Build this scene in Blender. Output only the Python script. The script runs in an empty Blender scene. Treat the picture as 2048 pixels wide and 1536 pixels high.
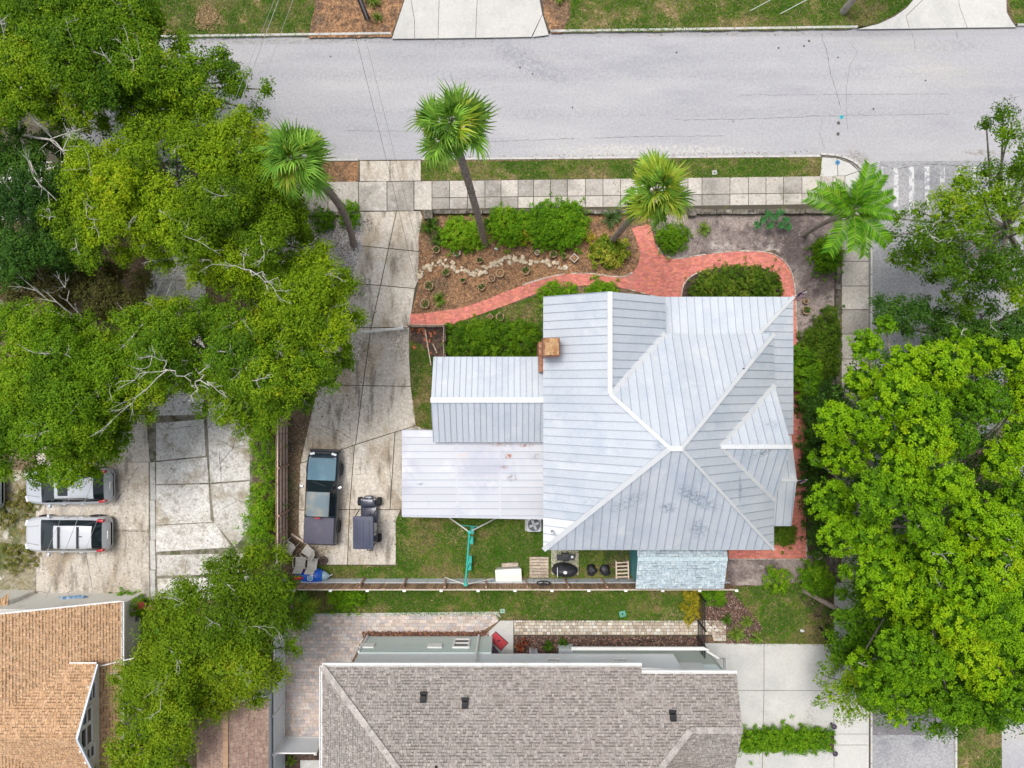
import bpy, math, random
import numpy as np
from mathutils import Vector, Matrix, noise as mnoise
random.seed(7); rng = np.random.default_rng(7)
sc = bpy.context.scene
R = math.radians
# ---------------------------------------------------------------- camera, sky, sun
H = 37.4            # flying height of the camera in metres
S = 0.0275          # metres on the ground per image pixel
cam = bpy.data.cameras.new('camera'); cam.sensor_width = 36.0; cam.lens = 18.0 / (1024 * S / H); cam.clip_end = 5000
camo = bpy.data.objects.new('camera', cam); sc.collection.objects.link(camo); camo.location = (0, 0, H)
sc.camera = camo
world = bpy.data.worlds.new('World'); sc.world = world; world.use_nodes = True
wn = world.node_tree.nodes; wl = world.node_tree.links
for n in list(wn): wn.remove(n)
sky = wn.new('ShaderNodeTexSky'); sky.sky_type = 'NISHITA'; sky.sun_disc = False
SUN_EL, SUN_AZ = 71.0, -40.0          # azimuth from north, clockwise
sky.sun_elevation = R(SUN_EL); sky.sun_rotation = R(SUN_AZ); sky.dust_density = 4.0; sky.ozone_density = 1.0
hs = wn.new('ShaderNodeHueSaturation'); hs.inputs['Saturation'].default_value = 0.45
bg = wn.new('ShaderNodeBackground'); bg.inputs['Strength'].default_value = 0.125
wo = wn.new('ShaderNodeOutputWorld')
wl.new(sky.outputs[0], hs.inputs['Color']); wl.new(hs.outputs[0], bg.inputs['Color']); wl.new(bg.outputs[0], wo.inputs['Surface'])
sun = bpy.data.lights.new('sun', 'SUN'); sun.energy = 1.5; sun.angle = R(22); sun.color = (1.0, 0.965, 0.91)
suno = bpy.data.objects.new('sun', sun); sc.collection.objects.link(suno); suno.location = (0, 0, 60)
sd = Vector((math.sin(R(SUN_AZ)) * math.cos(R(SUN_EL)), math.cos(R(SUN_AZ)) * math.cos(R(SUN_EL)), math.sin(R(SUN_EL))))
suno.rotation_euler = sd.to_track_quat('Z', 'Y').to_euler()
sc.view_settings.view_transform = 'Standard'; sc.view_settings.look = 'None'; sc.view_settings.gamma = 1.0
sc.view_settings.exposure = 0.50
sc.render.engine = 'CYCLES'
sc.cycles.max_bounces = 6; sc.cycles.diffuse_bounces = 3; sc.cycles.glossy_bounces = 2; sc.cycles.transmission_bounces = 3
# ---------------------------------------------------------------- image coordinate and polygon helpers
def w(x, y, z=0.0):
    "image pixel, unprojected through the camera to height z -> metres"
    k = S * (H - z) / H  # undoes the camera perspective for image pixels at this height
    return Vector(((x - 1024) * k, (768 - y) * k, z))
def w2(x, y, z=0.0):
    p = w(x, y, z); return (p.x, p.y)
def on_plane(x, y, p0, n):
    d = Vector(((x - 1024) * S, (768 - y) * S, -H)); o = Vector((0, 0, H))
    t = (Vector(p0) - o).dot(n) / d.dot(n)
    return o + d * t
def pts2(l, z=0.0): return [w2(x, y, z) for x, y in l]
def area2(p): return 0.5 * sum(p[i][0] * p[(i + 1) % len(p)][1] - p[(i + 1) % len(p)][0] * p[i][1] for i in range(len(p)))
def ccw(p): return list(p) if area2(p) > 0 else list(p)[::-1]
def inside(pt, poly):
    x, y = pt; c = False; n = len(poly); j = n - 1
    for i in range(n):
        xi, yi = poly[i]; xj, yj = poly[j]
        if (yi > y) != (yj > y) and x < (xj - xi) * (y - yi) / (yj - yi) + xi: c = not c
        j = i
    return c
def inside_np(X, Y, poly):
    c = np.zeros(len(X), bool); n = len(poly); j = n - 1
    for i in range(n):
        xi, yi = poly[i]; xj, yj = poly[j]
        if yi != yj:
            m = ((yi > Y) != (yj > Y)) & (X < (xj - xi) * (Y - yi) / (yj - yi) + xi); c ^= m
        j = i
    return c
def clip_half(poly, a, b, c):
    "keep a*x+b*y<=c"
    out = []; n = len(poly)
    for i in range(n):
        p = poly[i]; q = poly[(i + 1) % n]
        dp = a * p[0] + b * p[1] - c; dq = a * q[0] + b * q[1] - c
        if dp <= 0: out.append(p)
        if (dp < 0 < dq) or (dq < 0 < dp):
            t = dp / (dp - dq); out.append((p[0] + (q[0] - p[0]) * t, p[1] + (q[1] - p[1]) * t))
    return out
def clip_rect(poly, x0, x1, y0, y1):
    for h in ((-1, 0, -x0), (1, 0, x1), (0, -1, -y0), (0, 1, y1)):
        poly = clip_half(poly, *h)
        if len(poly) < 3: return []
    return poly
def clip_convex(poly, conv):
    conv = ccw(conv); n = len(conv)
    for i in range(n):
        (x0, y0), (x1, y1) = conv[i], conv[(i + 1) % n]
        a, b = (y1 - y0), -(x1 - x0)
        poly = clip_half(poly, a, b, a * x0 + b * y0)
        if len(poly) < 3: return []
    return poly
def inset(poly, d):
    poly = ccw(poly); n = len(poly); out = []
    for i in range(n):
        p0 = Vector(poly[i - 1]); p1 = Vector(poly[i]); p2 = Vector(poly[(i + 1) % n])
        e1 = (p1 - p0); e2 = (p2 - p1)
        if e1.length < 1e-6 or e2.length < 1e-6: continue
        e1.normalize(); e2.normalize()
        n1 = Vector((-e1.y, e1.x)); n2 = Vector((-e2.y, e2.x)); m = n1 + n2
        if m.length < 0.2: m = n1
        m.normalize(); k = d / max(0.35, m.dot(n1))
        q = p1 + m * k; out.append((q.x, q.y))
    return out
def rough(poly, step=0.25, amp=0.05, seed=0.0):
    out = []; n = len(poly)
    for i in range(n):
        a = Vector(poly[i]); b = Vector(poly[(i + 1) % n]); m = max(1, int((b - a).length / step)); m = min(m, 120)
        for j in range(m):
            p = a.lerp(b, j / m)
            out.append((p.x + amp * mnoise.noise((p.x * 2.3, p.y * 2.3, seed)), p.y + amp * mnoise.noise((p.x * 2.3, p.y * 2.3, seed + 9))))
    return out
def smooth_line(pts, n=6, closed=False):
    out = []; m = len(pts)
    rngi = range(m) if closed else range(m - 1)
    for i in rngi:
        P = [Vector(pts[(i + k) % m] if closed else pts[min(max(i + k, 0), m - 1)]) for k in (-1, 0, 1, 2)]
        for j in range(n):
            t = j / n
            out.append(tuple(0.5 * ((2 * P[1]) + (P[2] - P[0]) * t + (2 * P[0] - 5 * P[1] + 4 * P[2] - P[3]) * t * t + (3 * P[1] - P[0] - 3 * P[2] + P[3]) * t ** 3)))
    if not closed: out.append(tuple(pts[-1]))
    return out
# ---------------------------------------------------------------- object helpers
COL = sc.collection.objects
def thing(name, label, cat, loc=(0, 0, 0), group=None, rotz=0.0):
    o = bpy.data.objects.new(name, None); COL.link(o); o.location = loc; o.rotation_euler = (0, 0, rotz); o.empty_display_size = 0.2
    return tag(o, label, cat, group)
def tag(o, label, cat, group=None):
    o['label'] = label; o['category'] = cat
    if group: o['group'] = group
    return o
def struct(o): o['kind'] = 'structure'; return o
def stuff(o): o['kind'] = 'stuff'; return o
def attach(o, parent, local=False):
    if parent is None: return o
    o.parent = parent
    if not local:
        if parent.type == 'EMPTY' and parent.parent is None:
            o.matrix_parent_inverse = (Matrix.Translation(parent.location) @ parent.rotation_euler.to_matrix().to_4x4()).inverted()
    return o
def link_mesh(name, me, parent=None, local=False, matrix=None):
    o = bpy.data.objects.new(name, me); COL.link(o)
    if matrix is not None: o.matrix_basis = matrix
    return attach(o, parent, local)
def copy_tree(o, parent=None):
    c = o.copy(); COL.link(c)
    if parent is not None: c.parent = parent
    for ch in list(o.children): copy_tree(ch, c)
    return c
class MB:
    def __init__(s): s.v = []; s.f = []; s.mi = []; s.t = []; s.cur = 0; s.tint = None
    def add(s, vs, fs):
        b = len(s.v); s.v.extend([tuple(v) for v in vs]); s.f.extend([tuple(b + i for i in f) for f in fs]); s.mi.extend([s.cur] * len(fs))
        if s.tint is not None: s.t.extend([s.tint] * len(vs))
        return s
    def box(s, c, d, rz=0.0, taper=1.0, rot=None):
        x, y, z = d[0] / 2, d[1] / 2, d[2] / 2
        vs = [Vector((sx * x * (taper if sz > 0 else 1), sy * y * (taper if sz > 0 else 1), sz * z)) for sz in (-1, 1) for sx, sy in ((-1, -1), (1, -1), (1, 1), (-1, 1))]
        M = rot if rot is not None else Matrix.Rotation(rz, 3, 'Z')
        return s.add([M @ v + Vector(c) for v in vs], [(3, 2, 1, 0), (4, 5, 6, 7), (0, 1, 5, 4), (1, 2, 6, 5), (2, 3, 7, 6), (3, 0, 4, 7)])
    def rbox(s, c, d, r=0.05, rz=0.0, rt=None):
        "box with rounded plan corners and a rounded top edge"
        x, y = d[0] / 2, d[1] / 2; r = min(r, x * 0.98, y * 0.98); rt = r * 0.5 if rt is None else rt
        M = Matrix.Rotation(rz, 3, 'Z')
        def ring(ins, z):
            o = []
            for cx, cy, a0 in ((x - r, y - r, 0), (-x + r, y - r, 90), (-x + r, -y + r, 180), (x - r, -y + r, 270)):
                for k in range(4):
                    a = R(a0 + k * 30); rr = max(r - ins, 0.001)
                    o.append(M @ Vector((cx + rr * math.cos(a), cy + rr * math.sin(a), z)) + Vector(c))
            return o
        z0, z1 = -d[2] / 2, d[2] / 2
        rs = [ring(0, z0), ring(0, z1 - rt), ring(rt * 0.3, z1 - rt * 0.3), ring(rt, z1)]
        vs = [v for q in rs for v in q]; fs = [tuple(range(15, -1, -1)), tuple(range(48, 64))]
        for k in range(3):
            for i in range(16): fs.append((k * 16 + i, k * 16 + (i + 1) % 16, k * 16 + 16 + (i + 1) % 16, k * 16 + 16 + i))
        return s.add(vs, fs)
    def prism(s, poly, z0, z1, bottom=False, taper=0.0):
        p = ccw(poly); n = len(p); q = inset(p, taper) if taper else p
        if len(q) != n: q = p
        vs = [(a[0], a[1], z0) for a in p] + [(a[0], a[1], z1) for a in q]
        fs = [tuple(range(n, 2 * n))] + [(i, (i + 1) % n, n + (i + 1) % n, n + i) for i in range(n)]
        if bottom: fs.append(tuple(range(n - 1, -1, -1)))
        return s.add(vs, fs)
    def plate(s, pts, nrm, t0, t1):
        "planar 3d polygon extruded along nrm from t0 to t1"
        n = len(pts); a = [Vector(p) + nrm * t0 for p in pts]; b = [Vector(p) + nrm * t1 for p in pts]
        c = sum(((pts[i] - pts[0]).cross(pts[(i + 1) % n] - pts[0]) for i in range(1, n - 1)), Vector())
        top = tuple(range(n, 2 * n)); side = [(i, (i + 1) % n, n + (i + 1) % n, n + i) for i in range(n)]; bot = tuple(range(n - 1, -1, -1))
        if c.dot(nrm) < 0: top = top[::-1]; side = [f[::-1] for f in side]; bot = bot[::-1]
        return s.add(a + b, [top, bot] + side)
    def bar(s, p, q, wd, ht, up=Vector((0, 0, 1))):
        p = Vector(p); q = Vector(q); d = q - p
        if d.length < 1e-6: return s
        d.normalize(); sd_ = d.cross(up)
        if sd_.length < 1e-3: sd_ = Vector((1, 0, 0))
        sd_.normalize(); u = sd_.cross(d)
        vs = [e + sd_ * a * wd / 2 + u * b * ht / 2 for e in (p, q) for a, b in ((-1, -1), (1, -1), (1, 1), (-1, 1))]
        return s.add(vs, [(3, 2, 1, 0), (4, 5, 6, 7), (0, 1, 5, 4), (1, 2, 6, 5), (2, 3, 7, 6), (3, 0, 4, 7)])
    def tube(s, pts, rad, n=6, cap=True):
        pts = [Vector(p) for p in pts]; m = len(pts)
        if not hasattr(rad, '__len__'): rad = [rad] * m
        vs = []; fs = []; prev = None
        for i, p in enumerate(pts):
            d = (pts[min(i + 1, m - 1)] - pts[max(i - 1, 0)])
            if d.length < 1e-8: d = Vector((0, 0, 1))
            d.normalize()
            a = prev if prev is not None else (Vector((1, 0, 0)) if abs(d.x) < 0.8 else Vector((0, 1, 0)))
            a = (a - d * a.dot(d)); a.normalize(); prev = a; b = d.cross(a)
            for k in range(n):
                t = 2 * math.pi * k / n; vs.append(p + (a * math.cos(t) + b * math.sin(t)) * rad[i])
        for i in range(m - 1):
            for k in range(n): fs.append((i * n + k, i * n + (k + 1) % n, (i + 1) * n + (k + 1) % n, (i + 1) * n + k))
        if cap: fs += [tuple(range(n - 1, -1, -1)), tuple(range((m - 1) * n, m * n))]
        return s.add(vs, fs)
    def lathe(s, c, prof, n=16, cap=True, sx=1.0, sy=1.0):
        m = len(prof); vs = []; fs = []
        for r, z in prof:
            for k in range(n):
                t = 2 * math.pi * k / n; vs.append((c[0] + r * sx * math.cos(t), c[1] + r * sy * math.sin(t), c[2] + z))
        for i in range(m - 1):
            for k in range(n): fs.append((i * n + k, i * n + (k + 1) % n, (i + 1) * n + (k + 1) % n, (i + 1) * n + k))
        if cap: fs += [tuple(range(n - 1, -1, -1)), tuple(range((m - 1) * n, m * n))]
        return s.add(vs, fs)
    def blob(s, c, r, seed=0, n=8, m=5, amp=0.25, rz=0.0):
        vs = []; fs = []; M = Matrix.Rotation(rz, 3, 'Z')
        for i in range(m + 1):
            ph = math.pi * i / m
            for k in range(n):
                t = 2 * math.pi * k / n; d = Vector((math.sin(ph) * math.cos(t), math.sin(ph) * math.sin(t), math.cos(ph)))
                q = 1 + amp * mnoise.noise(d * 1.7 + Vector((seed * 3.1, seed * 1.7, seed)))
                vs.append(M @ Vector((d.x * r[0] * q, d.y * r[1] * q, d.z * r[2] * q)) + Vector(c))
        for i in range(m):
            for k in range(n): fs.append((i * n + k, (i + 1) * n + k, (i + 1) * n + (k + 1) % n, i * n + (k + 1) % n))
        return s.add(vs, fs)
    def mesh(s, name, mats, smooth=False):
        me = bpy.data.meshes.new(name); me.from_pydata(s.v, [], s.f)
        for m in (mats if isinstance(mats, (list, tuple)) else [mats]): me.materials.append(m)
        if any(s.mi): me.polygons.foreach_set('material_index', s.mi)
        if s.t and len(s.t) == len(s.v):
            ca = me.color_attributes.new('tint', 'FLOAT_COLOR', 'POINT'); a = np.ones((len(s.v), 4), np.float32); a[:, :3] = np.array(s.t, np.float32)[:, :3]; ca.data.foreach_set('color', a.ravel())
        if smooth:
            me.polygons.foreach_set('use_smooth', [True] * len(me.polygons))
            if smooth != 'all': me.set_sharp_from_angle(angle=R(40))
        me.update(); return me
    def build(s, name, mats, parent=None, smooth=False, local=False):
        return link_mesh(name, s.mesh(name, mats, smooth), parent, local)
def quads_mesh(name, V, tint, mat_, k=4):
    "V: (n,k,3) loose faces"
    n = len(V); me = bpy.data.meshes.new(name)
    me.vertices.add(n * k); me.vertices.foreach_set('co', V.astype(np.float32).ravel())
    me.loops.add(n * k); me.loops.foreach_set('vertex_index', np.arange(n * k, dtype=np.int32))
    me.polygons.add(n); me.polygons.foreach_set('loop_start', np.arange(0, n * k, k, dtype=np.int32))
    me.materials.append(mat_)
    ca = me.color_attributes.new('tint', 'FLOAT_COLOR', 'POINT'); a = np.ones((n, k, 4), np.float32); a[:, :, :3] = tint[:, None, :]; ca.data.foreach_set('color', a.ravel())
    me.update(calc_edges=True); return me
# ---------------------------------------------------------------- materials
def nt(m): m.use_nodes = True; return m.node_tree.nodes, m.node_tree.links, m.node_tree.nodes['Principled BSDF']
def mat(name, c, layers=(), rough_=0.85, metal=0.0, bump=0.0, bscale=30.0, rnd=0.0, speck=0.0, sscale=60.0, spots=(), attr=False, coat=0.0, spec=0.5, obj=False):
    """c: base colour. layers: (colour, scale, lo, hi, detail[, stretch]) patches by noise. spots: (world xyz, radius, colour, strength) stains."""
    m = bpy.data.materials.new(name); N, L, B = nt(m)
    B.inputs['Roughness'].default_value = rough_; B.inputs['Metallic'].default_value = metal
    B.inputs['Specular IOR Level'].default_value = spec
    if coat: B.inputs['Coat Weight'].default_value = coat; B.inputs['Coat Roughness'].default_value = 0.06
    if obj: tc = N.new('ShaderNodeTexCoord'); P = tc.outputs['Object']
    else: g = N.new('ShaderNodeNewGeometry'); P = g.outputs['Position']
    if attr:
        at = N.new('ShaderNodeAttribute'); at.attribute_name = 'tint'; col = at.outputs['Color']
    else:
        rgb = N.new('ShaderNodeRGB'); rgb.outputs[0].default_value = (*c, 1); col = rgb.outputs[0]
    def mix(a, b, f, mode='MIX'):
        x = N.new('ShaderNodeMix'); x.data_type = 'RGBA'; x.blend_type = mode
        if isinstance(f, float): x.inputs['Factor'].default_value = f
        else: L.new(f, x.inputs['Factor'])
        L.new(a, x.inputs['A'])
        if isinstance(b, tuple): x.inputs['B'].default_value = (*b, 1)
        else: L.new(b, x.inputs['B'])
        return x.outputs['Result']
    def rng_(v, lo, hi, a=0.0, b=1.0):
        r = N.new('ShaderNodeMapRange'); r.interpolation_type = 'SMOOTHSTEP'
        for k, q in zip(('From Min', 'From Max', 'To Min', 'To Max'), (lo, hi, a, b)): r.inputs[k].default_value = q
        L.new(v, r.inputs['Value']); return r.outputs['Result']
    def nz(scale, detail=4.0, rg=0.6, off=0.0, stretch=None):
        t = N.new('ShaderNodeTexNoise'); t.inputs['Scale'].default_value = scale; t.inputs['Detail'].default_value = detail; t.inputs['Roughness'].default_value = rg
        mp = N.new('ShaderNodeMapping'); mp.inputs['Location'].default_value = (off, off * 0.7, off * 0.3)
        if stretch: mp.inputs['Scale'].default_value = stretch
        L.new(P, mp.inputs['Vector']); L.new(mp.outputs[0], t.inputs['Vector']); return t.outputs['Fac']
    for i, ly in enumerate(layers):
        col = mix(col, ly[0], rng_(nz(ly[1], ly[4] if len(ly) > 4 else 4.0, 0.62, 13.7 * (i + 1), ly[5] if len(ly) > 5 else None), ly[2], ly[3], 0.0, ly[6] if len(ly) > 6 else 1.0))
    for i, (p, r, cc, st) in enumerate(spots):
        d = N.new('ShaderNodeVectorMath'); d.operation = 'DISTANCE'
        if hasattr(r, '__len__'):
            mp = N.new('ShaderNodeMapping'); mp.vector_type = 'TEXTURE'; mp.inputs['Location'].default_value = p; mp.inputs['Scale'].default_value = (r[0], r[1], 1.0); mp.inputs['Rotation'].default_value = (0, 0, r[2] if len(r) > 2 else 0)
            L.new(P, mp.inputs['Vector']); sep = N.new('ShaderNodeVectorMath'); sep.operation = 'MULTIPLY'; sep.inputs[1].default_value = (1, 1, 0); L.new(mp.outputs[0], sep.inputs[0]); L.new(sep.outputs[0], d.inputs[0]); d.inputs[1].default_value = (0, 0, 0); rr = 1.0
        else:
            L.new(P, d.inputs[0]); d.inputs[1].default_value = p; rr = r
        f1 = rng_(d.outputs['Value'], rr * 0.25, rr, 1.0, 0.0); f2 = rng_(nz(7.0, 5.0, 0.7, 3.0 * i), 0.40, 0.62)
        mu = N.new('ShaderNodeMath'); mu.operation = 'MULTIPLY'; L.new(f1, mu.inputs[0]); L.new(f2, mu.inputs[1])
        m2 = N.new('ShaderNodeMath'); m2.operation = 'MULTIPLY'; L.new(mu.outputs[0], m2.inputs[0]); m2.inputs[1].default_value = st
        col = mix(col, cc, m2.outputs[0])
    if speck:
        for ss_, off_ in ((sscale * .5, 5.0), (7.0, 9.0)):
            v = rng_(nz(ss_, 4.0, 0.75, off_), 0.30, 0.70, 1 - speck * 1.15, 1 + speck * 1.15)
            cb = N.new('ShaderNodeCombineColor'); [L.new(v, cb.inputs[k]) for k in range(3)]
            col = mix(col, cb.outputs[0], 1.0, 'MULTIPLY')
    if rnd:
        oi = N.new('ShaderNodeObjectInfo'); v = rng_(oi.outputs['Random'], 0.0, 1.0, 1 - rnd, 1 + rnd)
        cb = N.new('ShaderNodeCombineColor'); [L.new(v, cb.inputs[k]) for k in range(3)]
        col = mix(col, cb.outputs[0], 1.0, 'MULTIPLY')
    L.new(col, B.inputs['Base Color'])
    if bump:
        b = N.new('ShaderNodeBump'); b.inputs['Strength'].default_value = 1.0; b.inputs['Distance'].default_value = bump
        L.new(nz(bscale, 5.0, 0.65, 2.0), b.inputs['Height']); L.new(b.outputs[0], B.inputs['Normal'])
    return m
def leafmat(name, trans=0.3, rough_=0.6, spec_=0.12):
    m = bpy.data.materials.new(name); N, L, B = nt(m)
    at = N.new('ShaderNodeAttribute'); at.attribute_name = 'tint'
    B.inputs['Roughness'].default_value = rough_; B.inputs['Specular IOR Level'].default_value = spec_
    L.new(at.outputs['Color'], B.inputs['Base Color'])
    t = N.new('ShaderNodeBsdfTranslucent'); hs_ = N.new('ShaderNodeMix'); hs_.data_type = 'RGBA'; hs_.blend_type = 'MULTIPLY'; hs_.inputs['Factor'].default_value = 1.0
    L.new(at.outputs['Color'], hs_.inputs['A']); hs_.inputs['B'].default_value = (1.25, 1.3, 0.5, 1); L.new(hs_.outputs['Result'], t.inputs['Color'])
    mx = N.new('ShaderNodeMixShader'); mx.inputs[0].default_value = trans; L.new(B.outputs[0], mx.inputs[1]); L.new(t.outputs[0], mx.inputs[2])
    L.new(mx.outputs[0], N['Material Output'].inputs['Surface']); return m
def glass(name, c=(0.02, 0.03, 0.035), rough_=0.06):
    m = bpy.data.materials.new(name); N, L, B = nt(m); B.inputs['Base Color'].default_value = (*c, 1); B.inputs['Roughness'].default_value = rough_; B.inputs['Specular IOR Level'].default_value = 0.6; return m
LEAF = leafmat('leaf'); PALMLEAF = leafmat('palm_leaf', 0.22, 0.55, 0.12); TINT = mat('tinted', (1, 1, 1), attr=True, rough_=0.9)
# ---------------------------------------------------------------- ground materials
M_road = mat('aged_asphalt', (0.375, 0.372, 0.39), [((0.43, 0.425, 0.43), 0.16, 0.45, 0.7, 3, (0.5, 2, 1)), ((0.31, 0.31, 0.34), 0.35, 0.52, 0.72, 5, (0.35, 1.6, 1), 0.7), ((0.46, 0.44, 0.40), 0.22, 0.58, 0.75, 4, (0.3, 2.5, 1), 0.6)], 0.9, bump=0.006, bscale=70, speck=0.075, sscale=45,
    spots=[((*w2(1000, 150), 0), (40, 0.55), (0.30, 0.30, 0.325), 0.55), ((*w2(1000, 225), 0), (40, 0.5), (0.30, 0.30, 0.325), 0.5), ((*w2(1000, 112), 0), (30, 0.4), (0.31, 0.31, 0.33), 0.4), ((*w2(1500, 68), 0), (20, 0.25), (0.24, 0.23, 0.22), 0.7), ((*w2(500, 84), 0), (12, 0.2), (0.24, 0.23, 0.22), 0.7), ((*w2(1050, 120), 0), (3.8, 0.9, -0.5), (0.25, 0.25, 0.28), 0.75), ((*w2(900, 85), 0), (2.6, 0.5), (0.22, 0.22, 0.24), 0.6), ((*w2(1300, 300), 0), (9.0, 0.45), (0.55, 0.53, 0.48), 0.9), ((*w2(600, 310), 0), (5.0, 0.4), (0.5, 0.48, 0.44), 0.8), ((*w2(1900, 90), 0), (3.0, 0.6), (0.28, 0.28, 0.30), 0.5), ((*w2(1720, 320), 0), (1.2, 0.6, -0.6), (0.20, 0.16, 0.12), 0.8), ((*w2(1960, 305), 0), (1.4, 0.25), (0.2, 0.17, 0.13), 0.7)])
M_asph2 = mat('side_asphalt', (0.315, 0.315, 0.325), [((0.38, 0.37, 0.38), 0.3, 0.45, 0.7), ((0.24, 0.24, 0.26), 0.6, 0.55, 0.72)], 0.9, bump=0.006, bscale=70, speck=0.18, sscale=45)
M_slab = mat('weathered_concrete', (0.43, 0.395, 0.35), [((0.27, 0.25, 0.22), 0.55, 0.46, 0.68, 8), ((0.50, 0.48, 0.45), 0.9, 0.55, 0.75, 6), ((0.22, 0.20, 0.18), 1.4, 0.60, 0.80, 7, None, 0.7)], 0.9, bump=0.004, bscale=40, speck=0.13, sscale=35, rnd=0.22)
M_drive = mat('stained_concrete', (0.56, 0.51, 0.445), [((0.37, 0.30, 0.215), 0.45, 0.45, 0.70, 8, (1.4, 0.7, 1)), ((0.60, 0.57, 0.52), 0.6, 0.54, 0.75, 5), ((0.15, 0.125, 0.095), 1.3, 0.50, 0.70, 10, (2.0, 0.5, 1), 0.75), ((0.38, 0.31, 0.2), 5.0, 0.55, 0.75, 6, None, 0.5)], 0.9, bump=0.004, bscale=40, speck=0.16, sscale=30, rnd=0.09,
    spots=[((*w2(735, 445), .12), (0.45, 1.0, 0.2), (0.09, 0.085, 0.08), 0.9), ((*w2(728, 570), .12), (0.5, 1.1), (0.12, 0.11, 0.09), 0.8), ((*w2(712, 700), .12), (1.3, 1.2), (0.14, 0.12, 0.09), 0.75), ((*w2(800, 520), .12), (0.6, 1.6, -0.3), (0.14, 0.12, 0.10), 0.7), ((*w2(800, 690), .12), (0.9, 1.4), (0.15, 0.13, 0.09), 0.7), ((*w2(640, 1100), .12), (1.2, 0.9), (0.2, 0.16, 0.09), 0.8)])
M_newconc = mat('new_concrete', (0.54, 0.53, 0.50), [((0.47, 0.465, 0.445), 0.5, 0.45, 0.68, 6), ((0.59, 0.58, 0.555), 0.8, 0.5, 0.75)], 0.85, bump=0.002, bscale=40, speck=0.05, sscale=40, rnd=0.03, spots=[((*w2(1620, 1430), .12), (0.5, 1.1), (0.33, 0.32, 0.3), 0.7), ((*w2(1480, 1320), .12), (0.9, 0.7), (0.48, 0.48, 0.47), 0.6)])
M_oldconc = mat('mossy_concrete', (0.60, 0.58, 0.545), [((0.36, 0.31, 0.23), 0.40, 0.48, 0.62, 11), ((0.70, 0.69, 0.66), 0.7, 0.48, 0.68, 6), ((0.22, 0.19, 0.14), 2.5, 0.50, 0.66, 10, None, 0.5)], 0.95, bump=0.01, bscale=25, speck=0.16, sscale=25, rnd=0.08)
M_kerb = mat('kerb_concrete', (0.52, 0.51, 0.48), [((0.3, 0.29, 0.27), 1.5, 0.5, 0.75, 6)], 0.9, bump=0.003, speck=0.12)
M_joint = mat('joint_dirt', (0.08, 0.068, 0.05), [((0.12, 0.12, 0.04), 2.0, 0.5, 0.7)], 0.95, bump=0.01)
M_crack = mat('crack_fill', (0.10, 0.095, 0.09), (), 0.95)
M_soil = mat('lot_soil', (0.17, 0.115, 0.07), [((0.10, 0.075, 0.05), 0.7, 0.45, 0.65, 7), ((0.26, 0.2, 0.13), 1.3, 0.55, 0.75, 6), ((0.07, 0.10, 0.03), 0.4, 0.55, 0.7, 6)], 0.95, bump=0.05, bscale=8, speck=0.35, sscale=30)
M_mulch = mat('bark_mulch', (0.31, 0.17, 0.085), [((0.15, 0.085, 0.05), 2.5, 0.45, 0.65, 8), ((0.34, 0.22, 0.13), 4.0, 0.56, 0.72, 8), ((0.15, 0.10, 0.06), 0.5, 0.5, 0.7, 3)], 0.95, bump=0.05, bscale=18, speck=0.45, sscale=30)
M_darkmulch = mat('dark_mulch', (0.10, 0.062, 0.048), [((0.05, 0.034, 0.03), 2.5, 0.45, 0.65, 8), ((0.24, 0.15, 0.11), 6.0, 0.58, 0.72, 8)], 0.95, bump=0.05, bscale=18, speck=0.4, sscale=30)
M_sand = mat('grey_sandy_soil', (0.31, 0.255, 0.23), [((0.13, 0.10, 0.095), 0.40, 0.44, 0.62, 9), ((0.44, 0.39, 0.35), 0.7, 0.54, 0.70, 8), ((0.08, 0.06, 0.06), 1.4, 0.55, 0.70, 9, None, 0.85)], 0.95, bump=0.04, bscale=9, speck=0.22, sscale=25)
M_lawn = mat('lawn_thatch', (0.13, 0.125, 0.04), [((0.27, 0.20, 0.10), 0.6, 0.5, 0.66, 7), ((0.06, 0.095, 0.014), 0.8, 0.5, 0.7, 5)], 0.95, bump=0.04, bscale=22, speck=0.4, sscale=28)
M_gravelbed = mat('shell_gravel_bed', (0.56, 0.52, 0.50), [((0.16, 0.11, 0.08), 1.1, 0.55, 0.68, 8), ((0.7, 0.68, 0.66), 9.0, 0.5, 0.62, 6)], 0.95, bump=0.03, bscale=30, speck=0.4, sscale=35)
M_paint = mat('worn_white_paint', (0.58, 0.58, 0.58), [((0.34, 0.34, 0.36), 5.0, 0.47, 0.54, 9)], 0.85, bump=0.003)
M_brick = mat('red_paver_brick', (1, 1, 1), [((0.50, 0.27, 0.22), 0.8, 0.56, 0.8, 5, None, 0.55), ((0.30, 0.10, 0.08), 0.5, 0.58, 0.8, 6, None, 0.5)], 0.88, attr=True, bump=0.003, bscale=60, speck=0.12)
M_mortar = mat('sand_joint', (0.33, 0.20, 0.16), (), 0.95, speck=0.2)
ZL = 0.10
def sheet(name, poly, m, z, base=None, r=None, kind='structure', zc=0.1):
    p = pts2(poly, zc)
    if r: p = rough(p, 0.22, r, z * 100)
    o = MB().prism(p, z - 0.02 if base is None else base, z).build(name, m); o['kind'] = kind; return o
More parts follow.
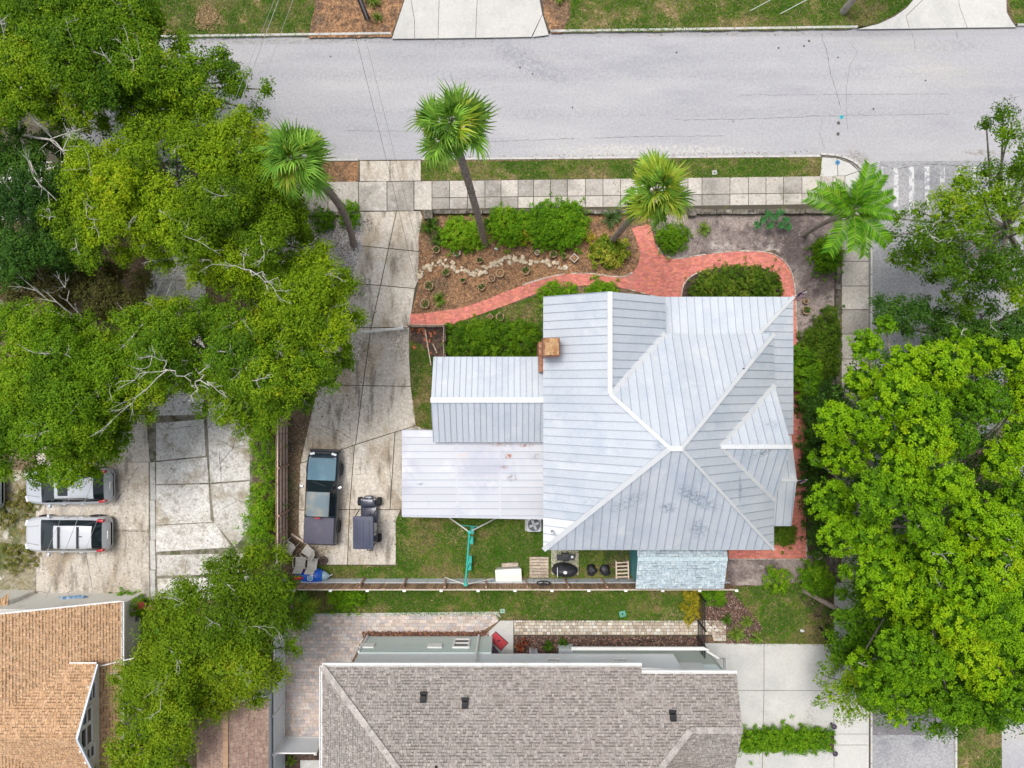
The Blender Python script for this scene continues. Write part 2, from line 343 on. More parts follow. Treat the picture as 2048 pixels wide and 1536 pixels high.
# ---------------------------------------------------------------- ground and streets
g = MB().add([(-900, -900, -0.06), (900, -900, -0.06), (900, 900, -0.06), (-900, 900, -0.06)], [(0, 1, 2, 3)]).build('ground', mat('far_ground', (0.12, 0.13, 0.05), [((0.2, 0.16, 0.09), 0.05, 0.45, 0.65), ((0.07, 0.09, 0.03), 0.2, 0.5, 0.7)], 0.95, speck=0.3)); struct(g)
def ykn(x): return 82 - 0.0137 * x        # north kerb line
def yks(x): return 322 - 0.0082 * (x - 300)   # south kerb line
corner = [(1640, 309), (1668, 311), (1694, 318), (1714, 330), (1728, 347), (1737, 370), (1741, 400)]
road = sheet('road', [(-900, ykn(-900)), (3000, ykn(3000)), (3000, 322), (1760, 322), (1745, 420), (1640, 320), (-900, yks(-900) + 2)], M_road, 0.0, zc=0)
side = sheet('side_street', [(1700, 322), (2300, 322), (2300, 700), (1908, 900), (1908, 2200), (1735, 2200), (1735, 420)], M_asph2, -0.004, zc=0, base=-0.05)
patch = sheet('asphalt_patch', [(1743, 1405), (1850, 1405), (1908, 1425), (1908, 1470), (1743, 1470)], mat('dark_asphalt_patch', (0.17, 0.165, 0.175), [((0.24, 0.23, 0.24), 1.2, 0.5, 0.7)], 0.9, speck=0.2), 0.002, zc=0, r=0.04)
def crack(pts, parent, wd=0.03, z=0.004, jit=0.05, seed=1, name='crack', m=None):
    p = [Vector(w2(x, y)) for x, y in pts]; L = []
    for a, b in zip(p, p[1:]):
        n = max(2, int((b - a).length / 0.14))
        for i in range(n):
            q = a.lerp(b, i / n); L.append(Vector((q.x + jit * mnoise.noise((q.x * 3, q.y * 3, seed)) + jit * .6 * mnoise.noise((q.x * 11, q.y * 11, seed + 4)), q.y + jit * mnoise.noise((q.x * 3, q.y * 3, seed + 7)) + jit * .6 * mnoise.noise((q.x * 11, q.y * 11, seed + 2)))))
    L.append(p[-1]); vs = []; fs = []
    for i, q in enumerate(L):
        d = (L[min(i + 1, len(L) - 1)] - L[max(i - 1, 0)]).normalized(); s_ = Vector((-d.y, d.x)); ww = wd * (0.35 + 0.65 * abs(mnoise.noise((q.x * 5, q.y * 5, seed)) * 2)) / 2
        if i in (0, len(L) - 1): ww *= 0.3
        vs += [(q.x + s_.x * ww, q.y + s_.y * ww, z), (q.x - s_.x * ww, q.y - s_.y * ww, z)]
        if i: b = 2 * i; fs.append((b - 2, b - 1, b + 1, b))
    return MB().add(vs, fs).build(name, m or M_crack, parent)
for i, (pp, wd) in enumerate([([(1640, 65), (1653, 100), (1662, 150), (1675, 190), (1682, 220)], .035), ([(1700, 85), (1715, 105), (1700, 130), (1692, 180), (1695, 260)], .02), ([(1822, 62), (1830, 85), (1830, 102)], .03), ([(1913, 60), (1914, 78)], .03), ([(1348, 240), (1500, 238), (1640, 232), (1900, 228)], .022), ([(1480, 190), (1690, 189), (1900, 188)], .018), ([(1645, 235), (1640, 270), (1650, 300)], .02),
    ([(960, 284), (1060, 280), (1150, 277)], .025), ([(1180, 276), (1300, 273), (1450, 272)], .025), ([(900, 262), (820, 263), (690, 261)], .018), ([(560, 262), (640, 261)], .018), ([(1750, 325), (1790, 338), (1850, 328), (1950, 333), (2040, 325)], .03), ([(1755, 345), (1760, 380), (1770, 430)], .03), ([(2003, 200), (2048, 190)], .02), ([(695, 275), (705, 283)], .02)]):
    crack(pp, road, wd, seed=i)
for x, y, r in [(1676, 268, .10), (1677, 246, .10), (1618, 82, .07), (1557, 96, .06), (1608, 92, .06), (1676, 115, .05), (1851, 161, .05), (1747, 218, .06), (1466, 243, .04), (661, 113, .05), (1040, 135, .06), (1065, 148, .05), (1353, 105, .06), (1145, 215, .05)]:
    p = w(x, y); MB().lathe((p.x, p.y, 0), [(r, 0.003), (r * .9, 0.008)], 10).build('tar_spot', M_crack, road)
# crosswalk bars
cw = thing('crosswalk', 'worn white ladder crosswalk bars painted across the side street', 'crosswalk', w(1900, 380))
for i in range(8):
    x = 1792 + 31 * i; t = 3 if i in (2,) else 0
    MB().prism(rough(pts2([(x - 5, 333), (x + 5, 333), (x + 5, 428 + t * 3), (x - 5, 428 + t * 3)], 0), .3, .02, i), 0.001, 0.006).build('stripe', M_paint, cw)
MB().prism(rough(pts2([(1762, 334), (1766, 334), (1766, 425), (1762, 425)], 0), .3, .04, 9), 0.001, 0.005).build('stripe', M_paint, cw)
# kerbs
def kerb(name, line, wd, z1=0.13, m=None):
    o = bpy.data.objects.new(name, None); COL.link(o); struct(o)
    L = [Vector(w2(x, y)) for x, y in line]
    for i, (a, b) in enumerate(zip(L, L[1:])):
        d = (b - a).normalized(); s_ = Vector((-d.y, d.x)) * wd / 2; g_ = d * 0.008
        q = [a + s_ + g_, a - s_ + g_, b - s_ - g_, b + s_ - g_]
        MB().prism([(v.x, v.y) for v in q], -0.05, z1 + random.uniform(-.006, .006), taper=0.015).build('kerb_stone', m or M_kerb, o)
    return o
def seg(x0, x1, f, st): n = max(1, int(abs(x1 - x0) / st)); return [(x0 + (x1 - x0) * i / n, f(x0 + (x1 - x0) * i / n)) for i in range(n + 1)]
kerb('north_kerb', seg(-300, 783, lambda x: ykn(x) - 3, 110), 0.15)
kerb('north_kerb_beyond_driveway', seg(1100, 1714, lambda x: ykn(x) - 3, 110), 0.15)
kerb('north_kerb_at_corner', seg(2032, 2400, lambda x: ykn(x) - 3, 110), 0.15)
kerb('south_kerb', seg(843, 1640, lambda x: yks(x) + 2, 100), 0.13, 0.12)
kerb('south_kerb_under_trees', seg(-300, 718, lambda x: yks(x) + 2, 100), 0.13, 0.12)
kerb('corner_kerb', smooth_line(corner, 2), 0.14)
kerb('side_kerb', [(1741, 400 + 75 * i) for i in range(22)], 0.13, 0.11)
kerb('far_side_kerb', [(1910, 900 + 75 * i) for i in range(16)], 0.14, 0.12)
# ---------------------------------------------------------------- lots
north = sheet('north_lot', [(-900, ykn(-900) - 6), (3000, ykn(3000) - 6), (3000, -900), (-900, -900)], M_soil, ZL, base=-0.05)
lot = sheet('main_lot', [(-900, yks(-900) + 4), (843, 321), (1640, 313)] + [(x - 4, y + 3) for x, y in corner] + [(1738, 2200), (-900, 2200)], M_soil, ZL, base=-0.05)
eastlot = sheet('east_lot', [(1912, 900), (2004, 900), (2004, 2200), (1912, 2200)], M_soil, 0.09, base=-0.05)
sheet('east_pavement', [(2004, 900), (2400, 900), (2400, 2200), (2004, 2200)], M_road, 0.06, base=-0.05)
lawns = []   # (polygon, green, density)
def lawn(poly, z=ZL + .008, green=1.0, dens=800, r=0.06, name='lawn', seed=0):
    sheet(name, poly, M_lawn, z, r=r); lawns.append((poly, green, dens, z, seed))
lawn([(-900, -300), (640, -300), (628, 20), (616, 72), (-900, 88)], green=.8, name='north_lawn', dens=650, seed=1)
lawn([(1135, -300), (1870, -300), (1822, 5), (1792, 28), (1755, 46), (1700, 58), (1125, 65), (1140, 30)], green=.75, name='north_lawn_between_drives', dens=750, seed=2)
lawn([(2017, -100), (2200, -100), (2200, 48), (2036, 50), (2027, 40), (2018, 25)], green=.85, name='north_lawn_corner', seed=3)
sheet('north_mulch_bed', [(616, 76), (628, 20), (645, -200), (830, -200), (806, 5), (782, 74)], M_mulch, ZL + .012, r=.06)
sheet('north_mulch_strip', [(1078, -100), (1140, -100), (1142, 30), (1126, 66), (1102, 68), (1088, 30)], M_mulch, ZL + .014, r=.05)
lawn([(842, 324), (1642, 315), (1646, 353), (842, 361)], green=.85, dens=800, name='verge', r=.04, seed=4)
sheet('verge_mulch', [(380, 327), (717, 324), (717, 364), (380, 368)], M_mulch, ZL + .008, r=.03)
sheet('shell_gravel_garden', [(560, 434), (722, 434), (727, 472), (728, 490), (715, 526), (702, 564), (690, 650), (640, 760), (560, 700), (540, 500)], M_gravelbed, ZL + .008, r=.05)
sheet('front_mulch_bed', [(838, 430), (1300, 430), (1300, 470), (1290, 560), (1180, 560), (1100, 568), (1000, 600), (880, 635), (820, 642), (836, 572), (838, 500)], M_mulch, ZL + .010)
sheet('sandy_garden', [(1295, 430), (1672, 430), (1672, 900), (1580, 900), (1590, 560), (1550, 500), (1330, 525)], M_sand, ZL + .012)
sheet('oval_bed', [(1360, 610), (1362, 570), (1390, 540), (1440, 530), (1500, 526), (1550, 545), (1570, 590), (1570, 610)], M_darkmulch, ZL + .011)
lawn([(893, 655), (935, 638), (1040, 602), (1090, 585), (1180, 574), (1220, 574), (1220, 640), (1090, 716), (893, 716)], green=1.1, z=ZL + .012, name='front_lawn', seed=5)
sheet('compost_pen', [(822, 652), (893, 652), (893, 716), (858, 716), (845, 690), (822, 684)], M_darkmulch, ZL + .014)
lawn([(818, 680), (846, 690), (872, 716), (872, 862), (830, 852), (822, 772)], green=1.0, name='side_lawn', seed=6)
lawn([(790, 1030), (1275, 1030), (1275, 1165), (600, 1165), (640, 1130), (793, 1132)], green=1.0, dens=900, z=ZL + .010, name='back_lawn', seed=7)
sheet('bench_bed', [(1205, 1095), (1275, 1095), (1275, 1165), (1213, 1165), (1210, 1130)], M_darkmulch, ZL + .016, r=.05)
lawn([(560, 1172), (1380, 1172), (1380, 1244), (1000, 1240), (980, 1230), (600, 1230), (560, 1250)], green=.62, dens=950, z=ZL + .010, name='neighbour_lawn_strip', seed=8)
lawn([(1455, 1176), (1668, 1160), (1668, 1290), (1528, 1290), (1520, 1250), (1490, 1215)], green=.8, dens=900, z=ZL + .012, name='neighbour_front_lawn', seed=9)
sheet('east_mulch', [(1455, 1112), (1672, 1112), (1672, 1168), (1600, 1180), (1530, 1172), (1456, 1170)], M_sand, ZL + .010, r=.06)
sheet('neighbour_mulch_bed', [(1408, 1176), (1458, 1176), (1492, 1212), (1522, 1250), (1532, 1290), (1450, 1290), (1450, 1240), (1408, 1240)], M_darkmulch, ZL + .016, r=.04)
sheet('tree_mulch_ring', [(1590, 1185), (1640, 1165), (1668, 1165), (1668, 1240), (1630, 1235)], M_darkmulch, ZL + .018, r=.08)
sheet('house_mulch', [(725, 1262), (980, 1262), (980, 1290), (725, 1290)], M_darkmulch, ZL + .016, r=.03)
sheet('walk_mulch', [(1026, 1266), (1415, 1266), (1415, 1300), (1026, 1320)], M_darkmulch, ZL + .012)
sheet('path_side_bed', [(1580, 600), (1672, 600), (1672, 1120), (1580, 1120)], M_darkmulch, ZL + .004)
lawn([(1914, 1300), (2003, 1300), (2003, 2000), (1914, 2000)], green=.85, z=.10, name='east_verge', seed=10)
sheet('fence_soil', [(560, 830), (625, 830), (610, 915), (602, 940), (602, 1075), (640, 1130), (600, 1160), (555, 1160)], M_soil, ZL + .006)
sheet('parking_verge', [(-200, 940), (72, 940), (72, 1200), (-200, 1200)], mat('mossy_rubble', (0.28, 0.25, 0.17), [((0.09, 0.11, 0.03), 0.6, 0.45, 0.62, 6), ((0.5, 0.48, 0.42), 1.8, 0.55, 0.68, 6), ((0.22, 0.17, 0.06), 1.0, 0.55, 0.7, 6)], 0.95, bump=0.05, bscale=8, speck=0.3), ZL + .006)
# grass blades
def grass_blades(poly, green, dens, z, seed):
    p = pts2([(min(max(x, -60), 2110), min(max(y, -45), 1580)) for x, y in poly], .1); A = abs(area2(p)); n = int(A * dens * 2)
    xs = np.array([q[0] for q in p]); ys = np.array([q[1] for q in p])
    X = rng.uniform(xs.min(), xs.max(), n); Y = rng.uniform(ys.min(), ys.max(), n); k = inside_np(X, Y, p); X = X[k]; Y = Y[k]; m = int(A * dens); X = X[:m]; Y = Y[:m]
    f1 = np.array([mnoise.noise((x * .45, y * .6, seed * 7.1)) + .55 * mnoise.noise((x * 1.6, y * 1.9, seed)) + .3 * mnoise.noise((x * 5, y * 5, seed)) for x, y in zip(X, Y)])
    f = np.clip(0.5 + green * .55 - .32 + f1 * 1.5 + rng.normal(0, .12, len(X)), 0, 1)
    keep = rng.random(len(X)) < (0.25 + 0.75 * np.clip(f * 1.6, 0, 1)); X = X[keep]; Y = Y[keep]; f = f[keep]; n = len(X)
    a = rng.uniform(0, 6.283, n); L = rng.uniform(.05, .11, n); W = rng.uniform(.014, .026, n); ln = rng.uniform(.3, .9, n)
    V = np.zeros((n, 3, 3)); dx, dy = np.cos(a), np.sin(a)
    V[:, 0] = np.stack([X - dy * W, Y + dx * W, np.full(n, z)], 1); V[:, 1] = np.stack([X + dy * W, Y - dx * W, np.full(n, z)], 1)
    V[:, 2] = np.stack([X + dx * L * ln, Y + dy * L * ln, z + L * .6], 1)
    c0 = np.array([.36, .28, .11]); c1 = np.array([.14, .27, .015]); c2 = np.array([.065, .20, .006]); f_ = f[:, None]
    T = np.where(f_ < .5, c0 + (c1 - c0) * f_ * 2, c1 + (c2 - c1) * (f_ - .5) * 2) * rng.uniform(.7, 1.25, (n, 1))
    o = link_mesh('grass', quads_mesh('grass', V, T, LEAF, 3)); stuff(o); return o
for l in lawns: grass_blades(*l)
# ---------------------------------------------------------------- slabs
def slab(poly, parent, m, z=0.125, gap=0.012, name='slab', zc=.12, raw=False):
    p = pts2(poly, zc) if not raw else poly
    return MB().prism(inset(p, gap), ZL - .01, z + random.uniform(-.004, .004), taper=0.008).build(name, m, parent)
M_oldj = mat('old_joint', (0.22, 0.20, 0.16), [((0.09, 0.10, 0.05), 1.5, 0.48, 0.62, 6)], 0.95, speck=0.2)
def pad(name, poly, z=0.104, m=None):
    o = MB().prism(pts2(poly, .1), ZL - .02, z).build(name, m or M_joint); return struct(o)
sw = pad('sidewalk', [(430, 366), (717, 362), (1690, 350), (1690, 418), (717, 423), (430, 426)])
for x0, x1 in zip([430, 480, 530, 568, 606, 656], [480, 530, 568, 606, 656, 717]): slab([(x0, 366 - (x0 - 430) * .012), (x1, 366 - (x1 - 430) * .012), (x1, 424), (x0, 424)], sw, M_slab)
for x0, x1 in ((717, 774), (774, 828)): slab([(x0, 363), (x1, 362), (x1, 422), (x0, 422)], sw, M_slab)
jx = [828, 864, 899, 935, 970, 1002, 1036, 1067, 1101, 1135, 1171, 1206, 1241, 1276, 1311, 1345, 1376, 1404, 1460, 1497, 1532, 1567, 1604, 1642, 1666, 1690]
for i, (x0, x1) in enumerate(zip(jx, jx[1:])):
    t0, t1 = 362 - (x0 - 828) * .0125, 362 - (x1 - 828) * .0125
    if i == 0: slab([(x0, t0), (x1, t1), (x1, 420), (x0, 420)], sw, M_slab); continue
    slab([(x0, t0), (x1, t1), (x1, t1 + 34), (x0, t0 + 34)], sw, M_slab); slab([(x0, t0 + 34), (x1, t1 + 34), (x1, t1 + 57), (x0, t0 + 57)], sw, M_slab)
esw = pad('side_sidewalk', [(1683, 400), (1738, 400), (1738, 1168), (1683, 1168)])
ys = [395, 432, 471, 522.5, 572, 619, 668, 718, 768, 818, 868, 918, 968, 1018, 1068, 1118, 1165]
for y0, y1 in zip(ys, ys[1:]): slab([(1683, y0), (1738, y0), (1738, y1), (1683, y1)], esw, M_slab)
ramp = pad('corner_ramp', [(1644, 313), (1676, 316), (1702, 326), (1722, 345), (1734, 372), (1738, 396), (1690, 396), (1690, 352), (1640, 354)])
slab([(1644, 314), (1674, 316), (1676, 352), (1640, 354)], ramp, M_newconc); slab([(1674, 316), (1700, 326), (1718, 342), (1690, 352), (1676, 352)], ramp, M_newconc); slab([(1718, 342), (1733, 372), (1737, 395), (1690, 395), (1690, 352)], ramp, M_newconc)
nsw = pad('neighbour_sidewalk', [(1668, 1165), (1742, 1165), (1742, 1700), (1668, 1700)])
for y0, y1 in zip([1165, 1240, 1310, 1384, 1468, 1490, 1560, 1630], [1240, 1310, 1384, 1468, 1490, 1560, 1630, 1700]): slab([(1668, y0), (1738, y0), (1738, y1), (1668, y1)], nsw, M_newconc, gap=.006)
nd = pad('neighbour_driveway', [(1405, 1286), (1668, 1288), (1668, 1462), (1400, 1462)])
for q in ([(1405, 1286), (1528, 1287), (1528, 1381), (1405, 1381)], [(1528, 1287), (1668, 1288), (1668, 1381), (1528, 1381)], [(1400, 1381), (1528, 1381), (1526, 1462), (1400, 1462)], [(1528, 1381), (1668, 1381), (1668, 1462), (1526, 1462)]): slab(q, nd, M_newconc, gap=.008)
nd2 = pad('neighbour_parking_pad', [(1400, 1496), (1668, 1496), (1668, 1700), (1400, 1700)])
for q in ([(1400, 1498), (1525, 1498), (1525, 1700), (1400, 1700)], [(1525, 1498), (1668, 1498), (1668, 1700), (1525, 1700)]): slab(q, nd2, M_newconc, gap=.008)
sheet('hedge_soil', [(1470, 1462), (1668, 1462), (1668, 1497), (1470, 1497)], M_darkmulch, ZL + .008)
# driveway across the street
xd = pad('driveway_across_street', [(805, -60), (1070, -60), (1099, ykn(1099) - 1), (782, ykn(782) - 1)])
for q in ([(812, -60), (880, -60), (876, 77), (829, 77.5), (829, 40)], [(829, 40), (829, 77.5), (783, 78), (812, -10), (812, -60)], [(880, -60), (957, -60), (951, 76), (876, 77)], [(957, -60), (1068, -60), (1085, 28), (1063, 74), (951, 76)], [(1085, 28), (1098, 70), (1064, 74.5)]): slab(q, xd, M_newconc, gap=.006, z=.118)
xe = pad('curved_driveway', [(1826, -60), (1826, 0), (1812, 16), (1790, 32), (1758, 47), (1712, ykn(1712)), (2035, ykn(2035)), (2024, 42), (2014, 24), (2012, -60)])
for q in ([(1826, -60), (1826, 0), (1812, 16), (1790, 32), (1758, 47), (1714, 58.5), (1819, 57.5), (1812, 32), (1845, 0), (1845, -60)], [(1845, -60), (1845, 0), (1812, 32), (1819, 57.5), (1935, 55.5), (1920, 15), (1908, -60)], [(1908, -60), (1920, 15), (1935, 55.5), (2033, 54.5), (2024, 42), (2014, 24), (2012, -60)]): slab(q, xe, M_newconc, gap=.006, z=.118)
# main driveway: apron then staggered slabs down to the back fence
dw = pad('driveway', [(718, 320), (843, 319), (843, 362), (840, 420), (845, 432), (838, 472), (837, 571), (820, 653), (819, 718), (822, 772), (832, 851), (850, 862), (1080, 862), (1080, 1040), (800, 1036), (793, 1131), (640, 1131), (596, 1070), (597, 925), (620, 837), (636, 769), (690, 590), (713, 526), (726, 490), (718, 424)])
mid = [(793, 422), (777, 497), (761, 571), (742, 655), (726, 771), (712, 873), (709, 893), (699, 1019), (695, 1130)]
dl = {422: 718, 492: 725, 566: 699, 654: 668, 769: 636}
for q in ([(719, 321), (780, 321), (780, 363), (719, 363)], [(780, 321), (842, 320), (842, 362), (780, 363)],
    [(718, 423), (793, 422), (777, 497), (724, 492), (722, 465)], [(793, 422), (840, 421), (846, 434), (838, 472), (838, 503), (777, 497)],
    [(724, 492), (777, 497), (761, 571), (699, 566), (714, 526)], [(777, 497), (838, 503), (837, 560), (830, 577), (761, 571)],
    [(699, 566), (761, 571), (742, 655), (668, 654)], [(761, 571), (830, 577), (819, 655), (742, 655)],
    [(668, 654), (742, 655), (726, 771), (636, 769)], [(742, 655), (819, 655), (819, 718), (822, 773), (726, 771)],
    [(636, 769), (726, 771), (711, 889), (668, 905), (600, 927), (620, 837)], [(726, 771), (822, 773), (832, 851), (711, 889)],
    [(600, 927), (668, 905), (709, 890), (699, 1019), (597, 1020)], [(709, 890), (790, 864), (780, 1019), (699, 1019)], [(790, 864), (832, 851), (860, 862), (1080, 862), (1080, 1036), (803, 1034), (802, 1019), (780, 1019)],
    [(597, 1020), (699, 1019), (695, 1130), (644, 1130), (597, 1070)], [(699, 1019), (802, 1019), (793, 1040), (792, 1130), (695, 1130)]):
    slab(q, dw, M_drive, gap=.016)
for i, q in enumerate(([(612, 848), (640, 858), (690, 885)], [(618, 895), (650, 912)], [(706, 949), (725, 947)], [(776, 900), (783, 960), (781, 1010)], [(640, 850), (680, 862), (710, 882)], [(668, 970), (693, 978)])): crack([(x, y) for x, y in q], dw, .03, z=.132, seed=40 + i)
# old parking court
pc = pad('parking_court', m=M_oldj, poly= [(70, 830), (505, 830), (505, 1160), (470, 1200), (70, 1198)])
for q in ([(70, 830), (292, 830), (300, 920), (302, 924), (70, 924)], [(70, 924), (298, 924), (298, 1060), (72, 1060)], [(72, 1060), (298, 1060), (300, 1198), (72, 1198)]): slab(q, pc, M_drive, gap=.008)
M_strip = M_kerb
for y0, y1 in ((924, 1000), (1000, 1080), (1080, 1140), (1140, 1200)): slab([(299, y0), (310, y0), (312, y1), (301, y1)], pc, M_strip, gap=.008, name='edge_strip')
for q in ([(290, 560), (350, 560), (352, 700), (296, 700)], [(350, 560), (412, 560), (410, 700), (352, 700)], [(296, 700), (408, 700), (408, 830), (296, 832)],
    [(312, 846), (408, 838), (412, 912), (312, 922)], [(312, 924), (414, 914), (418, 966), (312, 969)], [(312, 970), (418, 968), (422, 1040), (428, 1044), (312, 1050)], [(312, 1051), (430, 1045), (464, 1095), (312, 1104)],
    [(408, 700), (500, 720), (500, 960), (420, 966)], [(420, 968), (500, 962), (500, 1060), (470, 1094), (428, 1044)], [(314, 1110), (500, 1106), (500, 1148), (314, 1152)], [(314, 1157), (500, 1152), (480, 1200), (316, 1200)],
    [(330, 330), (420, 328), (414, 440), (326, 440)], [(326, 440), (414, 440), (412, 560), (300, 560)]): slab(q, pc, M_oldconc, gap=.007)
for i, q in enumerate(([(440, 880), (470, 895), (500, 890)], [(430, 940), (465, 900), (480, 860)], [(440, 900), (445, 960)], [(330, 860), (400, 850)], [(440, 1020), (480, 1000), (500, 1010)], [(372, 1120), (400, 1130), (425, 1125), (440, 1110)], [(378, 1112), (372, 1140)], [(280, 930), (230, 1010)], [(223, 985), (160, 995), (110, 985)], [(80, 1180), (120, 1190), (150, 1180)], [(220, 1060), (298, 1062)], [(165, 1050), (190, 1190)])): crack(q, pc, .035, z=.132, seed=60 + i)
# west drive under the oaks and the small concrete pads seen between them
wd_ = pad('west_driveway', [(-200, 180), (120, 180), (125, 440), (-200, 440)], z=.118)
for q in ([(-100, 330), (20, 330), (20, 440), (-100, 440)], [(20, 330), (122, 330), (124, 440), (20, 440)]): slab(q, wd_, M_oldconc, z=.13)
# paver patio and walk
PAV = [(0.54, 0.44, 0.385), (0.51, 0.43, 0.39), (0.46, 0.42, 0.41), (0.58, 0.48, 0.415), (0.49, 0.40, 0.35), (0.53, 0.475, 0.44), (0.44, 0.40, 0.40)]
M_paver = mat('tumbled_paver', (1, 1, 1), [((0.30, 0.28, 0.28), 0.7, 0.56, 0.75, 4, None, 0.5), ((0.62, 0.52, 0.44), 0.6, 0.55, 0.75, 4, None, 0.5)], 0.9, attr=True, speck=0.14, bump=0.003, bscale=50)
def pave(parent, poly, cw_, ch_, palette, m, z=.128, gap=.004, limit=300, seed=1, ang=0.0, name='paver'):
    rr = random.Random(seed); P = pts2(poly, .12); M = Matrix.Rotation(-ang, 2); Mi = Matrix.Rotation(ang, 2); Q = [tuple(M @ Vector(p)) for p in P]
    x0, x1 = min(p[0] for p in Q), max(p[0] for p in Q); y0, y1 = min(p[1] for p in Q), max(p[1] for p in Q); cells = []; y = y0
    while y < y1:
        h = ch_; x = x0 - rr.random() * cw_
        while x < x1:
            wd = cw_ * rr.choice((0.6, 1.0, 1.0, 1.45)); c = clip_rect(Q, x + gap, x + wd - gap, y + gap, y + h - gap)
            if len(c) >= 3 and abs(area2(c)) > 0.15 * wd * h: cells.append(c)
            x += wd
        y += h
    order = sorted(range(len(cells)), key=lambda i: -abs(area2(cells[i]))); big = set(order[:limit]); rest = MB(); nr = 0
    for i, c in enumerate(cells):
        b = rr.choice(palette); k = rr.uniform(.85, 1.15); t = tuple(v * k for v in b); c2 = [tuple(Mi @ Vector(p)) for p in c]
        q = MB() if i in big else rest; q.tint = t; q.prism(c2, ZL, z + rr.uniform(-.003, .003))
        if i in big: q.build(name, m, parent)
        else: nr += 1
    if nr: stuff(rest.build('distant_' + name if False else 'paving', m, parent))
patio = pad('paver_patio', [(566, 1232), (992, 1228), (1000, 1240), (960, 1262), (735, 1264), (700, 1310), (660, 1345), (640, 1480), (566, 1480)], z=.114)
pave(patio, [(566, 1240), (600, 1231), (992, 1229), (1000, 1240), (962, 1264), (735, 1264), (720, 1290), (700, 1330), (660, 1360), (645, 1475), (568, 1475)], .27, .19, PAV, M_paver, seed=3)
slab([(600, 1227), (800, 1225), (800, 1232), (600, 1233)], patio, M_kerb, gap=.002, name='edge_course'); slab([(800, 1225), (998, 1223), (1002, 1236), (992, 1230), (800, 1232)], patio, M_kerb, gap=.002, name='edge_course')
walk = pad('paver_walk', [(1026, 1238), (1452, 1240), (1452, 1285), (1420, 1272), (1026, 1272)], z=.114)
WPAL = [(0.50, 0.42, 0.33), (0.60, 0.55, 0.47), (0.40, 0.33, 0.26), (0.54, 0.46, 0.37), (0.66, 0.62, 0.56)]
pave(walk, [(1028, 1241), (1452, 1241), (1452, 1282), (1428, 1282), (1424, 1270), (1028, 1270)], .20, .17, WPAL, M_paver, seed=5, gap=.009)
slab([(978, 1262), (1001, 1241), (1027, 1241), (1027, 1308), (968, 1308), (968, 1272)], patio, M_newconc, gap=.003, name='porch_slab', z=.13)
bp = pad('stepping_pad', [(598, 1518), (640, 1518), (640, 1700), (598, 1700)]); slab([(600, 1520), (642, 1520), (642, 1600), (600, 1600)], bp, M_newconc)
sheet('corner_bed', [(570, 1500), (640, 1500), (640, 1700), (570, 1700)], M_darkmulch, ZL + .006)
# ---------------------------------------------------------------- red brick path
pth_u = smooth_line([(820, 628), (860, 625), (915, 617), (960, 604), (1000, 588), (1045, 571), (1090, 557), (1130, 549), (1180, 548), (1225, 554), (1250, 553), (1268, 542), (1277, 525), (1280, 505), (1273, 480), (1263, 456)], 4)
pth_r = smooth_line([(1300, 448), (1306, 470), (1312, 490), (1322, 507), (1338, 516), (1360, 518), (1400, 511), (1450, 505), (1500, 503), (1535, 506), (1560, 517), (1577, 536), (1586, 560), (1590, 600), (1593, 660), (1598, 760), (1610, 830), (1612, 900), (1612, 1117)], 4)
pth_b = [(1457, 1117), (1457, 1098), (1460, 1060), (1583, 1088), (1583, 1040), (1570, 1000), (1570, 900), (1560, 600)]
pth_i = smooth_line([(1562, 590), (1561, 570), (1550, 550), (1530, 538), (1500, 533), (1450, 535), (1410, 541), (1385, 551), (1370, 565), (1364, 582), (1362, 610)], 4)
pth_d = smooth_line([(1340, 600), (1300, 590), (1262, 580), (1225, 573), (1170, 571), (1120, 575), (1080, 584), (1040, 600), (985, 620), (935, 638), (900, 650), (860, 652), (820, 652)], 4)
PATH = pth_u + pth_r + pth_b + pth_i + pth_d
bpth = MB().prism(pts2(PATH, .12), ZL - .02, .122).build('brick_path', M_mortar); struct(bpth)
def bricks(parent, poly, bw, bh, z, m, base, seed):
    P = pts2(poly, .12); rr = random.Random(seed); x0, x1 = min(p[0] for p in P), max(p[0] for p in P); y0, y1 = min(p[1] for p in P), max(p[1] for p in P); q = MB(); r_ = 0; y = y0
    while y < y1:
        x = x0 - (bw / 2 if r_ % 2 else 0); row = clip_half(clip_half(P, 0, -1, -(y + .004)), 0, 1, y + bh - .004)
        if len(row) >= 3:
            while x < x1:
                c = clip_half(clip_half(row, -1, 0, -(x + .004)), 1, 0, x + bw - .004)
                if len(c) >= 3 and abs(area2(c)) > .1 * bw * bh:
                    k = rr.uniform(.8, 1.18); q.tint = (base[0] * k, base[1] * k * rr.uniform(.9, 1.15), base[2] * k * rr.uniform(.9, 1.15)); q.prism(c, ZL, z + rr.uniform(-.003, .003))
                x += bw
        y += bh; r_ += 1
    return stuff(q.build('brick', m, parent))
bricks(bpth, PATH, .205, .102, .134, M_brick, (0.62, 0.205, 0.155), 4)
M_edge = mat('white_edging', (0.55, 0.50, 0.43), [((0.25, 0.2, 0.15), 2.0, 0.5, 0.7)], 0.9, speck=0.2)
def edging(line, parent, z=.16, wd=.06):
    L = [Vector(w2(x, y, .12)) for x, y in line]; q = MB()
    for a, b in zip(L, L[1:]):
        d = (b - a)
        if d.length > .02 and random.random() < .9: q.bar((a.x, a.y, z - .03), (b.x - d.x * .08, b.y - d.y * .08, z - .03 + random.uniform(-.015, .015)), wd * random.uniform(.6, 1.3), .06)
    return q.build('edging', M_edge, parent)
edging([(x, y - 1) for x, y in pth_u[20:44]], bpth); edging([(x + 1, y - 1) for x, y in pth_r[8:70]], bpth, wd=.05); edging(pth_i[24:], bpth); edging([(x, y) for x, y in pth_d[:10]], bpth); edging(seg(1612, 1457, lambda x: 1118, 12), bpth, wd=.04); edging([(1613, 1118 - 14 * i) for i in range(6)], bpth, wd=.04)
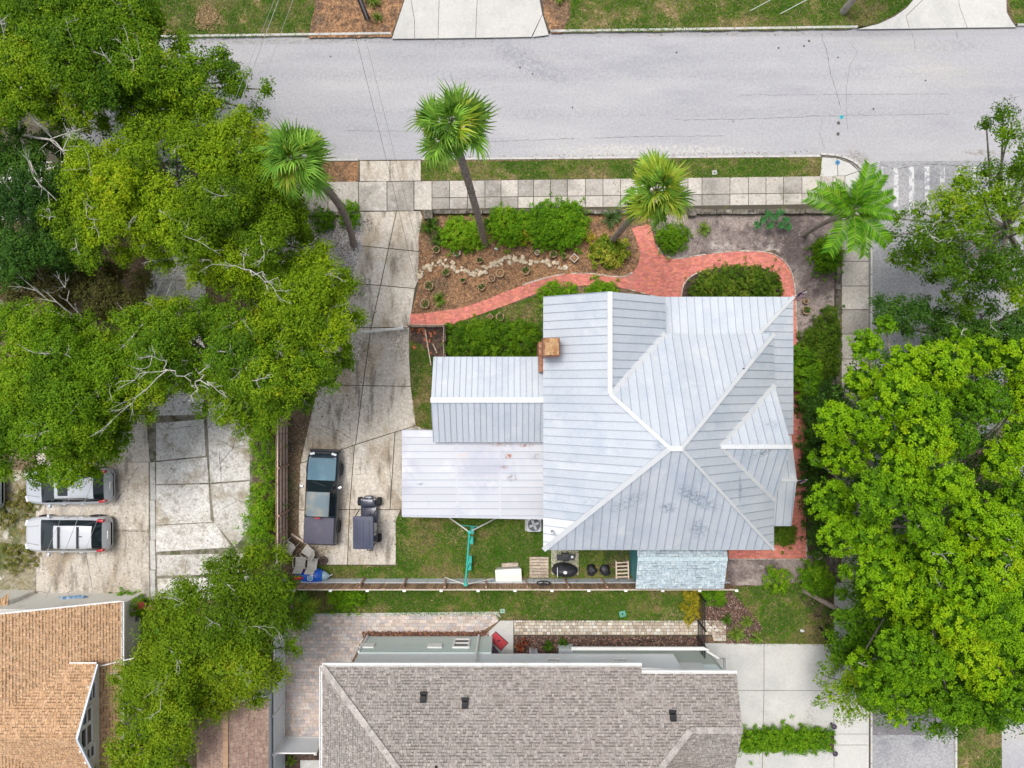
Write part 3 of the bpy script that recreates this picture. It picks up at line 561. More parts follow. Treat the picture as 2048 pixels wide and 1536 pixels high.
# ---------------------------------------------------------------- house materials
STAIN = (0.24, 0.29, 0.36)
M_metal = mat('galvanised_roof', (0.515, 0.555, 0.605), [((0.445, 0.495, 0.565), 0.5, 0.45, 0.7, 4), ((0.575, 0.60, 0.63), 0.9, 0.52, 0.75, 5), ((0.45, 0.49, 0.55), 2.0, 0.62, 0.8, 7, None, 0.6)], 0.5, metal=0.12, bump=0.002, bscale=12, rnd=0.03, speck=0.03, sscale=30,
    spots=[(w(1400, 1000, 6.3), (1.7, .5, -.5), STAIN, 1.1), (w(1340, 1020, 6.0), (.6, .4), STAIN, 1.0), (w(1400, 1060, 5), (.6, .8, .5), STAIN, .9), (w(1250, 1000, 5), (1.4, .5, .5), STAIN, .8), (w(1475, 975, 5), (.12, .9), (.15, .2, .28), .9), (w(1520, 905, 5.5), (.7, .22, .5), (.12, .17, .22), .9), (w(1535, 850, 5), (.5, .4), STAIN, .5), (w(1320, 890, 7), (.4, .3), STAIN, .8), (w(1180, 1000, 5), (.8, .5), STAIN, .35)])
M_carport = mat('carport_metal', (0.48, 0.49, 0.53), [((0.40, 0.41, 0.48), 0.45, 0.47, 0.68, 6), ((0.54, 0.55, 0.58), 0.8, 0.52, 0.75, 5), ((0.32, 0.37, 0.43), 1.2, 0.60, 0.78, 8, None, 0.7)], 0.5, metal=0.2, bump=0.002, bscale=12, rnd=0.04,
    spots=[(w(1052, 890, 2.6), (.62, .16), (.24, .07, .02), 1.0), (w(1000, 888, 2.6), (1.0, .2), (.28, .16, .12), .7), (w(1017, 912, 2.6), (.25, .22), (.32, .10, .02), 1.2), (w(925, 912, 2.6), (.45, .35), (.50, .40, .34), .6), (w(1008, 934, 2.6), (.3, .15), (.25, .14, .1), .8), (w(1068, 912, 2.6), (.5, .3), (.26, .27, .3), .8), (w(1025, 955, 2.6), (.4, .3), (.2, .18, .2), .8), (w(842, 968, 2.6), (.35, .1), (.15, .15, .2), .9), (w(960, 940, 2.6), (1.6, 1.2), (.42, .42, .5), .5)])
M_seam = mat('roof_seam', (0.36, 0.41, 0.48), (), 0.5, metal=0.25)  # darker than the panels: seam dirt plus the rib's shaded side put into the colour
M_cap = mat('ridge_metal', (0.585, 0.605, 0.62), [((0.50, 0.525, 0.55), 1.2, 0.5, 0.75, 6)], 0.5, metal=0.15, bump=0.002)
M_newmetal = mat('new_roof_metal', (0.70, 0.71, 0.72), (), 0.45, metal=0.1)
M_white = mat('white_paint', (0.78, 0.78, 0.76), [((0.66, 0.66, 0.63), 1.5, 0.5, 0.75, 5)], 0.6, bump=0.002)
M_siding = mat('cream_siding', (0.66, 0.63, 0.54), [((0.58, 0.55, 0.46), 1.5, 0.5, 0.75, 5)], 0.7)
M_glass = glass('window_glass')
M_chim = mat('chimney_brick', (0.36, 0.17, 0.10), [((0.22, 0.09, 0.05), 6, 0.45, 0.6), ((0.48, 0.33, 0.22), 9, 0.55, 0.7)], 0.9, speck=0.3, bump=0.01)
M_rustcap = mat('rusty_cap', (0.42, 0.25, 0.12), [((0.28, 0.13, 0.05), 3, 0.45, 0.65, 6), ((0.55, 0.38, 0.2), 5, 0.55, 0.7)], 0.8, speck=0.2)
M_wood = mat('weathered_wood', (0.42, 0.27, 0.20), [((0.28, 0.16, 0.11), 3, 0.45, 0.65, 6, (1, 1, .2)), ((0.42, 0.32, 0.24), 5, 0.55, 0.72, 6)], 0.85, rnd=0.16, speck=0.2, bump=0.006)
M_greywood = mat('bleached_wood', (0.46, 0.38, 0.30), [((0.30, 0.23, 0.17), 4, 0.45, 0.65, 7, (.4, 3, 1)), ((0.58, 0.50, 0.42), 5, 0.55, 0.72)], 0.85, rnd=0.12, speck=0.2, bump=0.006)
M_stonewall = mat('mossy_block', (0.17, 0.15, 0.12), [((0.07, 0.06, 0.05), 2.5, 0.45, 0.65, 7), ((0.30, 0.28, 0.24), 3.0, 0.55, 0.7, 7), ((0.09, 0.11, 0.05), 1.5, 0.55, 0.7)], 0.95, rnd=0.15, bump=0.02, bscale=20, speck=0.25)
M_black = mat('black_iron', (0.015, 0.015, 0.017), (), 0.5)
def seam_roof(parent, poly, m, up=None, width=0.40, off=0.0, name='panel', new=None, th=0.03, rib=0.022):
    """planar 3d facet -> standing-seam panels running up the slope"""
    P = [Vector(p) for p in poly]
    n = Vector()
    for i in range(1, len(P) - 1): n += (P[i] - P[0]).cross(P[i + 1] - P[0])
    n.normalize()
    if n.z < 0: n = -n
    v = Vector(up) if up is not None else Vector((-n.x, -n.y, 0))
    v = (v - n * v.dot(n)).normalized(); u = v.cross(n).normalized(); o = P[0]
    Q = [((p - o).dot(u), (p - o).dot(v)) for p in P]; u0, u1 = min(q[0] for q in Q), max(q[0] for q in Q)
    k = u0 - off
    to3 = lambda a, b: o + u * a + v * b
    while k < u1:
        c = clip_half(clip_half(Q, -1, 0, -k), 1, 0, k + width)
        if len(c) >= 3 and abs(area2(c)) > 0.004:
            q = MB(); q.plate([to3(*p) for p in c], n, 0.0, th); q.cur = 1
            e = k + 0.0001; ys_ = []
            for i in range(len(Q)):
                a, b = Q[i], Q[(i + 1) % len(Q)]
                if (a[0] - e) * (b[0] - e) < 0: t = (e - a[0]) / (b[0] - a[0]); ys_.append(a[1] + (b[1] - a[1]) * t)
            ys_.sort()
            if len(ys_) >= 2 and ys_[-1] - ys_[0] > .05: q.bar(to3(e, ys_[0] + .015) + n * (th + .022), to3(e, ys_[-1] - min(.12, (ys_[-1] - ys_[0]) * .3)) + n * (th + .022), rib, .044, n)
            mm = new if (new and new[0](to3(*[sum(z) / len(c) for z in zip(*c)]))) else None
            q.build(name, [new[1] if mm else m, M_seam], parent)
        k += width
def cap(parent, a, b, wd=0.22, m=None, name='ridge_cap', th=0.03, lift=0.085):
    return MB().bar(Vector(a) + Vector((0, 0, lift)), Vector(b) + Vector((0, 0, lift)), wd, th).build(name, m or M_cap, parent)
def window(parent, c, d, face, fm=None):
    "c centre on the wall, d=(width,height), face=outward unit vector"
    f = Vector(face); s_ = Vector((0, 0, 1)).cross(f)
    q = MB(); c = Vector(c)
    for a in (-1, 1): q.bar(c + s_ * a * d[0] / 2 - Vector((0, 0, d[1] / 2)) + f * .03, c + s_ * a * d[0] / 2 + Vector((0, 0, d[1] / 2)) + f * .03, .09, .09, f)
    for a in (-1, 0, 1): q.bar(c - s_ * d[0] / 2 + Vector((0, 0, a * d[1] / 2)) + f * .034, c + s_ * d[0] / 2 + Vector((0, 0, a * d[1] / 2)) + f * .034, .08 if a else .04, .09, f)
    o = q.build('window', fm or M_white, parent)
    MB().bar(c - s_ * d[0] / 2 + f * .012, c + s_ * d[0] / 2 + f * .012, d[1], .02, f).build('pane', M_glass, o)
    return o
# ---------------------------------------------------------------- main house
EV = 4.0; kE = S * (H - EV) / H
XW, XE, YN, YS, YG = 63 * kE, 523 * kE, 100 * kE, -331 * kE, 174 * kE
ZP = 7.4; YP = (YN + YS) / 2; XA, XB = 6.95, 7.45; XR = 184.5 * kE; sl = (ZP - EV) / (XA - XW); ZR = EV + sl * (XR - XW); XGE = 2 * XR - XW
sn = (ZP - EV) / (YN - YP); YV = YN - (ZR - EV) / sn
house = thing('house', 'cottage with pale galvanised standing seam hip roof, brick chimney and attached carport', 'house', (6, -2, ZL))
wl_ = MB()
wl_.box(((XW + XE) / 2 + .0, (YN + YS) / 2, 2.05), (XE - XW - 1.0, YN - YS - 1.0, 3.9)); wl_.box(((XW + XGE) / 2, (YG + YN) / 2 - .35, 2.05), (XGE - XW - 1.0, YG - YN - .1, 3.9))
wl_.add([(XW + .5, YG - .42, 3.9), (XGE - .5, YG - .42, 3.9), (XR, YG - .42, ZR - .25), (XW + .5, YG - .6, 3.9), (XGE - .5, YG - .6, 3.9), (XR, YG - .6, ZR - .25)], [(0, 1, 2), (5, 4, 3), (0, 2, 5, 3), (1, 4, 5, 2)])
wl_.box((-1.15, -.78, 1.5), (5.0, 3.7, 2.9))
wall = wl_.build('wall', M_siding, house)
for c, f in (((XR, YG - .42, 2.0), (0, 1, 0)), ((9.2, YN - .5, 1.8), (0, 1, 0)), ((4.5, YS + .5, 2.0), (0, -1, 0)), ((9.0, YS + .5, 2.0), (0, -1, 0)), ((XE - .5, -6.6, 2.0), (1, 0, 0)), ((XW + .5, 3.2, 2.0), (-1, 0, 0)), ((-3.65, -.7, 1.7), (-1, 0, 0))): window(house, c, (1.1, 1.3), f)
dr = MB().box((11.2, YN - .47, 1.15), (.95, .08, 2.1)).build('door', mat('door_red', (.3, .05, .04), rough_=.5), house); MB().blob((11.55, YN - .41, 1.15), (.04, .04, .04), 1, 6, 4, 0).build('handle', M_black, dr)
roof = MB().box(((XW + XE) / 2, YP, EV - .12), (XE - XW - .12, YN - YS - .12, .08)).build('roof', M_white, house)
def Z(x, y, z): return Vector((x, y, z))
Wn = lambda p: p.x < 3.2 and p.y < -6.55
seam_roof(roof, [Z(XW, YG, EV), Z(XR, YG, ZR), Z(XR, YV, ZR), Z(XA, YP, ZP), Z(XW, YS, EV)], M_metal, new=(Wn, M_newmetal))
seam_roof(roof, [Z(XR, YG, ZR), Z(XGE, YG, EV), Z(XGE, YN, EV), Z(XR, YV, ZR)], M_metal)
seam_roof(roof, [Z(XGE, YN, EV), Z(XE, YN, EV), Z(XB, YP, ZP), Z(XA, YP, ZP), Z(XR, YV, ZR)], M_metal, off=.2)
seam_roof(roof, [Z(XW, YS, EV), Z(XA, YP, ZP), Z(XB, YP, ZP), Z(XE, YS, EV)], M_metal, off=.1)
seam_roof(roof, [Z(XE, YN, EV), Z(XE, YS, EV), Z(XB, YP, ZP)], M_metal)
for a, b, wd in ((Z(XR, YG, ZR), Z(XR, YV, ZR), .22), (Z(XR, YV, ZR), Z(XA, YP, ZP), .16), (Z(XA - .05, YP, ZP), Z(XB + .05, YP, ZP), .24), (Z(XA, YP, ZP), Z(XW, YS, EV), .24), (Z(XB, YP, ZP), Z(XE, YN, EV), .18), (Z(XB, YP, ZP), Z(XE, YS, EV), .14)): cap(roof, a, b, wd)
cap(roof, Z(XR + .08, YV - .02, ZR), Z(XGE, YN, EV), .3, name='valley_flashing', lift=.085)
# dormer
kd = S * (H - 6.03) / H; DY0, DY1 = -.05, -5.72; DYR = (DY0 + DY1) / 2; DZ = 6.03; DX = XE + .04; DXW = XE - (DZ - EV) / sl
dorm = MB().add([(XE - .25, DY0 - .3, EV - .1), (XE - .25, DY1 + .3, EV - .1), (XE - .25, DYR, DZ - .2), (XE - 2.6, DYR, DZ - .2)], [(0, 1, 2), (0, 2, 3), (1, 3, 2), (0, 3, 1)]).build('dormer', M_siding, house)
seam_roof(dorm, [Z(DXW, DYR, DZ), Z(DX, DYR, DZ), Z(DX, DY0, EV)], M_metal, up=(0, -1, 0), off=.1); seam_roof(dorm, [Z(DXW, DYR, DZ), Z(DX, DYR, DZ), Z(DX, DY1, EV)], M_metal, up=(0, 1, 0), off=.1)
cap(dorm, Z(DXW, DYR, DZ), Z(DX + .02, DYR, DZ), .2); cap(dorm, Z(DXW, DYR, DZ + .0), Z(DX, DY0, EV), .24, name='valley_flashing'); cap(dorm, Z(DXW, DYR, DZ), Z(DX, DY1, EV), .2, name='valley_flashing')
window(dorm, (XE - .25, DYR, 4.85), (.9, .8), (1, 0, 0))
# porch roofs
PE = 2.75; kp = S * (H - PE) / H; PX, PY = 562 * kp, 174 * kp; pr = 2.1; PZ = PE + .25 * pr
porch = MB().box((10.3, 3.35, .2), (6.4, 2.0, .2)).build('porch', M_greywood, house)
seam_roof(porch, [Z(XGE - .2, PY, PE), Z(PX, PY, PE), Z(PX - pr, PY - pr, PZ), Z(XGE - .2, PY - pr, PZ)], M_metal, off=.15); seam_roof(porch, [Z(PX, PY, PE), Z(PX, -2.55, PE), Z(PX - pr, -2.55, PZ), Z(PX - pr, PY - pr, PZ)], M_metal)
cap(porch, Z(PX, PY, PE), Z(PX - pr, PY - pr, PZ), .16)
for x, y in ((PX - .25, PY - .25), (PX - .25, -.2), (11.5, PY - .25), (9.5, PY - .25), (7.9, PY - .25)): MB().box((x, y, 1.4), (.14, .14, 2.6)).build('porch_post', M_white, porch)
e0, e1, er = -2.63, -7.24, -4.83; RX = 569 * S * (H - 3.2) / H; EX = 559 * kp
eporch = MB().box((13.2, (e0 + e1) / 2, 1.4), (1.4, 4.2, 2.6)).build('side_porch', M_siding, house)
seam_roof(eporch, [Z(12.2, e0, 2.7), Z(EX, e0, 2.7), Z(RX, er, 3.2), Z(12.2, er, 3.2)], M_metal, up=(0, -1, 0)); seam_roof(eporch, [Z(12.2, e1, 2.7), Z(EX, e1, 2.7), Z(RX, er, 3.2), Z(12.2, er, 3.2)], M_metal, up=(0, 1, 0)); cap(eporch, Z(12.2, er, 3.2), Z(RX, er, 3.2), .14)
# west wing
WE, WR = 2.9, 3.9; kw = S * (H - WE) / H; wy0, wy1 = 54 * kw, -116 * kw; wx = -157 * kw; wyr = (wy0 + wy1) / 2
wing = MB().add([(wx + .3, wy0 - .3, WE - .05), (wx + .3, wy1 + .3, WE - .05), (wx + .3, wyr, WR - .1), (XW + .4, wy0 - .3, WE - .05), (XW + .4, wy1 + .3, WE - .05), (XW + .4, wyr, WR - .1)], [(0, 2, 1), (3, 4, 5), (0, 3, 5, 2), (1, 2, 5, 4)]).build('west_wing', M_siding, house)
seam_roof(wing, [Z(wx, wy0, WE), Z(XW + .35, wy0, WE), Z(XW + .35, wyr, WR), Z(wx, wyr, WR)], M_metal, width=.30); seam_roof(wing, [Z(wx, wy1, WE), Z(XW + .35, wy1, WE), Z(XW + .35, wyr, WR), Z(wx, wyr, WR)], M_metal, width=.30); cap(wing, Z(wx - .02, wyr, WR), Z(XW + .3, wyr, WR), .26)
# carport
CZ = 2.55; kc = S * (H - CZ) / H; cx0, cy0, cy1 = -220 * kc, -92 * kc, -266 * kc
cp = MB()
for x in (cx0 + .2, -2.2, 1.2):
    for y in (cy0 - .3, cy1 + .3): cp.box((x, y, 1.3), (.1, .1, 2.4))
cp.bar((cx0 + .1, cy0 - .25, CZ - .1), (1.9, cy0 - .25, CZ - .1), .06, .14); cp.bar((cx0 + .1, cy1 + .25, CZ - .1), (1.9, cy1 + .25, CZ - .1), .06, .14)
cpo = cp.build('carport', M_white, house)
for x0, x1, dz in ((cx0, -2.78, 0.), (-2.79, -.56, .012), (-.57, 1.95, .024)):
    seam_roof(cpo, [Z(x0, cy0, CZ + dz), Z(x1, cy0, CZ + dz), Z(x1, cy1 - (x1 - cx0) * .017, CZ + dz - .02), Z(x0, cy1 - (x0 - cx0) * .017, CZ + dz - .02)], M_carport, up=(1, 0, 0), width=.366, th=.012)
# chimney
chm = MB(); chm.box((1.85, 1.73, 4.3), (.74, .86, 2.6)); chm.box((1.44, 1.35, 1.9), (.22, 1.5, 3.6)); cho = chm.build('chimney', M_chim, house)
for i in range(10):
    for j, (ox, oy, rz) in enumerate([(-.37, -.29 + .195 * a, 1.5708) for a in range(4)] + [(.37, -.29 + .195 * a, 1.5708) for a in range(4)]):
        MB().box((1.85 + ox, 1.73 + oy + (.05 if i % 2 else 0), 5.55 - i * .075), (.185, .03, .062), rz).build('brick', M_chim, cho)
MB().rbox((1.86, 1.74, 5.68), (.66, .78, .1), .03).build('chimney_cap', M_rustcap, cho)
p = w(1106, 1067, 4.8); v = MB(); v.lathe((p.x, p.y, 4.2), [(.09, 0), (.06, .3), (.05, .62), (.06, .62), (.06, .66), (.02, .67)], 10); v.build('vent_pipe', mat('vent_metal', (.35, .36, .38), rough_=.4, metal=.6), house, smooth=True)
p = w(1487, 737, 5.2); MB().lathe((p.x, p.y, p.z - .3), [(.03, 0), (.03, .4)], 8).build('vent_pipe', M_black, house)
# ---------------------------------------------------------------- shingle roofs
def shingles(parent, poly, course, tab, pal, m, seed=0, name='shingle', th=.012, lift=.03, dash=0.55):
    P = [Vector(p) for p in poly]; n = Vector()
    for i in range(1, len(P) - 1): n += (P[i] - P[0]).cross(P[i + 1] - P[0])
    n.normalize()
    if n.z < 0: n = -n
    v = Vector((-n.x, -n.y, 0)); v = (v - n * v.dot(n)).normalized(); u = v.cross(n).normalized(); o = P[0]; rr = random.Random(seed)
    Q = [((p - o).dot(u), (p - o).dot(v)) for p in P]; u0, u1 = min(q[0] for q in Q), max(q[0] for q in Q); v0, v1 = min(q[1] for q in Q), max(q[1] for q in Q); q = MB(); y = v0; r_ = 0
    while y < v1:
        row = clip_half(clip_half(Q, 0, -1, -y), 0, 1, y + course)
        if len(row) >= 3:
            x = u0 - (r_ * tab * .37) % tab
            while x < u1:
                tw = tab * rr.choice((.7, 1, 1, 1.3)); c = clip_half(clip_half(row, -1, 0, -(x + .006)), 1, 0, x + tw - .006)
                pcs = []
                if len(c) >= 3:
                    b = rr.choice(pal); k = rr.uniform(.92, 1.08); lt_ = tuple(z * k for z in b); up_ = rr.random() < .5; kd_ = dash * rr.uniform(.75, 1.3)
                    if dash and rr.random() < .5: pcs = [(clip_half(c, 0, 1, y + course * .58), lt_), (clip_half(c, 0, -1, -(y + course * .58)), tuple(z * kd_ for z in lt_))]  # upper strip of some tabs tinted darker as a painted shadow line
                    else: pcs = [(c, lt_)]
                for c, tn_ in pcs:
                    if len(c) < 3: continue
                    q.tint = tn_
                    mn = min(z[1] for z in c); pts_ = [o + u * a + v * (b_) for a, b_ in c]
                    lo = [pt + n * (th * (2.2 if up_ else 1.1) * (1 - (b_ - y) / course) + .004) for pt, (a, b_) in zip(pts_, c)]
                    nn = len(lo); bs = [pt - n * .01 for pt in pts_]; f = tuple(range(nn)); cr = sum(((lo[i] - lo[0]).cross(lo[(i + 1) % nn] - lo[0]) for i in range(1, nn - 1)), Vector())
                    sd_ = [(nn + i, nn + (i + 1) % nn, (i + 1) % nn, i) for i in range(nn)]
                    if cr.dot(n) < 0: f = f[::-1]; sd_ = [z[::-1] for z in sd_]
                    q.add(lo + bs, [f] + sd_)
                x += tw
        y += course; r_ += 1
    ob = q.build(name, m, parent); return stuff(ob)
def shmat(name, layers): return mat(name, (1, 1, 1), layers, 0.95, attr=True, speck=0.18, sscale=50, bump=0.002, bscale=60)
# grey-brown neighbour house
nb = thing('house', 'two storey pale green and white house with grey brown shingle roof and white gutters', 'house', w(1060, 1420, ZL))
M_green = mat('pale_green_wall', (0.56, 0.65, 0.62), [((0.50, 0.59, 0.57), 1.2, .5, .75)], .7); M_wwall = mat('white_lap_siding', (0.74, 0.76, 0.77), [((0.68, 0.71, 0.73), 1.2, .5, .75)], .65)
NE = 5.5; kn = S * (H - NE) / H; yE = -565 * kn; nsl = .45; xW = -379 * kn
pn0, pn1 = Vector((0, yE, NE)), Vector((0, nsl, 1)).normalized()
F = lambda x, y: on_plane(x, y, pn0, pn1)
p2 = Vector((0, -nsl, 0)); hipend = Z(xW + 5.6, yE - 5.6, NE + nsl * 5.6)
nroof = MB().prism([(xW + .1, yE - .1), (1270 * S * .85 - 1024 * S * .85, yE - .1), (10.2, yE - .3), (10.2, yE - 11), (xW + .1, yE - 11)], NE - .2, NE - .08).build('roof', M_white, nb)
NPAL = [(0.31, 0.275, 0.25), (0.28, 0.25, 0.225), (0.34, 0.305, 0.28), (0.295, 0.265, 0.245), (0.265, 0.235, 0.215)]
M_nsh = shmat('grey_brown_shingle', [((0.36, 0.335, 0.315), 0.5, .5, .75, 4, None, .4), ((0.20, 0.18, 0.165), 1.2, .56, .75, 5, None, .35)])
ridgeE0, ridgeE1 = F(1380, 1460), F(1485, 1460)
N1 = [F(645, 1333), F(1283, 1333), F(1283, 1347), F(1473, 1348), ridgeE1, ridgeE0, F(1318, 1540), F(1290, 1580), hipend + Z(9, 0, 0), hipend]
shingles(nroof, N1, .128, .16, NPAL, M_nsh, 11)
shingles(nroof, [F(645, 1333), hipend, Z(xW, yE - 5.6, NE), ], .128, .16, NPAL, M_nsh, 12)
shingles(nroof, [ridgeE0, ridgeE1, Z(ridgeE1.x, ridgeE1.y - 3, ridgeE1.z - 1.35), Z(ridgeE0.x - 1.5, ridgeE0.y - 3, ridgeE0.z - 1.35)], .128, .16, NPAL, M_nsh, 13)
MB().plate([p_ - Z(0, 0, .02) for p_ in N1], Vector((0, nsl, 1)).normalized(), -.12, -.012).build('roof_deck', M_wood, nroof)
_rz = hipend.z; _ys = yE - 11.2
for _q in ([hipend - Z(0, 0, .03), Z(10, hipend.y, _rz - .03), Z(10, _ys, NE - .03), Z(xW, _ys, NE - .03)], [hipend - Z(0, 0, .035), Z(xW, yE - 5.6, NE - .03), Z(xW, _ys, NE - .03)]): MB().plate(_q, Vector((0, 0, 1)), -.08, 0).build('roof_slope', mat('plain_shingle', (.29, .26, .235), [((.22, .195, .175), 6, .5, .6)], .95, speck=.25), nroof)
M_rcap = mat('ridge_shingle', (0.37, 0.335, 0.31), [((0.27, 0.25, 0.23), 2, .5, .7)], .95, rnd=.14, speck=.2)
for a, b in ((N1[0], hipend), (ridgeE0 - Z(.0, 0, 0), ridgeE1), (ridgeE0, F(1318, 1540))):
    d = b - a; n_ = int(d.length / .24)
    for i in range(n_): MB().bar(a + d * (i / n_) + Z(0, 0, .045), a + d * ((i + 1) / n_) + Z(0, 0, .03), .3, .02).build('ridge_shingle', M_rcap, nroof)
for x, y in ((847, 1395), (930, 1407), (1345, 1432)):
    p_ = F(x, y); q = MB(); q.rbox((p_.x, p_.y, p_.z + .12), (.27, .3, .24), .04); q.box((p_.x, p_.y + .2, p_.z + .02), (.34, .16, .03)); q.box((p_.x, p_.y - .1, p_.z + .26), (.2, .04, .02)); q.build('roof_vent', M_black, nroof)
p_ = F(872, 1534); MB().lathe((p_.x, p_.y, p_.z), [(.06, 0), (.06, .35)], 8).build('vent_pipe', M_black, nroof)
# white wall upper storey and pale lower storey
wb = MB().prism([w2(735, 1272, .1), w2(985, 1272, .1), w2(985, 1285, .1), (w2(985, 0, .1)[0], -21), (w2(735, 0, .1)[0], -21)], ZL, 2.35).build('wall', M_green, nb)
yl = w(0, 1308, 2.4).y
wu = MB(); wu.prism([(-7.9, yl), (9.7 - 1.4, yl), (9.7 - 1.4, -21), (-7.9, -21)], 2.35, NE - .2); wu.prism([(8.3, yl - .45), (9.75, yl - .45), (9.75, -21), (8.3, -21)], 2.35, NE - .25)
wuo = wu.build('upper_wall', M_wwall, nb)
MB().prism([w2(1143, 1296, .1), w2(1408, 1296, .1), w2(1432, 1320, .1), (10.4, -21), (w2(1143, 0, .1)[0], -21)], ZL, 2.3).build('garage_wall', M_green, nb)
MB().prism([w2(1143, 1294, 2.35), w2(1408, 1294, 2.35), w2(1420, 1300, 2.35), w2(1143, 1300, 2.35)], 2.28, 2.4).build('ledge', M_white, nb)
for x in (740, 875): MB().box((w(x - 5, 1290, 1.5).x, w(0, 1272, 0).y + .05, 1.55), (.75, .12, .5)).build('window', M_white, nb)
yw_ = w(0, 1272, .1).y + .01
window(nb, (w(923, 1290, 1.3).x, yw_, 1.25), (.8, 1.1), (0, 1, 0))
for x in (1108, 1240): window(nb, (w(x, 1320, 3.3).x, yl + .01, 3.45), (.7, .6), (0, 1, 0))
MB().tube([(w(958, 1272, 0).x, yw_ + .07, .2), (w(958, 1272, 0).x, yw_ + .07, 2.9), (w(958, 1272, 0).x, yw_ + .3, 5.2)], .06, 8).build('downpipe', M_white, nb)
MB().tube([(w(735, 1272, 0).x + .05, yw_ + .03, .2), (w(735, 1272, 0).x + .05, yw_ + .03, 2.4)], .06, 8).build('downpipe', M_white, nb)
MB().tube([w(1410, 1300, .3), w(1415, 1303, 2.2), w(1440, 1318, 2.5), w(1450, 1318, 3.2), w(1450, 1348, 5.3)], .06, 8).build('downpipe', M_white, nb)
MB().box(w(1450, 1335, 2.6), (.12, .9, .25)).build('downpipe_box', M_white, nb)
def gutter(parent, a, b, out, name='gutter', st=.66):
    a = Vector(a); b = Vector(b); f = Vector(out); d = (b - a); q = MB()
    q.bar(a + f * .01, b + f * .01, .02, .12); q.bar(a + f * .13, b + f * .13, .03, .12); q.bar(a + f * .07 - Z(0, 0, .055), b + f * .07 - Z(0, 0, .055), .12, .015)
    n_ = int(d.length / st)
    for i in range(n_ + 1): c_ = a + d * (i / n_); q.bar(c_ + Z(0, 0, .05), c_ + f * .14 + Z(0, 0, .05), .03, .02)
    return q.build(name, M_white, parent)
gutter(nb, F(645, 1332.5) - Z(0, 0, .05), F(1283, 1332.5) - Z(0, 0, .05), (0, 1, 0)); gutter(nb, F(1284, 1347) - Z(0, 0, .05), F(1473, 1347.5) - Z(0, 0, .05), (0, 1, 0)); gutter(nb, Z(xW, yE, NE - .05), Z(xW, yE - 6, NE - .05), (-1, 0, 0))
drn = MB().bar((w(982, 1300, 1.0).x + .1, w(0, 1290, 0).y, 1.15), (w(1000, 1300, 1).x, w(0, 1310, 0).y, 1.15), .08, 2.1).build('door', mat('navy_door', (.06, .05, .12), rough_=.4), nb); MB().blob(drn.data.vertices[0].co + Vector((.2, .1, 1.0)), (.04, .04, .04), 1, 6, 4, 0).build('handle', M_black, drn)
# tan shingle house in the south-west corner
OPAL = [(0.49, 0.305, 0.17), (0.455, 0.275, 0.15), (0.53, 0.34, 0.20), (0.47, 0.29, 0.16), (0.51, 0.325, 0.19)]
M_osh = shmat('tan_shingle', [((0.60, 0.42, 0.26), 0.6, .52, .75, 4, None, .4), ((0.36, 0.20, 0.11), 0.8, .56, .75, 5, None, .35)])
th_ = thing('house', 'white house with tan orange shingle roof and gabled dormer beside the parking court', 'house', w(120, 1400, ZL))
TX, TY, tz, ts = -781 * .0253, -435 * .0253, 3.0, .4
tp = lambda x, y: Z(x, y, tz + ts * (TX - x))
tr = MB().plate([tp(TX, TY), tp(-33, TY), tp(-33, -24), tp(TX, -24)], Vector((ts, 0, 1)).normalized(), -.16, -.02).build('roof', M_white, th_)
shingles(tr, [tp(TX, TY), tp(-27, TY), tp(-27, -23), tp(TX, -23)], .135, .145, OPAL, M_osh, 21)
gutter(th_, Z(TX, TY, tz - .04), Z(TX, -15.6, tz - .04), (1, 0, 0)); gutter(th_, Z(TX, -15.62, tz - .04), Z(TX, -23, tz - .04), (1, 0, 0))
cap(tr, tp(TX, TY + .02), tp(-27, TY + .02), .08, M_white, 'rake_trim', lift=.0)
q = MB(); q.prism([(TX - .5, TY - .45), (-33, TY - .45), (-33, -24), (TX - .5, -24)], ZL, 2.8); tw_ = q.build('wall', mat('stucco_white', (.72, .70, .64), [((.6, .58, .52), 1.0, .5, .7, 6)], .8), th_)
MB().prism([w2(72, 1196, .1), w2(268, 1192, .1), w2(268, 1197, .1), w2(72, 1202, .1)], ZL, 1.1).build('parapet', M_white, th_)
MB().prism([w2(-100, 1180, .1), w2(72, 1180, .1), w2(72, 1240, .1), w2(-100, 1240, .1)], ZL, 2.0).build('wall', tw_.data.materials[0], th_)
shingles(th_, [w(-40, 1225, 2.4), w(18, 1186, 2.2), w(14, 1225, 2.2), w(-40, 1235, 2.4)], .135, .145, OPAL, M_osh, 25)
dzx = -20.5; dzE, dzR = 3.85, 5.4; dy0, dyr = -13.8, -16.7; dy1 = 2 * dyr - dy0
dw_ = MB().add([(dzx - .15, dy0 - .2, 3.2), (dzx - .15, dy1 + .2, 3.2), (dzx - .15, dyr, dzR - .12), (dzx - .15, dy0 - .2, dzE), (dzx - .15, dy1 + .2, dzE)], [(0, 1, 4, 2, 3)]); dw_.prism([(dzx - .16, dy0 - .2), (-30, dy0 - .2), (-30, dy1 + .2), (dzx - .16, dy1 + .2)], 3.0, dzE)
dwo = dw_.build('gable_wall', tw_.data.materials[0], th_)
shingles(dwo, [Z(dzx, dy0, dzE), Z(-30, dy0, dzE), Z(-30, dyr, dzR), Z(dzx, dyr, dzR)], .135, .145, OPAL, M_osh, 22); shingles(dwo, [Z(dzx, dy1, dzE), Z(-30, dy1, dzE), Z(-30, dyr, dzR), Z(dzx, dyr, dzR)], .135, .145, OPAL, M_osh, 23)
M_btrim = mat('pale_blue_trim', (.60, .66, .74), (), .6)
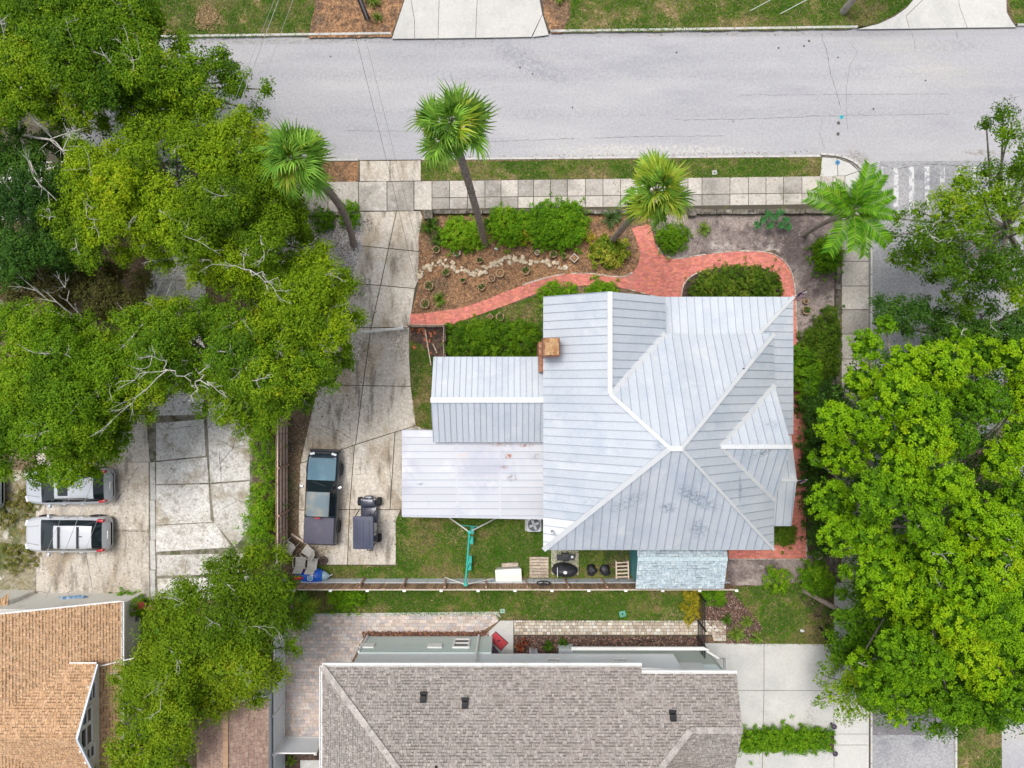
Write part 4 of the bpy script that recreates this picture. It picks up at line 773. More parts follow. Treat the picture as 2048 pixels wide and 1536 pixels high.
cap(dwo, Z(dzx + .03, dy0 - .05, dzE - .03), Z(dzx + .03, dyr, dzR), .1, M_btrim, 'rake_trim', th=.1, lift=-.01); cap(dwo, Z(dzx + .03, dy1, dzE - .03), Z(dzx + .03, dyr, dzR), .1, M_btrim, 'rake_trim', th=.1, lift=-.01); cap(dwo, Z(dzx, dy0 + .03, dzE - .02), Z(-30, dy0 + .03, dzE - .02), .07, M_white, 'rake_trim', lift=0)
for y, z, a, b in ((-15.1, 4.05, .8, .55), (-16.1, 4.45, .7, .75), (-17.05, 4.5, 1.0, .9), (-18.0, 4.2, .6, .7)): window(dwo, (dzx - .14, y, z), (a, b), (1, 0, 0))
q = MB(); p_ = w(140, 1206, .9)
fy = TY - .42
for i in range(5): q.tube([(p_.x - .55 + .25 * i, fy, .9 + .15 * math.sin(i * 1.4)), (p_.x - .15 + .25 * i, fy + .03, 1.1 + .1 * math.cos(i)), (p_.x + .15 + .2 * i, fy, .95 + .12 * math.sin(i))], [.03, .1, .02], 6)
tag(q.build('wall_ornament', mat('ornament_blue', (.16, .30, .48), [((.5, .6, .7), 6, .5, .6)], .5)), 'blue streaked ornament fixed to the white wall of the tan roofed house', 'ornament')
# brown shed
sh = thing('shed', 'small shed with plain brown shingle gable roof behind the white vinyl fence', 'shed', w(465, 1470, ZL))
k_ = S * (H - 2.8) / H; sx0, sx1, sy = -630 * k_, -487 * k_, -625 * k_; sxr = (sx0 + sx1) / 2; szr = 3.65
BPAL = [(0.33, 0.225, 0.175), (0.30, 0.20, 0.155), (0.36, 0.25, 0.195)]
M_bsh = shmat('brown_shingle', [((0.40, 0.29, 0.235), 0.6, .5, .75, 4, None, .4)])
sw_ = MB().prism([(sx0 + .2, sy - .25), (sx1 - .2, sy - .25), (sx1 - .2, -24), (sx0 + .2, -24)], ZL, 2.75).build('wall', M_wwall, sh)
MB().add([(sx0 + .2, sy - .25, 2.75), (sx1 - .2, sy - .25, 2.75), (sxr, sy - .25, szr - .1)], [(0, 2, 1)]).build('gable', M_wwall, sh)
srf = MB().bar((sxr, sy, szr - .02), (sxr, -24, szr - .02), .2, .03).build('roof', M_rcap, sh)
shingles(srf, [Z(sx0, sy, 2.8), Z(sxr, sy, szr), Z(sxr, -23, szr), Z(sx0, -23, 2.8)], .14, .3, BPAL, M_bsh, 31, th=.006, dash=.85); shingles(srf, [Z(sx1, sy, 2.8), Z(sxr, sy, szr), Z(sxr, -23, szr), Z(sx1, -23, 2.8)], .14, .3, BPAL, M_bsh, 32, th=.006, dash=.85)
for i in range(24): MB().bar((sxr, sy - i * .3, szr + .035), (sxr, sy - i * .3 - .3, szr + .02), .26, .015).build('ridge_shingle', mat('shed_ridge', (.42, .27, .17), rnd=.1, rough_=.95) if i == 0 else bpy.data.materials['shed_ridge'], srf)
cap(srf, Z(sx0, sy + .03, 2.78), Z(sxr, sy + .03, szr - .02), .07, M_white, 'rake_trim', th=.12, lift=0); cap(srf, Z(sx1, sy + .03, 2.78), Z(sxr, sy + .03, szr - .02), .07, M_white, 'rake_trim', th=.12, lift=0)
# blue-grey garden shed
gs = thing('garden_shed', 'garden shed with pale blue shingle roof behind the hip roofed cottage', 'shed', w(1360, 1140, ZL))
gz, gr_ = 2.45, 3.05; kg = S * (H - gz) / H; gx0, gx1, gy1 = 247 * kg, 424 * kg, -409 * kg; gyr = -350 * S * (H - gr_) / H; gy0 = 2 * gyr - gy1
MB().prism([(gx0 + .12, gy0 - .15), (gx1 - .12, gy0 - .15), (gx1 - .12, gy1 + .15), (gx0 + .12, gy1 + .15)], ZL, gz - .02).build('wall', mat('teal_wall', (.06, .25, .27), rough_=.6), gs)
GPAL = [(0.44, 0.52, 0.565), (0.39, 0.475, 0.525), (0.48, 0.555, 0.59), (0.37, 0.445, 0.495)]
M_gsh = shmat('pale_blue_shingle', [((0.55, 0.63, 0.65), 0.7, .5, .75, 4, None, .4)])
gro = MB().bar((gx0, gyr, gr_ + .005), (gx1, gyr, gr_ + .005), .2, .02).build('roof', mat('blue_ridge', (.44, .54, .58), rough_=.95, speck=.15), gs)
shingles(gro, [Z(gx0, gy1, gz), Z(gx1, gy1, gz), Z(gx1, gyr, gr_), Z(gx0, gyr, gr_)], .14, .22, GPAL, M_gsh, 41, th=.008, dash=.75); shingles(gro, [Z(gx0, gy0, gz), Z(gx1, gy0, gz), Z(gx1, gyr, gr_), Z(gx0, gyr, gr_)], .14, .22, GPAL, M_gsh, 42, th=.008, dash=.75)
MB().add([(gx0 + .12, gy0 - .15, gz), (gx0 + .12, gy1 + .15, gz), (gx0 + .12, gyr, gr_ - .08), (gx1 - .12, gy0 - .15, gz), (gx1 - .12, gy1 + .15, gz), (gx1 - .12, gyr, gr_ - .08)], [(0, 2, 1), (3, 4, 5)]).build('gable', bpy.data.materials['teal_wall'], gs)
# ---------------------------------------------------------------- walls and fences
def block_wall(name, label, a, b, wd, ht, bl, m, z0=ZL - .02, extra=()):
    a, b = Vector(w2(*a, .3)), Vector(w2(*b, .3)); t = thing(name, label, 'wall', ((a.x + b.x) / 2, (a.y + b.y) / 2, ZL)); d = b - a; n = max(1, int(d.length / bl)); an = math.atan2(d.y, d.x)
    for i in range(n):
        c = a + d * ((i + .5) / n)
        for r_ in range(2): MB().box((c.x + random.uniform(-.01, .01) + (0.12 * d.normalized().x if r_ else 0), c.y + random.uniform(-.015, .015), z0 + ht * (r_ + .5) / 2), (d.length / n - .012, wd * random.uniform(.9, 1.05), ht / 2 - .008), an, .96).build('block', m, t)
    for x, y, s_, h_ in extra: p_ = w(x, y, h_); MB().box((p_.x, p_.y, h_ / 2), (s_, s_, h_), 0, .95).build('pillar', m, t)
    return t
block_wall('retaining_wall', 'low mossy block wall behind the bushes along the sidewalk', (866, 424), (1262, 424), .22, .34, .42, M_stonewall, extra=((856, 428, .5, .55),))
block_wall('retaining_wall', 'low dark block wall edging the sandy garden by the sidewalk', (1380, 424), (1668, 423), .26, .34, .42, M_stonewall, extra=((1386, 424, .4, .5),))
block_wall('retaining_wall', 'short low block wall beside the leaning palm and driveway', (560, 428), (714, 427), .2, .3, .42, M_stonewall)
block_wall('retaining_wall', 'long low block wall between the sandy garden and side sidewalk', (1676, 440), (1676, 860), .24, .3, .42, M_stonewall)
block_wall('retaining_wall', 'low block wall end beside the dark hedge south of the brick path', (1672, 1090), (1672, 1165), .2, .3, .42, M_stonewall)
# west wooden fence
wf = thing('wooden_fence', 'red brown wooden board fence with pale rails along the driveway', 'fence', w(578, 980, ZL))
fx, fy0, fy1 = w(577, 0, 0).x, w(0, 838, 0).y, w(0, 1125, 0).y
bm = MB().box((0, 0, .93), (.022, .135, 1.75)).mesh('board', M_wood); y = fy0; i = 0
while y > fy1: link_mesh('board', bm, wf, matrix=Matrix.Translation((fx + random.uniform(-.012, .012) - .03, y, ZL + random.uniform(-.04, .03)))); y -= .142; i += 1
M_rail = mat('pale_rail', (.62, .50, .41), [((.36, .25, .18), 4, .5, .7)], .85, rnd=.1)
for z in (.35, .85, 1.35, 1.82):
    for a, b in ((fy0 + .1, -4.4), (-4.41, -6.9), (-6.91, fy1)): MB().box((fx + .03, (a + b) / 2, z), (.05, abs(b - a) - .01, .09)).build('rail', M_rail, wf)
for yy in (fy0 - .2, -4.4, -6.9, fy1 + .3): MB().box((fx + .09, yy, .95), (.1, .1, 1.9)).build('post', M_wood, wf)
# south fence: pale lower panels, brown upper boards, white cap
sf = thing('board_fence', 'long fence of brown boards over pale panels with white cap behind the back lawn', 'fence', w(930, 1160, ZL))
sy_, sx0_, sx1_ = w(0, 1157, 0).y, w(565, 0, 0).x, w(1450, 0, 0).x
M_pale = mat('pale_panel', (.62, .66, .70), [((.5, .53, .57), 2, .5, .7)], .6, rnd=.05); M_board2 = mat('brown_board', (.38, .25, .16), [((.26, .15, .09), 4, .45, .65, 6)], .85, rnd=.22, speck=.2)
x = sx0_
while x < sx1_ - .1: x2 = min(x + 1.15, sx1_); MB().box(((x + x2) / 2, sy_ + .02, .5), (x2 - x - .02, .03, .78)).build('panel', M_pale, sf); x = x2
n_ = int((sx1_ - sx0_) / .142); b2 = MB().box((0, 0, 1.33), (.125, .025, .98)).mesh('board', M_board2)
for i in range(n_): link_mesh('board', b2, sf, matrix=Matrix.Translation((sx0_ + i * .142 + .07, sy_ - .03 + random.uniform(-.02, .02), random.uniform(-.02, .02))))
for i in range(10): a = sx0_ + i * (sx1_ - sx0_) / 10; MB().box((a + (sx1_ - sx0_) / 20, sy_ - .06, 1.85), ((sx1_ - sx0_) / 10 - .01, .045, .05)).build('cap_rail', mat('cream_cap', (.62, .56, .48), [((.45, .36, .27), 3, .5, .7)], .7) if i == 0 else bpy.data.materials['cream_cap'], sf)
for i in range(13): MB().box((sx0_ + 1.2 + i * 1.93, sy_ - .1, 1.84), (.16, .12, .1)).build('cap_block', M_white, sf)
for x in (725, 810, 890, 970, 1050, 1130, 1205): p_ = w(x, 1157, .6); MB().bar((p_.x, sy_ + .05, .1), (p_.x + .1, sy_ + .05, 1.75), .09, .09).build('post', M_wood, sf)
# white vinyl fence
def vinyl(name, label, a, b):
    a, b = w(*a, 0), w(*b, 0); t = thing(name, label, 'fence', ((a.x + b.x) / 2, (a.y + b.y) / 2, ZL)); d = b - a; n = max(1, round(d.length / 2.2)); an = math.atan2(d.y, d.x)
    for i in range(n):
        c = a + d * ((i + .5) / n); MB().box((c.x, c.y, .98), (d.length / n - .13, .04, 1.55), an).build('panel', M_vin, t); MB().box((c.x, c.y, 1.77), (d.length / n - .13, .07, .07), an).build('rail', M_white, t); MB().box((c.x, c.y, .2), (d.length / n - .13, .07, .09), an).build('rail', M_white, t)
    for i in range(n + 1): c = a + d * (i / n); po = MB().box((c.x, c.y, .97), (.125, .125, 1.78), an).build('post', M_white, t); MB().box((c.x, c.y, 1.89), (.16, .16, .06), an, .3).build('post_cap', M_white, po)
M_vin = mat('white_vinyl', (.70, .74, .78), [((.64, .68, .73), .8, .5, .7)], .45)
vinyl('vinyl_fence', 'white vinyl privacy fence along the west edge of the paver patio', (571, 1252), (571, 1620)); vinyl('vinyl_fence', 'short white vinyl fence closing the paver patio beside the shingle roof', (574, 1471), (650, 1471))
# black picket gate
pk = thing('picket_gate', 'black iron picket fence and gate across the paver walk', 'gate', w(1394, 1240, ZL)); gx = w(1394, 0, 0).x; q = MB()
for z in (.25, 1.05, 1.5): q.bar((gx, w(0, 1183, 0).y, z), (gx, w(0, 1298, 0).y, z), .03, .035)
q.build('rail', M_black, pk); y = w(0, 1183, 0).y; pm = MB().box((0, 0, .82), (.02, .02, 1.5)).mesh('picket', M_black)
while y > w(0, 1298, 0).y: link_mesh('picket', pm, pk, matrix=Matrix.Translation((gx, y, 0))); y -= .105
for yy in (1184, 1240, 1272, 1297): MB().box((gx, w(0, yy, 0).y, .9), (.07, .07, 1.7)).build('post', M_black, pk)
# front pen fence and open gate
pf = thing('pen_fence', 'grey slatted pen fence round the compost corner by the brick path', 'fence', w(860, 655, ZL)); a, b, c = w(822, 654, 0), w(892, 654, 0), w(892, 716, 0)
for (p0, p1) in ((a, b), (b, c)):
    d = p1 - p0; n_ = max(2, int(d.length / .14))
    for i in range(n_): q_ = p0 + d * ((i + .5) / n_); MB().box((q_.x, q_.y, .75), (.09, .02, 1.3), math.atan2(d.y, d.x)).build('slat', M_greywood, pf)
    for z in (.3, 1.2): MB().bar(Vector((p0.x, p0.y, z)), Vector((p1.x, p1.y, z)), .05, .07).build('rail', M_greywood, pf)
for q_ in (a, b, c, (b + c) / 2): MB().box((q_.x, q_.y, .8), (.09, .09, 1.5)).build('post', M_wood, pf)
og = thing('open_gate', 'white slatted gate standing open across the driveway', 'gate', w(768, 662, ZL)); g0, g1 = w(727, 664, .8), w(808, 656, .8)
for z in (.25, .5, .75, 1.0, 1.25): MB().bar(Vector((g0.x, g0.y, z)), Vector((g1.x, g1.y, z)), .03, .12).build('slat', M_white, og)
for t_ in (0, .5, 1): q_ = g0.lerp(g1, t_); MB().box((q_.x, q_.y + .03, .75), (.07, .05, 1.2)).build('upright', M_white, og)
# ---------------------------------------------------------------- vegetation
M_bark = mat('grey_bark', (0.26, 0.23, 0.19), [((0.14, 0.12, 0.10), 4, .45, .65, 6), ((0.40, 0.38, 0.34), 3, .55, .72, 6)], .95, bump=.02, bscale=20, speck=.25)
M_pale = bpy.data.materials['pale_panel']
M_twig = mat('pale_twig', (0.48, 0.46, 0.42), [((0.30, 0.28, 0.24), 3, .5, .7, 5)], .9, speck=.2)
M_palmbark = mat('palm_trunk', (0.30, 0.245, 0.205), [((0.16, 0.12, 0.10), 6, .45, .65, 6, (1, 1, 4)), ((0.36, 0.31, 0.27), 4, .55, .72, 6)], .95, bump=.02, bscale=25, speck=.2)
OAK = np.array([(.048, .115, .009), (.095, .20, .010), (.16, .29, .011), (.25, .37, .012), (.38, .41, .018)])
OAKY = np.array([(.075, .155, .008), (.145, .255, .009), (.24, .37, .010), (.34, .44, .010), (.47, .45, .018)])
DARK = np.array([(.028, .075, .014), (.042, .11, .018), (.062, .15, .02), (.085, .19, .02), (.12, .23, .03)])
LIME = np.array([(.062, .16, .007), (.13, .285, .007), (.21, .40, .007), (.285, .47, .008), (.37, .50, .010)])
BUSH = np.array([(.05, .13, .008), (.095, .23, .010), (.15, .33, .012), (.22, .40, .015), (.30, .43, .025)])
HEDGE = np.array([(.05, .11, .010), (.085, .17, .012), (.13, .23, .016), (.18, .27, .025), (.25, .29, .045)])
YELL = np.array([(.16, .2, .02), (.32, .30, .02), (.45, .38, .03), (.52, .42, .04), (.3, .32, .02)])
def ramp(pal, f):
    f = np.clip(f, 0, .9999) * (len(pal) - 1); i = f.astype(int); t = (f - i)[:, None]; return pal[i] * (1 - t) + pal[np.minimum(i + 1, len(pal) - 1)] * t
def unit(a): return a / np.maximum(np.linalg.norm(a, axis=1, keepdims=True), 1e-9)
def leaf_faces(P, Nn, L, W):
    n = len(P); r = rng.normal(size=(n, 3)); t = unit(r - Nn * (r * Nn).sum(1, keepdims=True)); b = np.cross(Nn, t)
    V = np.empty((n, 4, 3)); L = L[:, None]; W = W[:, None]
    V[:, 0] = P - t * L * .5; V[:, 1] = P + b * W * .5 + t * L * .06; V[:, 2] = P + t * L * .5 - Nn * L * .12; V[:, 3] = P - b * W * .5 + t * L * .06
    return V
def puffs(C, rs, D, per, leaf, pal, f, flat=.75, up=.45):
    "leaf puffs: centres C (n,3), radius rs (n,), outward D (n,3), colour position f (n,)"
    n = len(C); idx = np.repeat(np.arange(n), per); m = len(idx)
    o = unit(rng.normal(size=(m, 3))) * (rng.random((m, 1)) ** .45); o += D[idx] * .25; o[:, 2] *= flat
    P = C[idx] + o * rs[idx][:, None]
    Nn = unit(o * .7 + D[idx] * .35 + np.array([0, 0, up]) + rng.normal(0, .42, (m, 3)))
    L = rng.uniform(.75, 1.3, m) * leaf[0]; W = rng.uniform(.75, 1.25, m) * leaf[1]
    T = ramp(pal, f[idx] + rng.normal(0, .07, m)) * rng.uniform(.82, 1.18, (m, 1))
    return leaf_faces(P, Nn, L, W), T
def lobe_points(poly, spacing, seed):
    "poisson-ish points inside a polygon of image pixels"
    rr = random.Random(seed); xs = [p[0] for p in poly]; ys = [p[1] for p in poly]; out = []; tries = 0
    while tries < 4000:
        tries += 1; p = (rr.uniform(min(xs), max(xs)), rr.uniform(min(ys), max(ys)))
        if not inside(p, poly): continue
        if all((p[0] - q[0]) ** 2 + (p[1] - q[1]) ** 2 > spacing ** 2 for q in out): out.append(p)
    return out
def dist_edge(p, poly):
    d = 1e9; p = Vector(p)
    for i in range(len(poly)):
        a, b = Vector(poly[i]), Vector(poly[(i + 1) % len(poly)]); ab = b - a; t = max(0, min(1, (p - a).dot(ab) / max(ab.length_squared, 1e-9))); d = min(d, (a + ab * t - p).length)
    return d
def tree(name, label, poly, base, zr, pal, spacing=41, lobe=(32, 50), puff=(.22, .36), density=9.0, per=34, leaf=(.115, .06), twigs=10, seed=1, fbias=.4, fvar=.28, cat='tree', group=None, trunk_r=.22, skip=.05, zflat=.62, branches=True, under=0, twigm=None, dmul=1.4, fill=200, ff=.32, surf=(.45, 1.12), zj=.7):
    rs_ = random.Random(seed); g_ = np.random.default_rng(seed)
    b = w(base[0], base[1], 0); t = thing(name, label, cat, (b.x, b.y, ZL - .02), group)
    xy = lobe_points(poly, spacing, seed); maxd = max(dist_edge(p, poly) for p in xy) or 1
    Cs, Rs, Ds, Fs = [], [], [], []; lobes = []
    for (x, y) in xy:
        e = dist_edge(((x), (y)), poly); q = min(1, e / maxd)
        if rs_.random() < skip and q > .15: continue
        z = zr[0] + (zr[1] - zr[0]) * (q ** .55) + rs_.uniform(-zj, zj); k = S * (H - z) / H
        r = min(rs_.uniform(*lobe), max(14, e + 12)) * k; c = w(x, y, z); lobes.append((c, r))
        n = int(density * dmul * r * r * 6.3); d = unit(g_.normal(size=(n, 3))); d[:, 2] = np.abs(d[:, 2]) * 1.0 - .25 * (g_.random(n) < .35); d = unit(d)
        rad = r * g_.uniform(surf[0], surf[1], n) ** .6; C = np.array(c)[None] + d * rad[:, None] * np.array([1, 1, zflat])
        Cs.append(C); Rs.append(g_.uniform(puff[0], puff[1], n)); Ds.append(d)
        lf = fbias + fvar * (mnoise.noise((c.x * .33, c.y * .33, seed)) * 1.6 + rs_.uniform(-.45, .45)); Fs.append(lf + g_.normal(0, .12, n))
    C = np.concatenate(Cs); V, T = puffs(C, np.concatenate(Rs), np.concatenate(Ds), per, leaf, pal, np.concatenate(Fs))
    V = [V]; T = [T]
    for c, r in lobes:      # larger inner leaves in darker tints that close the crown
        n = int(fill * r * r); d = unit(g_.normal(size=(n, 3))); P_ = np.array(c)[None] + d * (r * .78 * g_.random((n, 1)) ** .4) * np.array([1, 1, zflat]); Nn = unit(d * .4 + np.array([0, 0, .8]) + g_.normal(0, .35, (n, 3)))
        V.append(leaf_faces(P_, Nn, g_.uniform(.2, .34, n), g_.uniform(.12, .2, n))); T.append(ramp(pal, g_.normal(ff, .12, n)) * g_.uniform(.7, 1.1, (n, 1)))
    if under:
        n = int(under); pts_ = [p for p in lobe_points(poly, spacing * .6, seed + 5) if dist_edge(p, poly) > 38] or xy[:3]; q = MB()
        C2 = np.array([w(*rs_.choice(pts_), 0) for _ in range(n)]) * np.array([.8, .8, 0]) + np.stack([g_.normal(0, .45, n), g_.normal(0, .45, n), g_.uniform(zr[0] * .55, zr[0] * 1.02, n)], 1); k2 = (H - C2[:, 2:3]) / H / .8; C2[:, :2] *= k2
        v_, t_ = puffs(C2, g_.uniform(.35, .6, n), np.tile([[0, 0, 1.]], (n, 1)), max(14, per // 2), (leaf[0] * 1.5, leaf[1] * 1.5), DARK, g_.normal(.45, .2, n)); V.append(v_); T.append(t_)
    link_mesh('crown', quads_mesh('crown', np.concatenate(V), np.concatenate(T), LEAF), t)
    # wood: trunk, limbs to every lobe, pale twigs breaking through the top
    q = MB(); cen = sum((c for c, r in lobes), Vector()) / len(lobes); fork = Vector((b.x + (cen.x - b.x) * .35, b.y + (cen.y - b.y) * .35, zr[0] * .55))
    q.tube([(b.x, b.y, ZL - .05), (b.x + (fork.x - b.x) * .4, b.y + (fork.y - b.y) * .4, fork.z * .5), fork], [trunk_r * 1.3, trunk_r, trunk_r * .85], 9); q.build('trunk', M_bark, t, smooth=True)
    q = MB()
    for c, r in lobes:
        mid_ = fork.lerp(c, .5) + Vector((rs_.uniform(-.5, .5), rs_.uniform(-.5, .5), -.2)); q.tube([fork, mid_, c], [trunk_r * .45, trunk_r * .28, .03], 5, False)
    q.build('limb', M_bark, t, smooth=True)
    if twigs:
        for c, r in [rs_.choice(lobes) for _ in range(int(twigs * 1.4))]:
            q = MB()
            a = rs_.uniform(0, 6.28); L = r * rs_.uniform(.8, 1.5); s_ = c + Vector((-math.cos(a) * r * .4, -math.sin(a) * r * .4, r * zflat * .55)); d = Vector((math.cos(a), math.sin(a), .28))
            def grow(p0, d0, L0, rad, depth):
                pts_ = [p0]; dd = d0.copy()
                for _ in range(4): dd = (dd + Vector((rs_.uniform(-.4, .4), rs_.uniform(-.4, .4), rs_.uniform(-.2, .2)))).normalized(); pts_.append(pts_[-1] + dd * L0 / 4)
                q.tube(pts_, [rad, rad * .9, rad * .75, rad * .55, rad * .3], 5, False)
                if depth:
                    for k in range(rs_.choice((2, 3, 3))): bp_ = pts_[rs_.choice((1, 2, 3, 4))]; grow(bp_, (dd + Vector((rs_.uniform(-1.1, 1.1), rs_.uniform(-1.1, 1.1), rs_.uniform(-.1, .35)))).normalized(), L0 * rs_.uniform(.35, .6), rad * .55, depth - 1)
            grow(s_, d, L, rs_.uniform(.014, .03), 2)
            q.build('branch', twigm or M_twig, t)
    return t
G_oak = 'trees crowding the west side'
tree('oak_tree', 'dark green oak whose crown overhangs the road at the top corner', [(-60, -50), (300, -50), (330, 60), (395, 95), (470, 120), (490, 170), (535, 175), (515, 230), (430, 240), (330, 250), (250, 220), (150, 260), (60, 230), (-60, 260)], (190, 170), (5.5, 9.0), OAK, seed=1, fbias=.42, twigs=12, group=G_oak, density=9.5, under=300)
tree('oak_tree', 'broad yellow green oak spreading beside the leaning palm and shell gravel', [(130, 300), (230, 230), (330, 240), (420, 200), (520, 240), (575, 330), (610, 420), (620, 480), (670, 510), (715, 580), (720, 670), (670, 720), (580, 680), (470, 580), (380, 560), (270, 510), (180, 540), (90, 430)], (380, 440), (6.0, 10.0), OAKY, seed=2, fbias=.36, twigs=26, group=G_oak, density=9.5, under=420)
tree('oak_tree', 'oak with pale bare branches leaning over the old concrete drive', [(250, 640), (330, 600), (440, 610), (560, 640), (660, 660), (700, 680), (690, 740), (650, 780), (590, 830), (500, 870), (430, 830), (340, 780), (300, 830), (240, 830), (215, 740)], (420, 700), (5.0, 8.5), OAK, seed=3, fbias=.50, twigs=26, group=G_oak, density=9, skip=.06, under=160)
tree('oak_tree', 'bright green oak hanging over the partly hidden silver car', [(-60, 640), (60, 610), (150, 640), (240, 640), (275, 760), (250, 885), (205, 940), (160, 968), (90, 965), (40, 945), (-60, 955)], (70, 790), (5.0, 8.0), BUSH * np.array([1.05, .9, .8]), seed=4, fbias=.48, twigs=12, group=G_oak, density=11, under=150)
tree('oak_tree', 'shaded dark oak at the west edge below the first oak', [(-60, 260), (60, 250), (150, 300), (190, 420), (150, 530), (60, 570), (-60, 560)], (30, 420), (4.0, 7.0), DARK, seed=5, fbias=.45, twigs=10, group=G_oak, density=9, skip=.08)
tree('oak_tree', 'olive scrub oak in the brushy gap between the oaks', [(40, 480), (160, 520), (270, 540), (330, 600), (240, 640), (60, 600), (-50, 570), (-50, 500)], (120, 560), (2.0, 4.0), np.array([(.09, .08, .03), (.13, .11, .04), (.11, .13, .03), (.16, .15, .05), (.2, .16, .07)]), seed=6, fill=150, fbias=.5, twigs=16, group=G_oak, density=9, skip=.1, spacing=40, trunk_r=.1)
tree('oak_tree', 'feathery green tree between the tan roofed house and brown shed', [(290, 1240), (330, 1190), (400, 1140), (480, 1105), (560, 1100), (582, 1160), (612, 1240), (570, 1330), (540, 1400), (460, 1410), (410, 1480), (350, 1560), (240, 1620), (190, 1570), (250, 1430), (235, 1350), (290, 1300)], (420, 1290), (4.0, 7.0), BUSH * np.array([1.1, .85, .8]), seed=7, fbias=.52, twigs=14, group='trees by the south west houses', density=12, leaf=(.13, .05), puff=(.25, .42), per=26, under=200, lobe=(26, 44), spacing=42)
# big lime tree on the east side
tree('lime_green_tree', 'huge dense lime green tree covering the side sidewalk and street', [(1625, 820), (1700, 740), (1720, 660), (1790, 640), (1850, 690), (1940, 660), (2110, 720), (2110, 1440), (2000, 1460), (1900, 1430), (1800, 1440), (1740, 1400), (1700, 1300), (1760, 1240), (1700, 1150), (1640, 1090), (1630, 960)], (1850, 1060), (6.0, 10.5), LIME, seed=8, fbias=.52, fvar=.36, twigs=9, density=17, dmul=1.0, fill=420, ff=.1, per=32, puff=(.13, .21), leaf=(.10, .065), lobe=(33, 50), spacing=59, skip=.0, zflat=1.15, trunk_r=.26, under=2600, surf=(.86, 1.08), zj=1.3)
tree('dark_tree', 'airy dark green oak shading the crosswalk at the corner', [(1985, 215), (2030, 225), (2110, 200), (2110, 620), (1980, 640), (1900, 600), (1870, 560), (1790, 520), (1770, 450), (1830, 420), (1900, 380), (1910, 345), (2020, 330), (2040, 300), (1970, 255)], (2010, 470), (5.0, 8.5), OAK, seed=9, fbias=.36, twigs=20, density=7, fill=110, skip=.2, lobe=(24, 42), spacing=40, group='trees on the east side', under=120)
tree('dark_tree', 'deep green tree behind the lime tree at the east edge', [(1760, 600), (1850, 590), (1900, 640), (1960, 620), (2110, 600), (2110, 760), (1980, 720), (1880, 700), (1800, 660), (1740, 640)], (1960, 660), (3.5, 6.0), DARK, seed=10, fbias=.62, twigs=6, density=9, group='trees on the east side', lobe=(24, 40), spacing=38)
tree('dark_tree', 'green tree filling the shade below the lime tree along the street', [(1680, 1180), (1740, 1150), (2110, 1150), (2110, 1460), (2010, 1440), (1880, 1470), (1790, 1440), (1700, 1400), (1660, 1290)], (1830, 1300), (3.5, 5.6), BUSH * .8, seed=12, fbias=.45, twigs=4, density=3.2, group='trees on the east side', skip=.2)
tree('small_tree', 'sparse green sapling leaning over the new concrete driveway', fill=30, poly=[(1645, 1300), (1680, 1280), (1740, 1300), (1760, 1400), (1720, 1440), (1690, 1440), (1640, 1400), (1640, 1340)], base=(1700, 1350), zr=(2.6, 4.2), pal=OAKY * np.array([.8, .9, .9]), seed=13, fbias=.5, twigs=3, density=5, group='trees on the east side', lobe=(16, 28), spacing=30, skip=.15, trunk_r=.06)
# dead branches
def deadwood(name, label, base, tips, seed, r0=.07):
    rs_ = random.Random(seed); b = w(*base); t = thing(name, label, 'branch', (b.x, b.y, b.z)); q = MB()
    for tp_ in tips:
        e = w(*tp_); pts_ = [b.lerp(e, i / 6) + Vector((rs_.uniform(-.16, .16), rs_.uniform(-.16, .16), rs_.uniform(-.1, .1))) * (1 if 0 < i < 6 else 0) for i in range(7)]; q.tube(pts_, [r0 * (1 - .13 * i) for i in range(7)], 6)
        for j in range(5):
            p0 = pts_[rs_.randint(2, 6)]; d = (e - b).normalized() + Vector((rs_.uniform(-1, 1), rs_.uniform(-1, 1), rs_.uniform(-.2, .4))); d.normalize(); L = (e - b).length * rs_.uniform(.2, .45); p1 = p0 + d * L * .5 + Vector((rs_.uniform(-.1, .1), rs_.uniform(-.1, .1), 0)); p2_ = p0 + d * L
            q.tube([p0, p1, p2_], [r0 * .4, r0 * .28, r0 * .1], 5, False)
            for _ in range(3): d2 = (d + Vector((rs_.uniform(-1, 1), rs_.uniform(-1, 1), rs_.uniform(-.2, .2)))).normalized(); q.tube([p1, p1 + d2 * L * .35], [r0 * .2, r0 * .06], 4, False)
    q.build('branch', M_twig, t)
    MB().tube([(b.x + .1, b.y, ZL - .05), (b.x + .05, b.y + .05, b.z * .5), b], [r0 * 1.6, r0 * 1.3, r0], 7).build('stem', M_bark, t, smooth=True)
deadwood('dead_branch', 'bleached bare branches of a dead tree in the brushy gap at the west edge', (165, 640, 4.5), [(-20, 600, 5.5), (60, 570, 6), (10, 640, 5), (130, 575, 6.2), (90, 660, 5.2), (40, 680, 5)], 1, .05)
deadwood('dead_branch', 'pale grey limbs breaking out of the shaded oak near the west edge', (40, 270, 5), [(10, 100, 8.5), (60, 160, 8), (80, 370, 8), (150, 300, 8.6)], 2, .07)
deadwood('dead_branch', 'thick bleached limb across the crown over the old concrete drive', (335, 740, 9), [(230, 770, 9.4), (225, 840, 8.4), (310, 700, 9.6), (400, 770, 9.2)], 3, .024)
deadwood('dead_branch', 'bare white branch on top of the yellow green oak', (500, 540, 10), [(560, 565, 10.6), (480, 500, 10.4), (565, 600, 10), (420, 520, 10.5)], 4, .022)
deadwood('dead_branch', 'pale twiggy branch above the oak at the top of the drive', (400, 760, 8.4), [(420, 720, 9.2), (380, 800, 8.6), (440, 780, 9)], 5, .03)
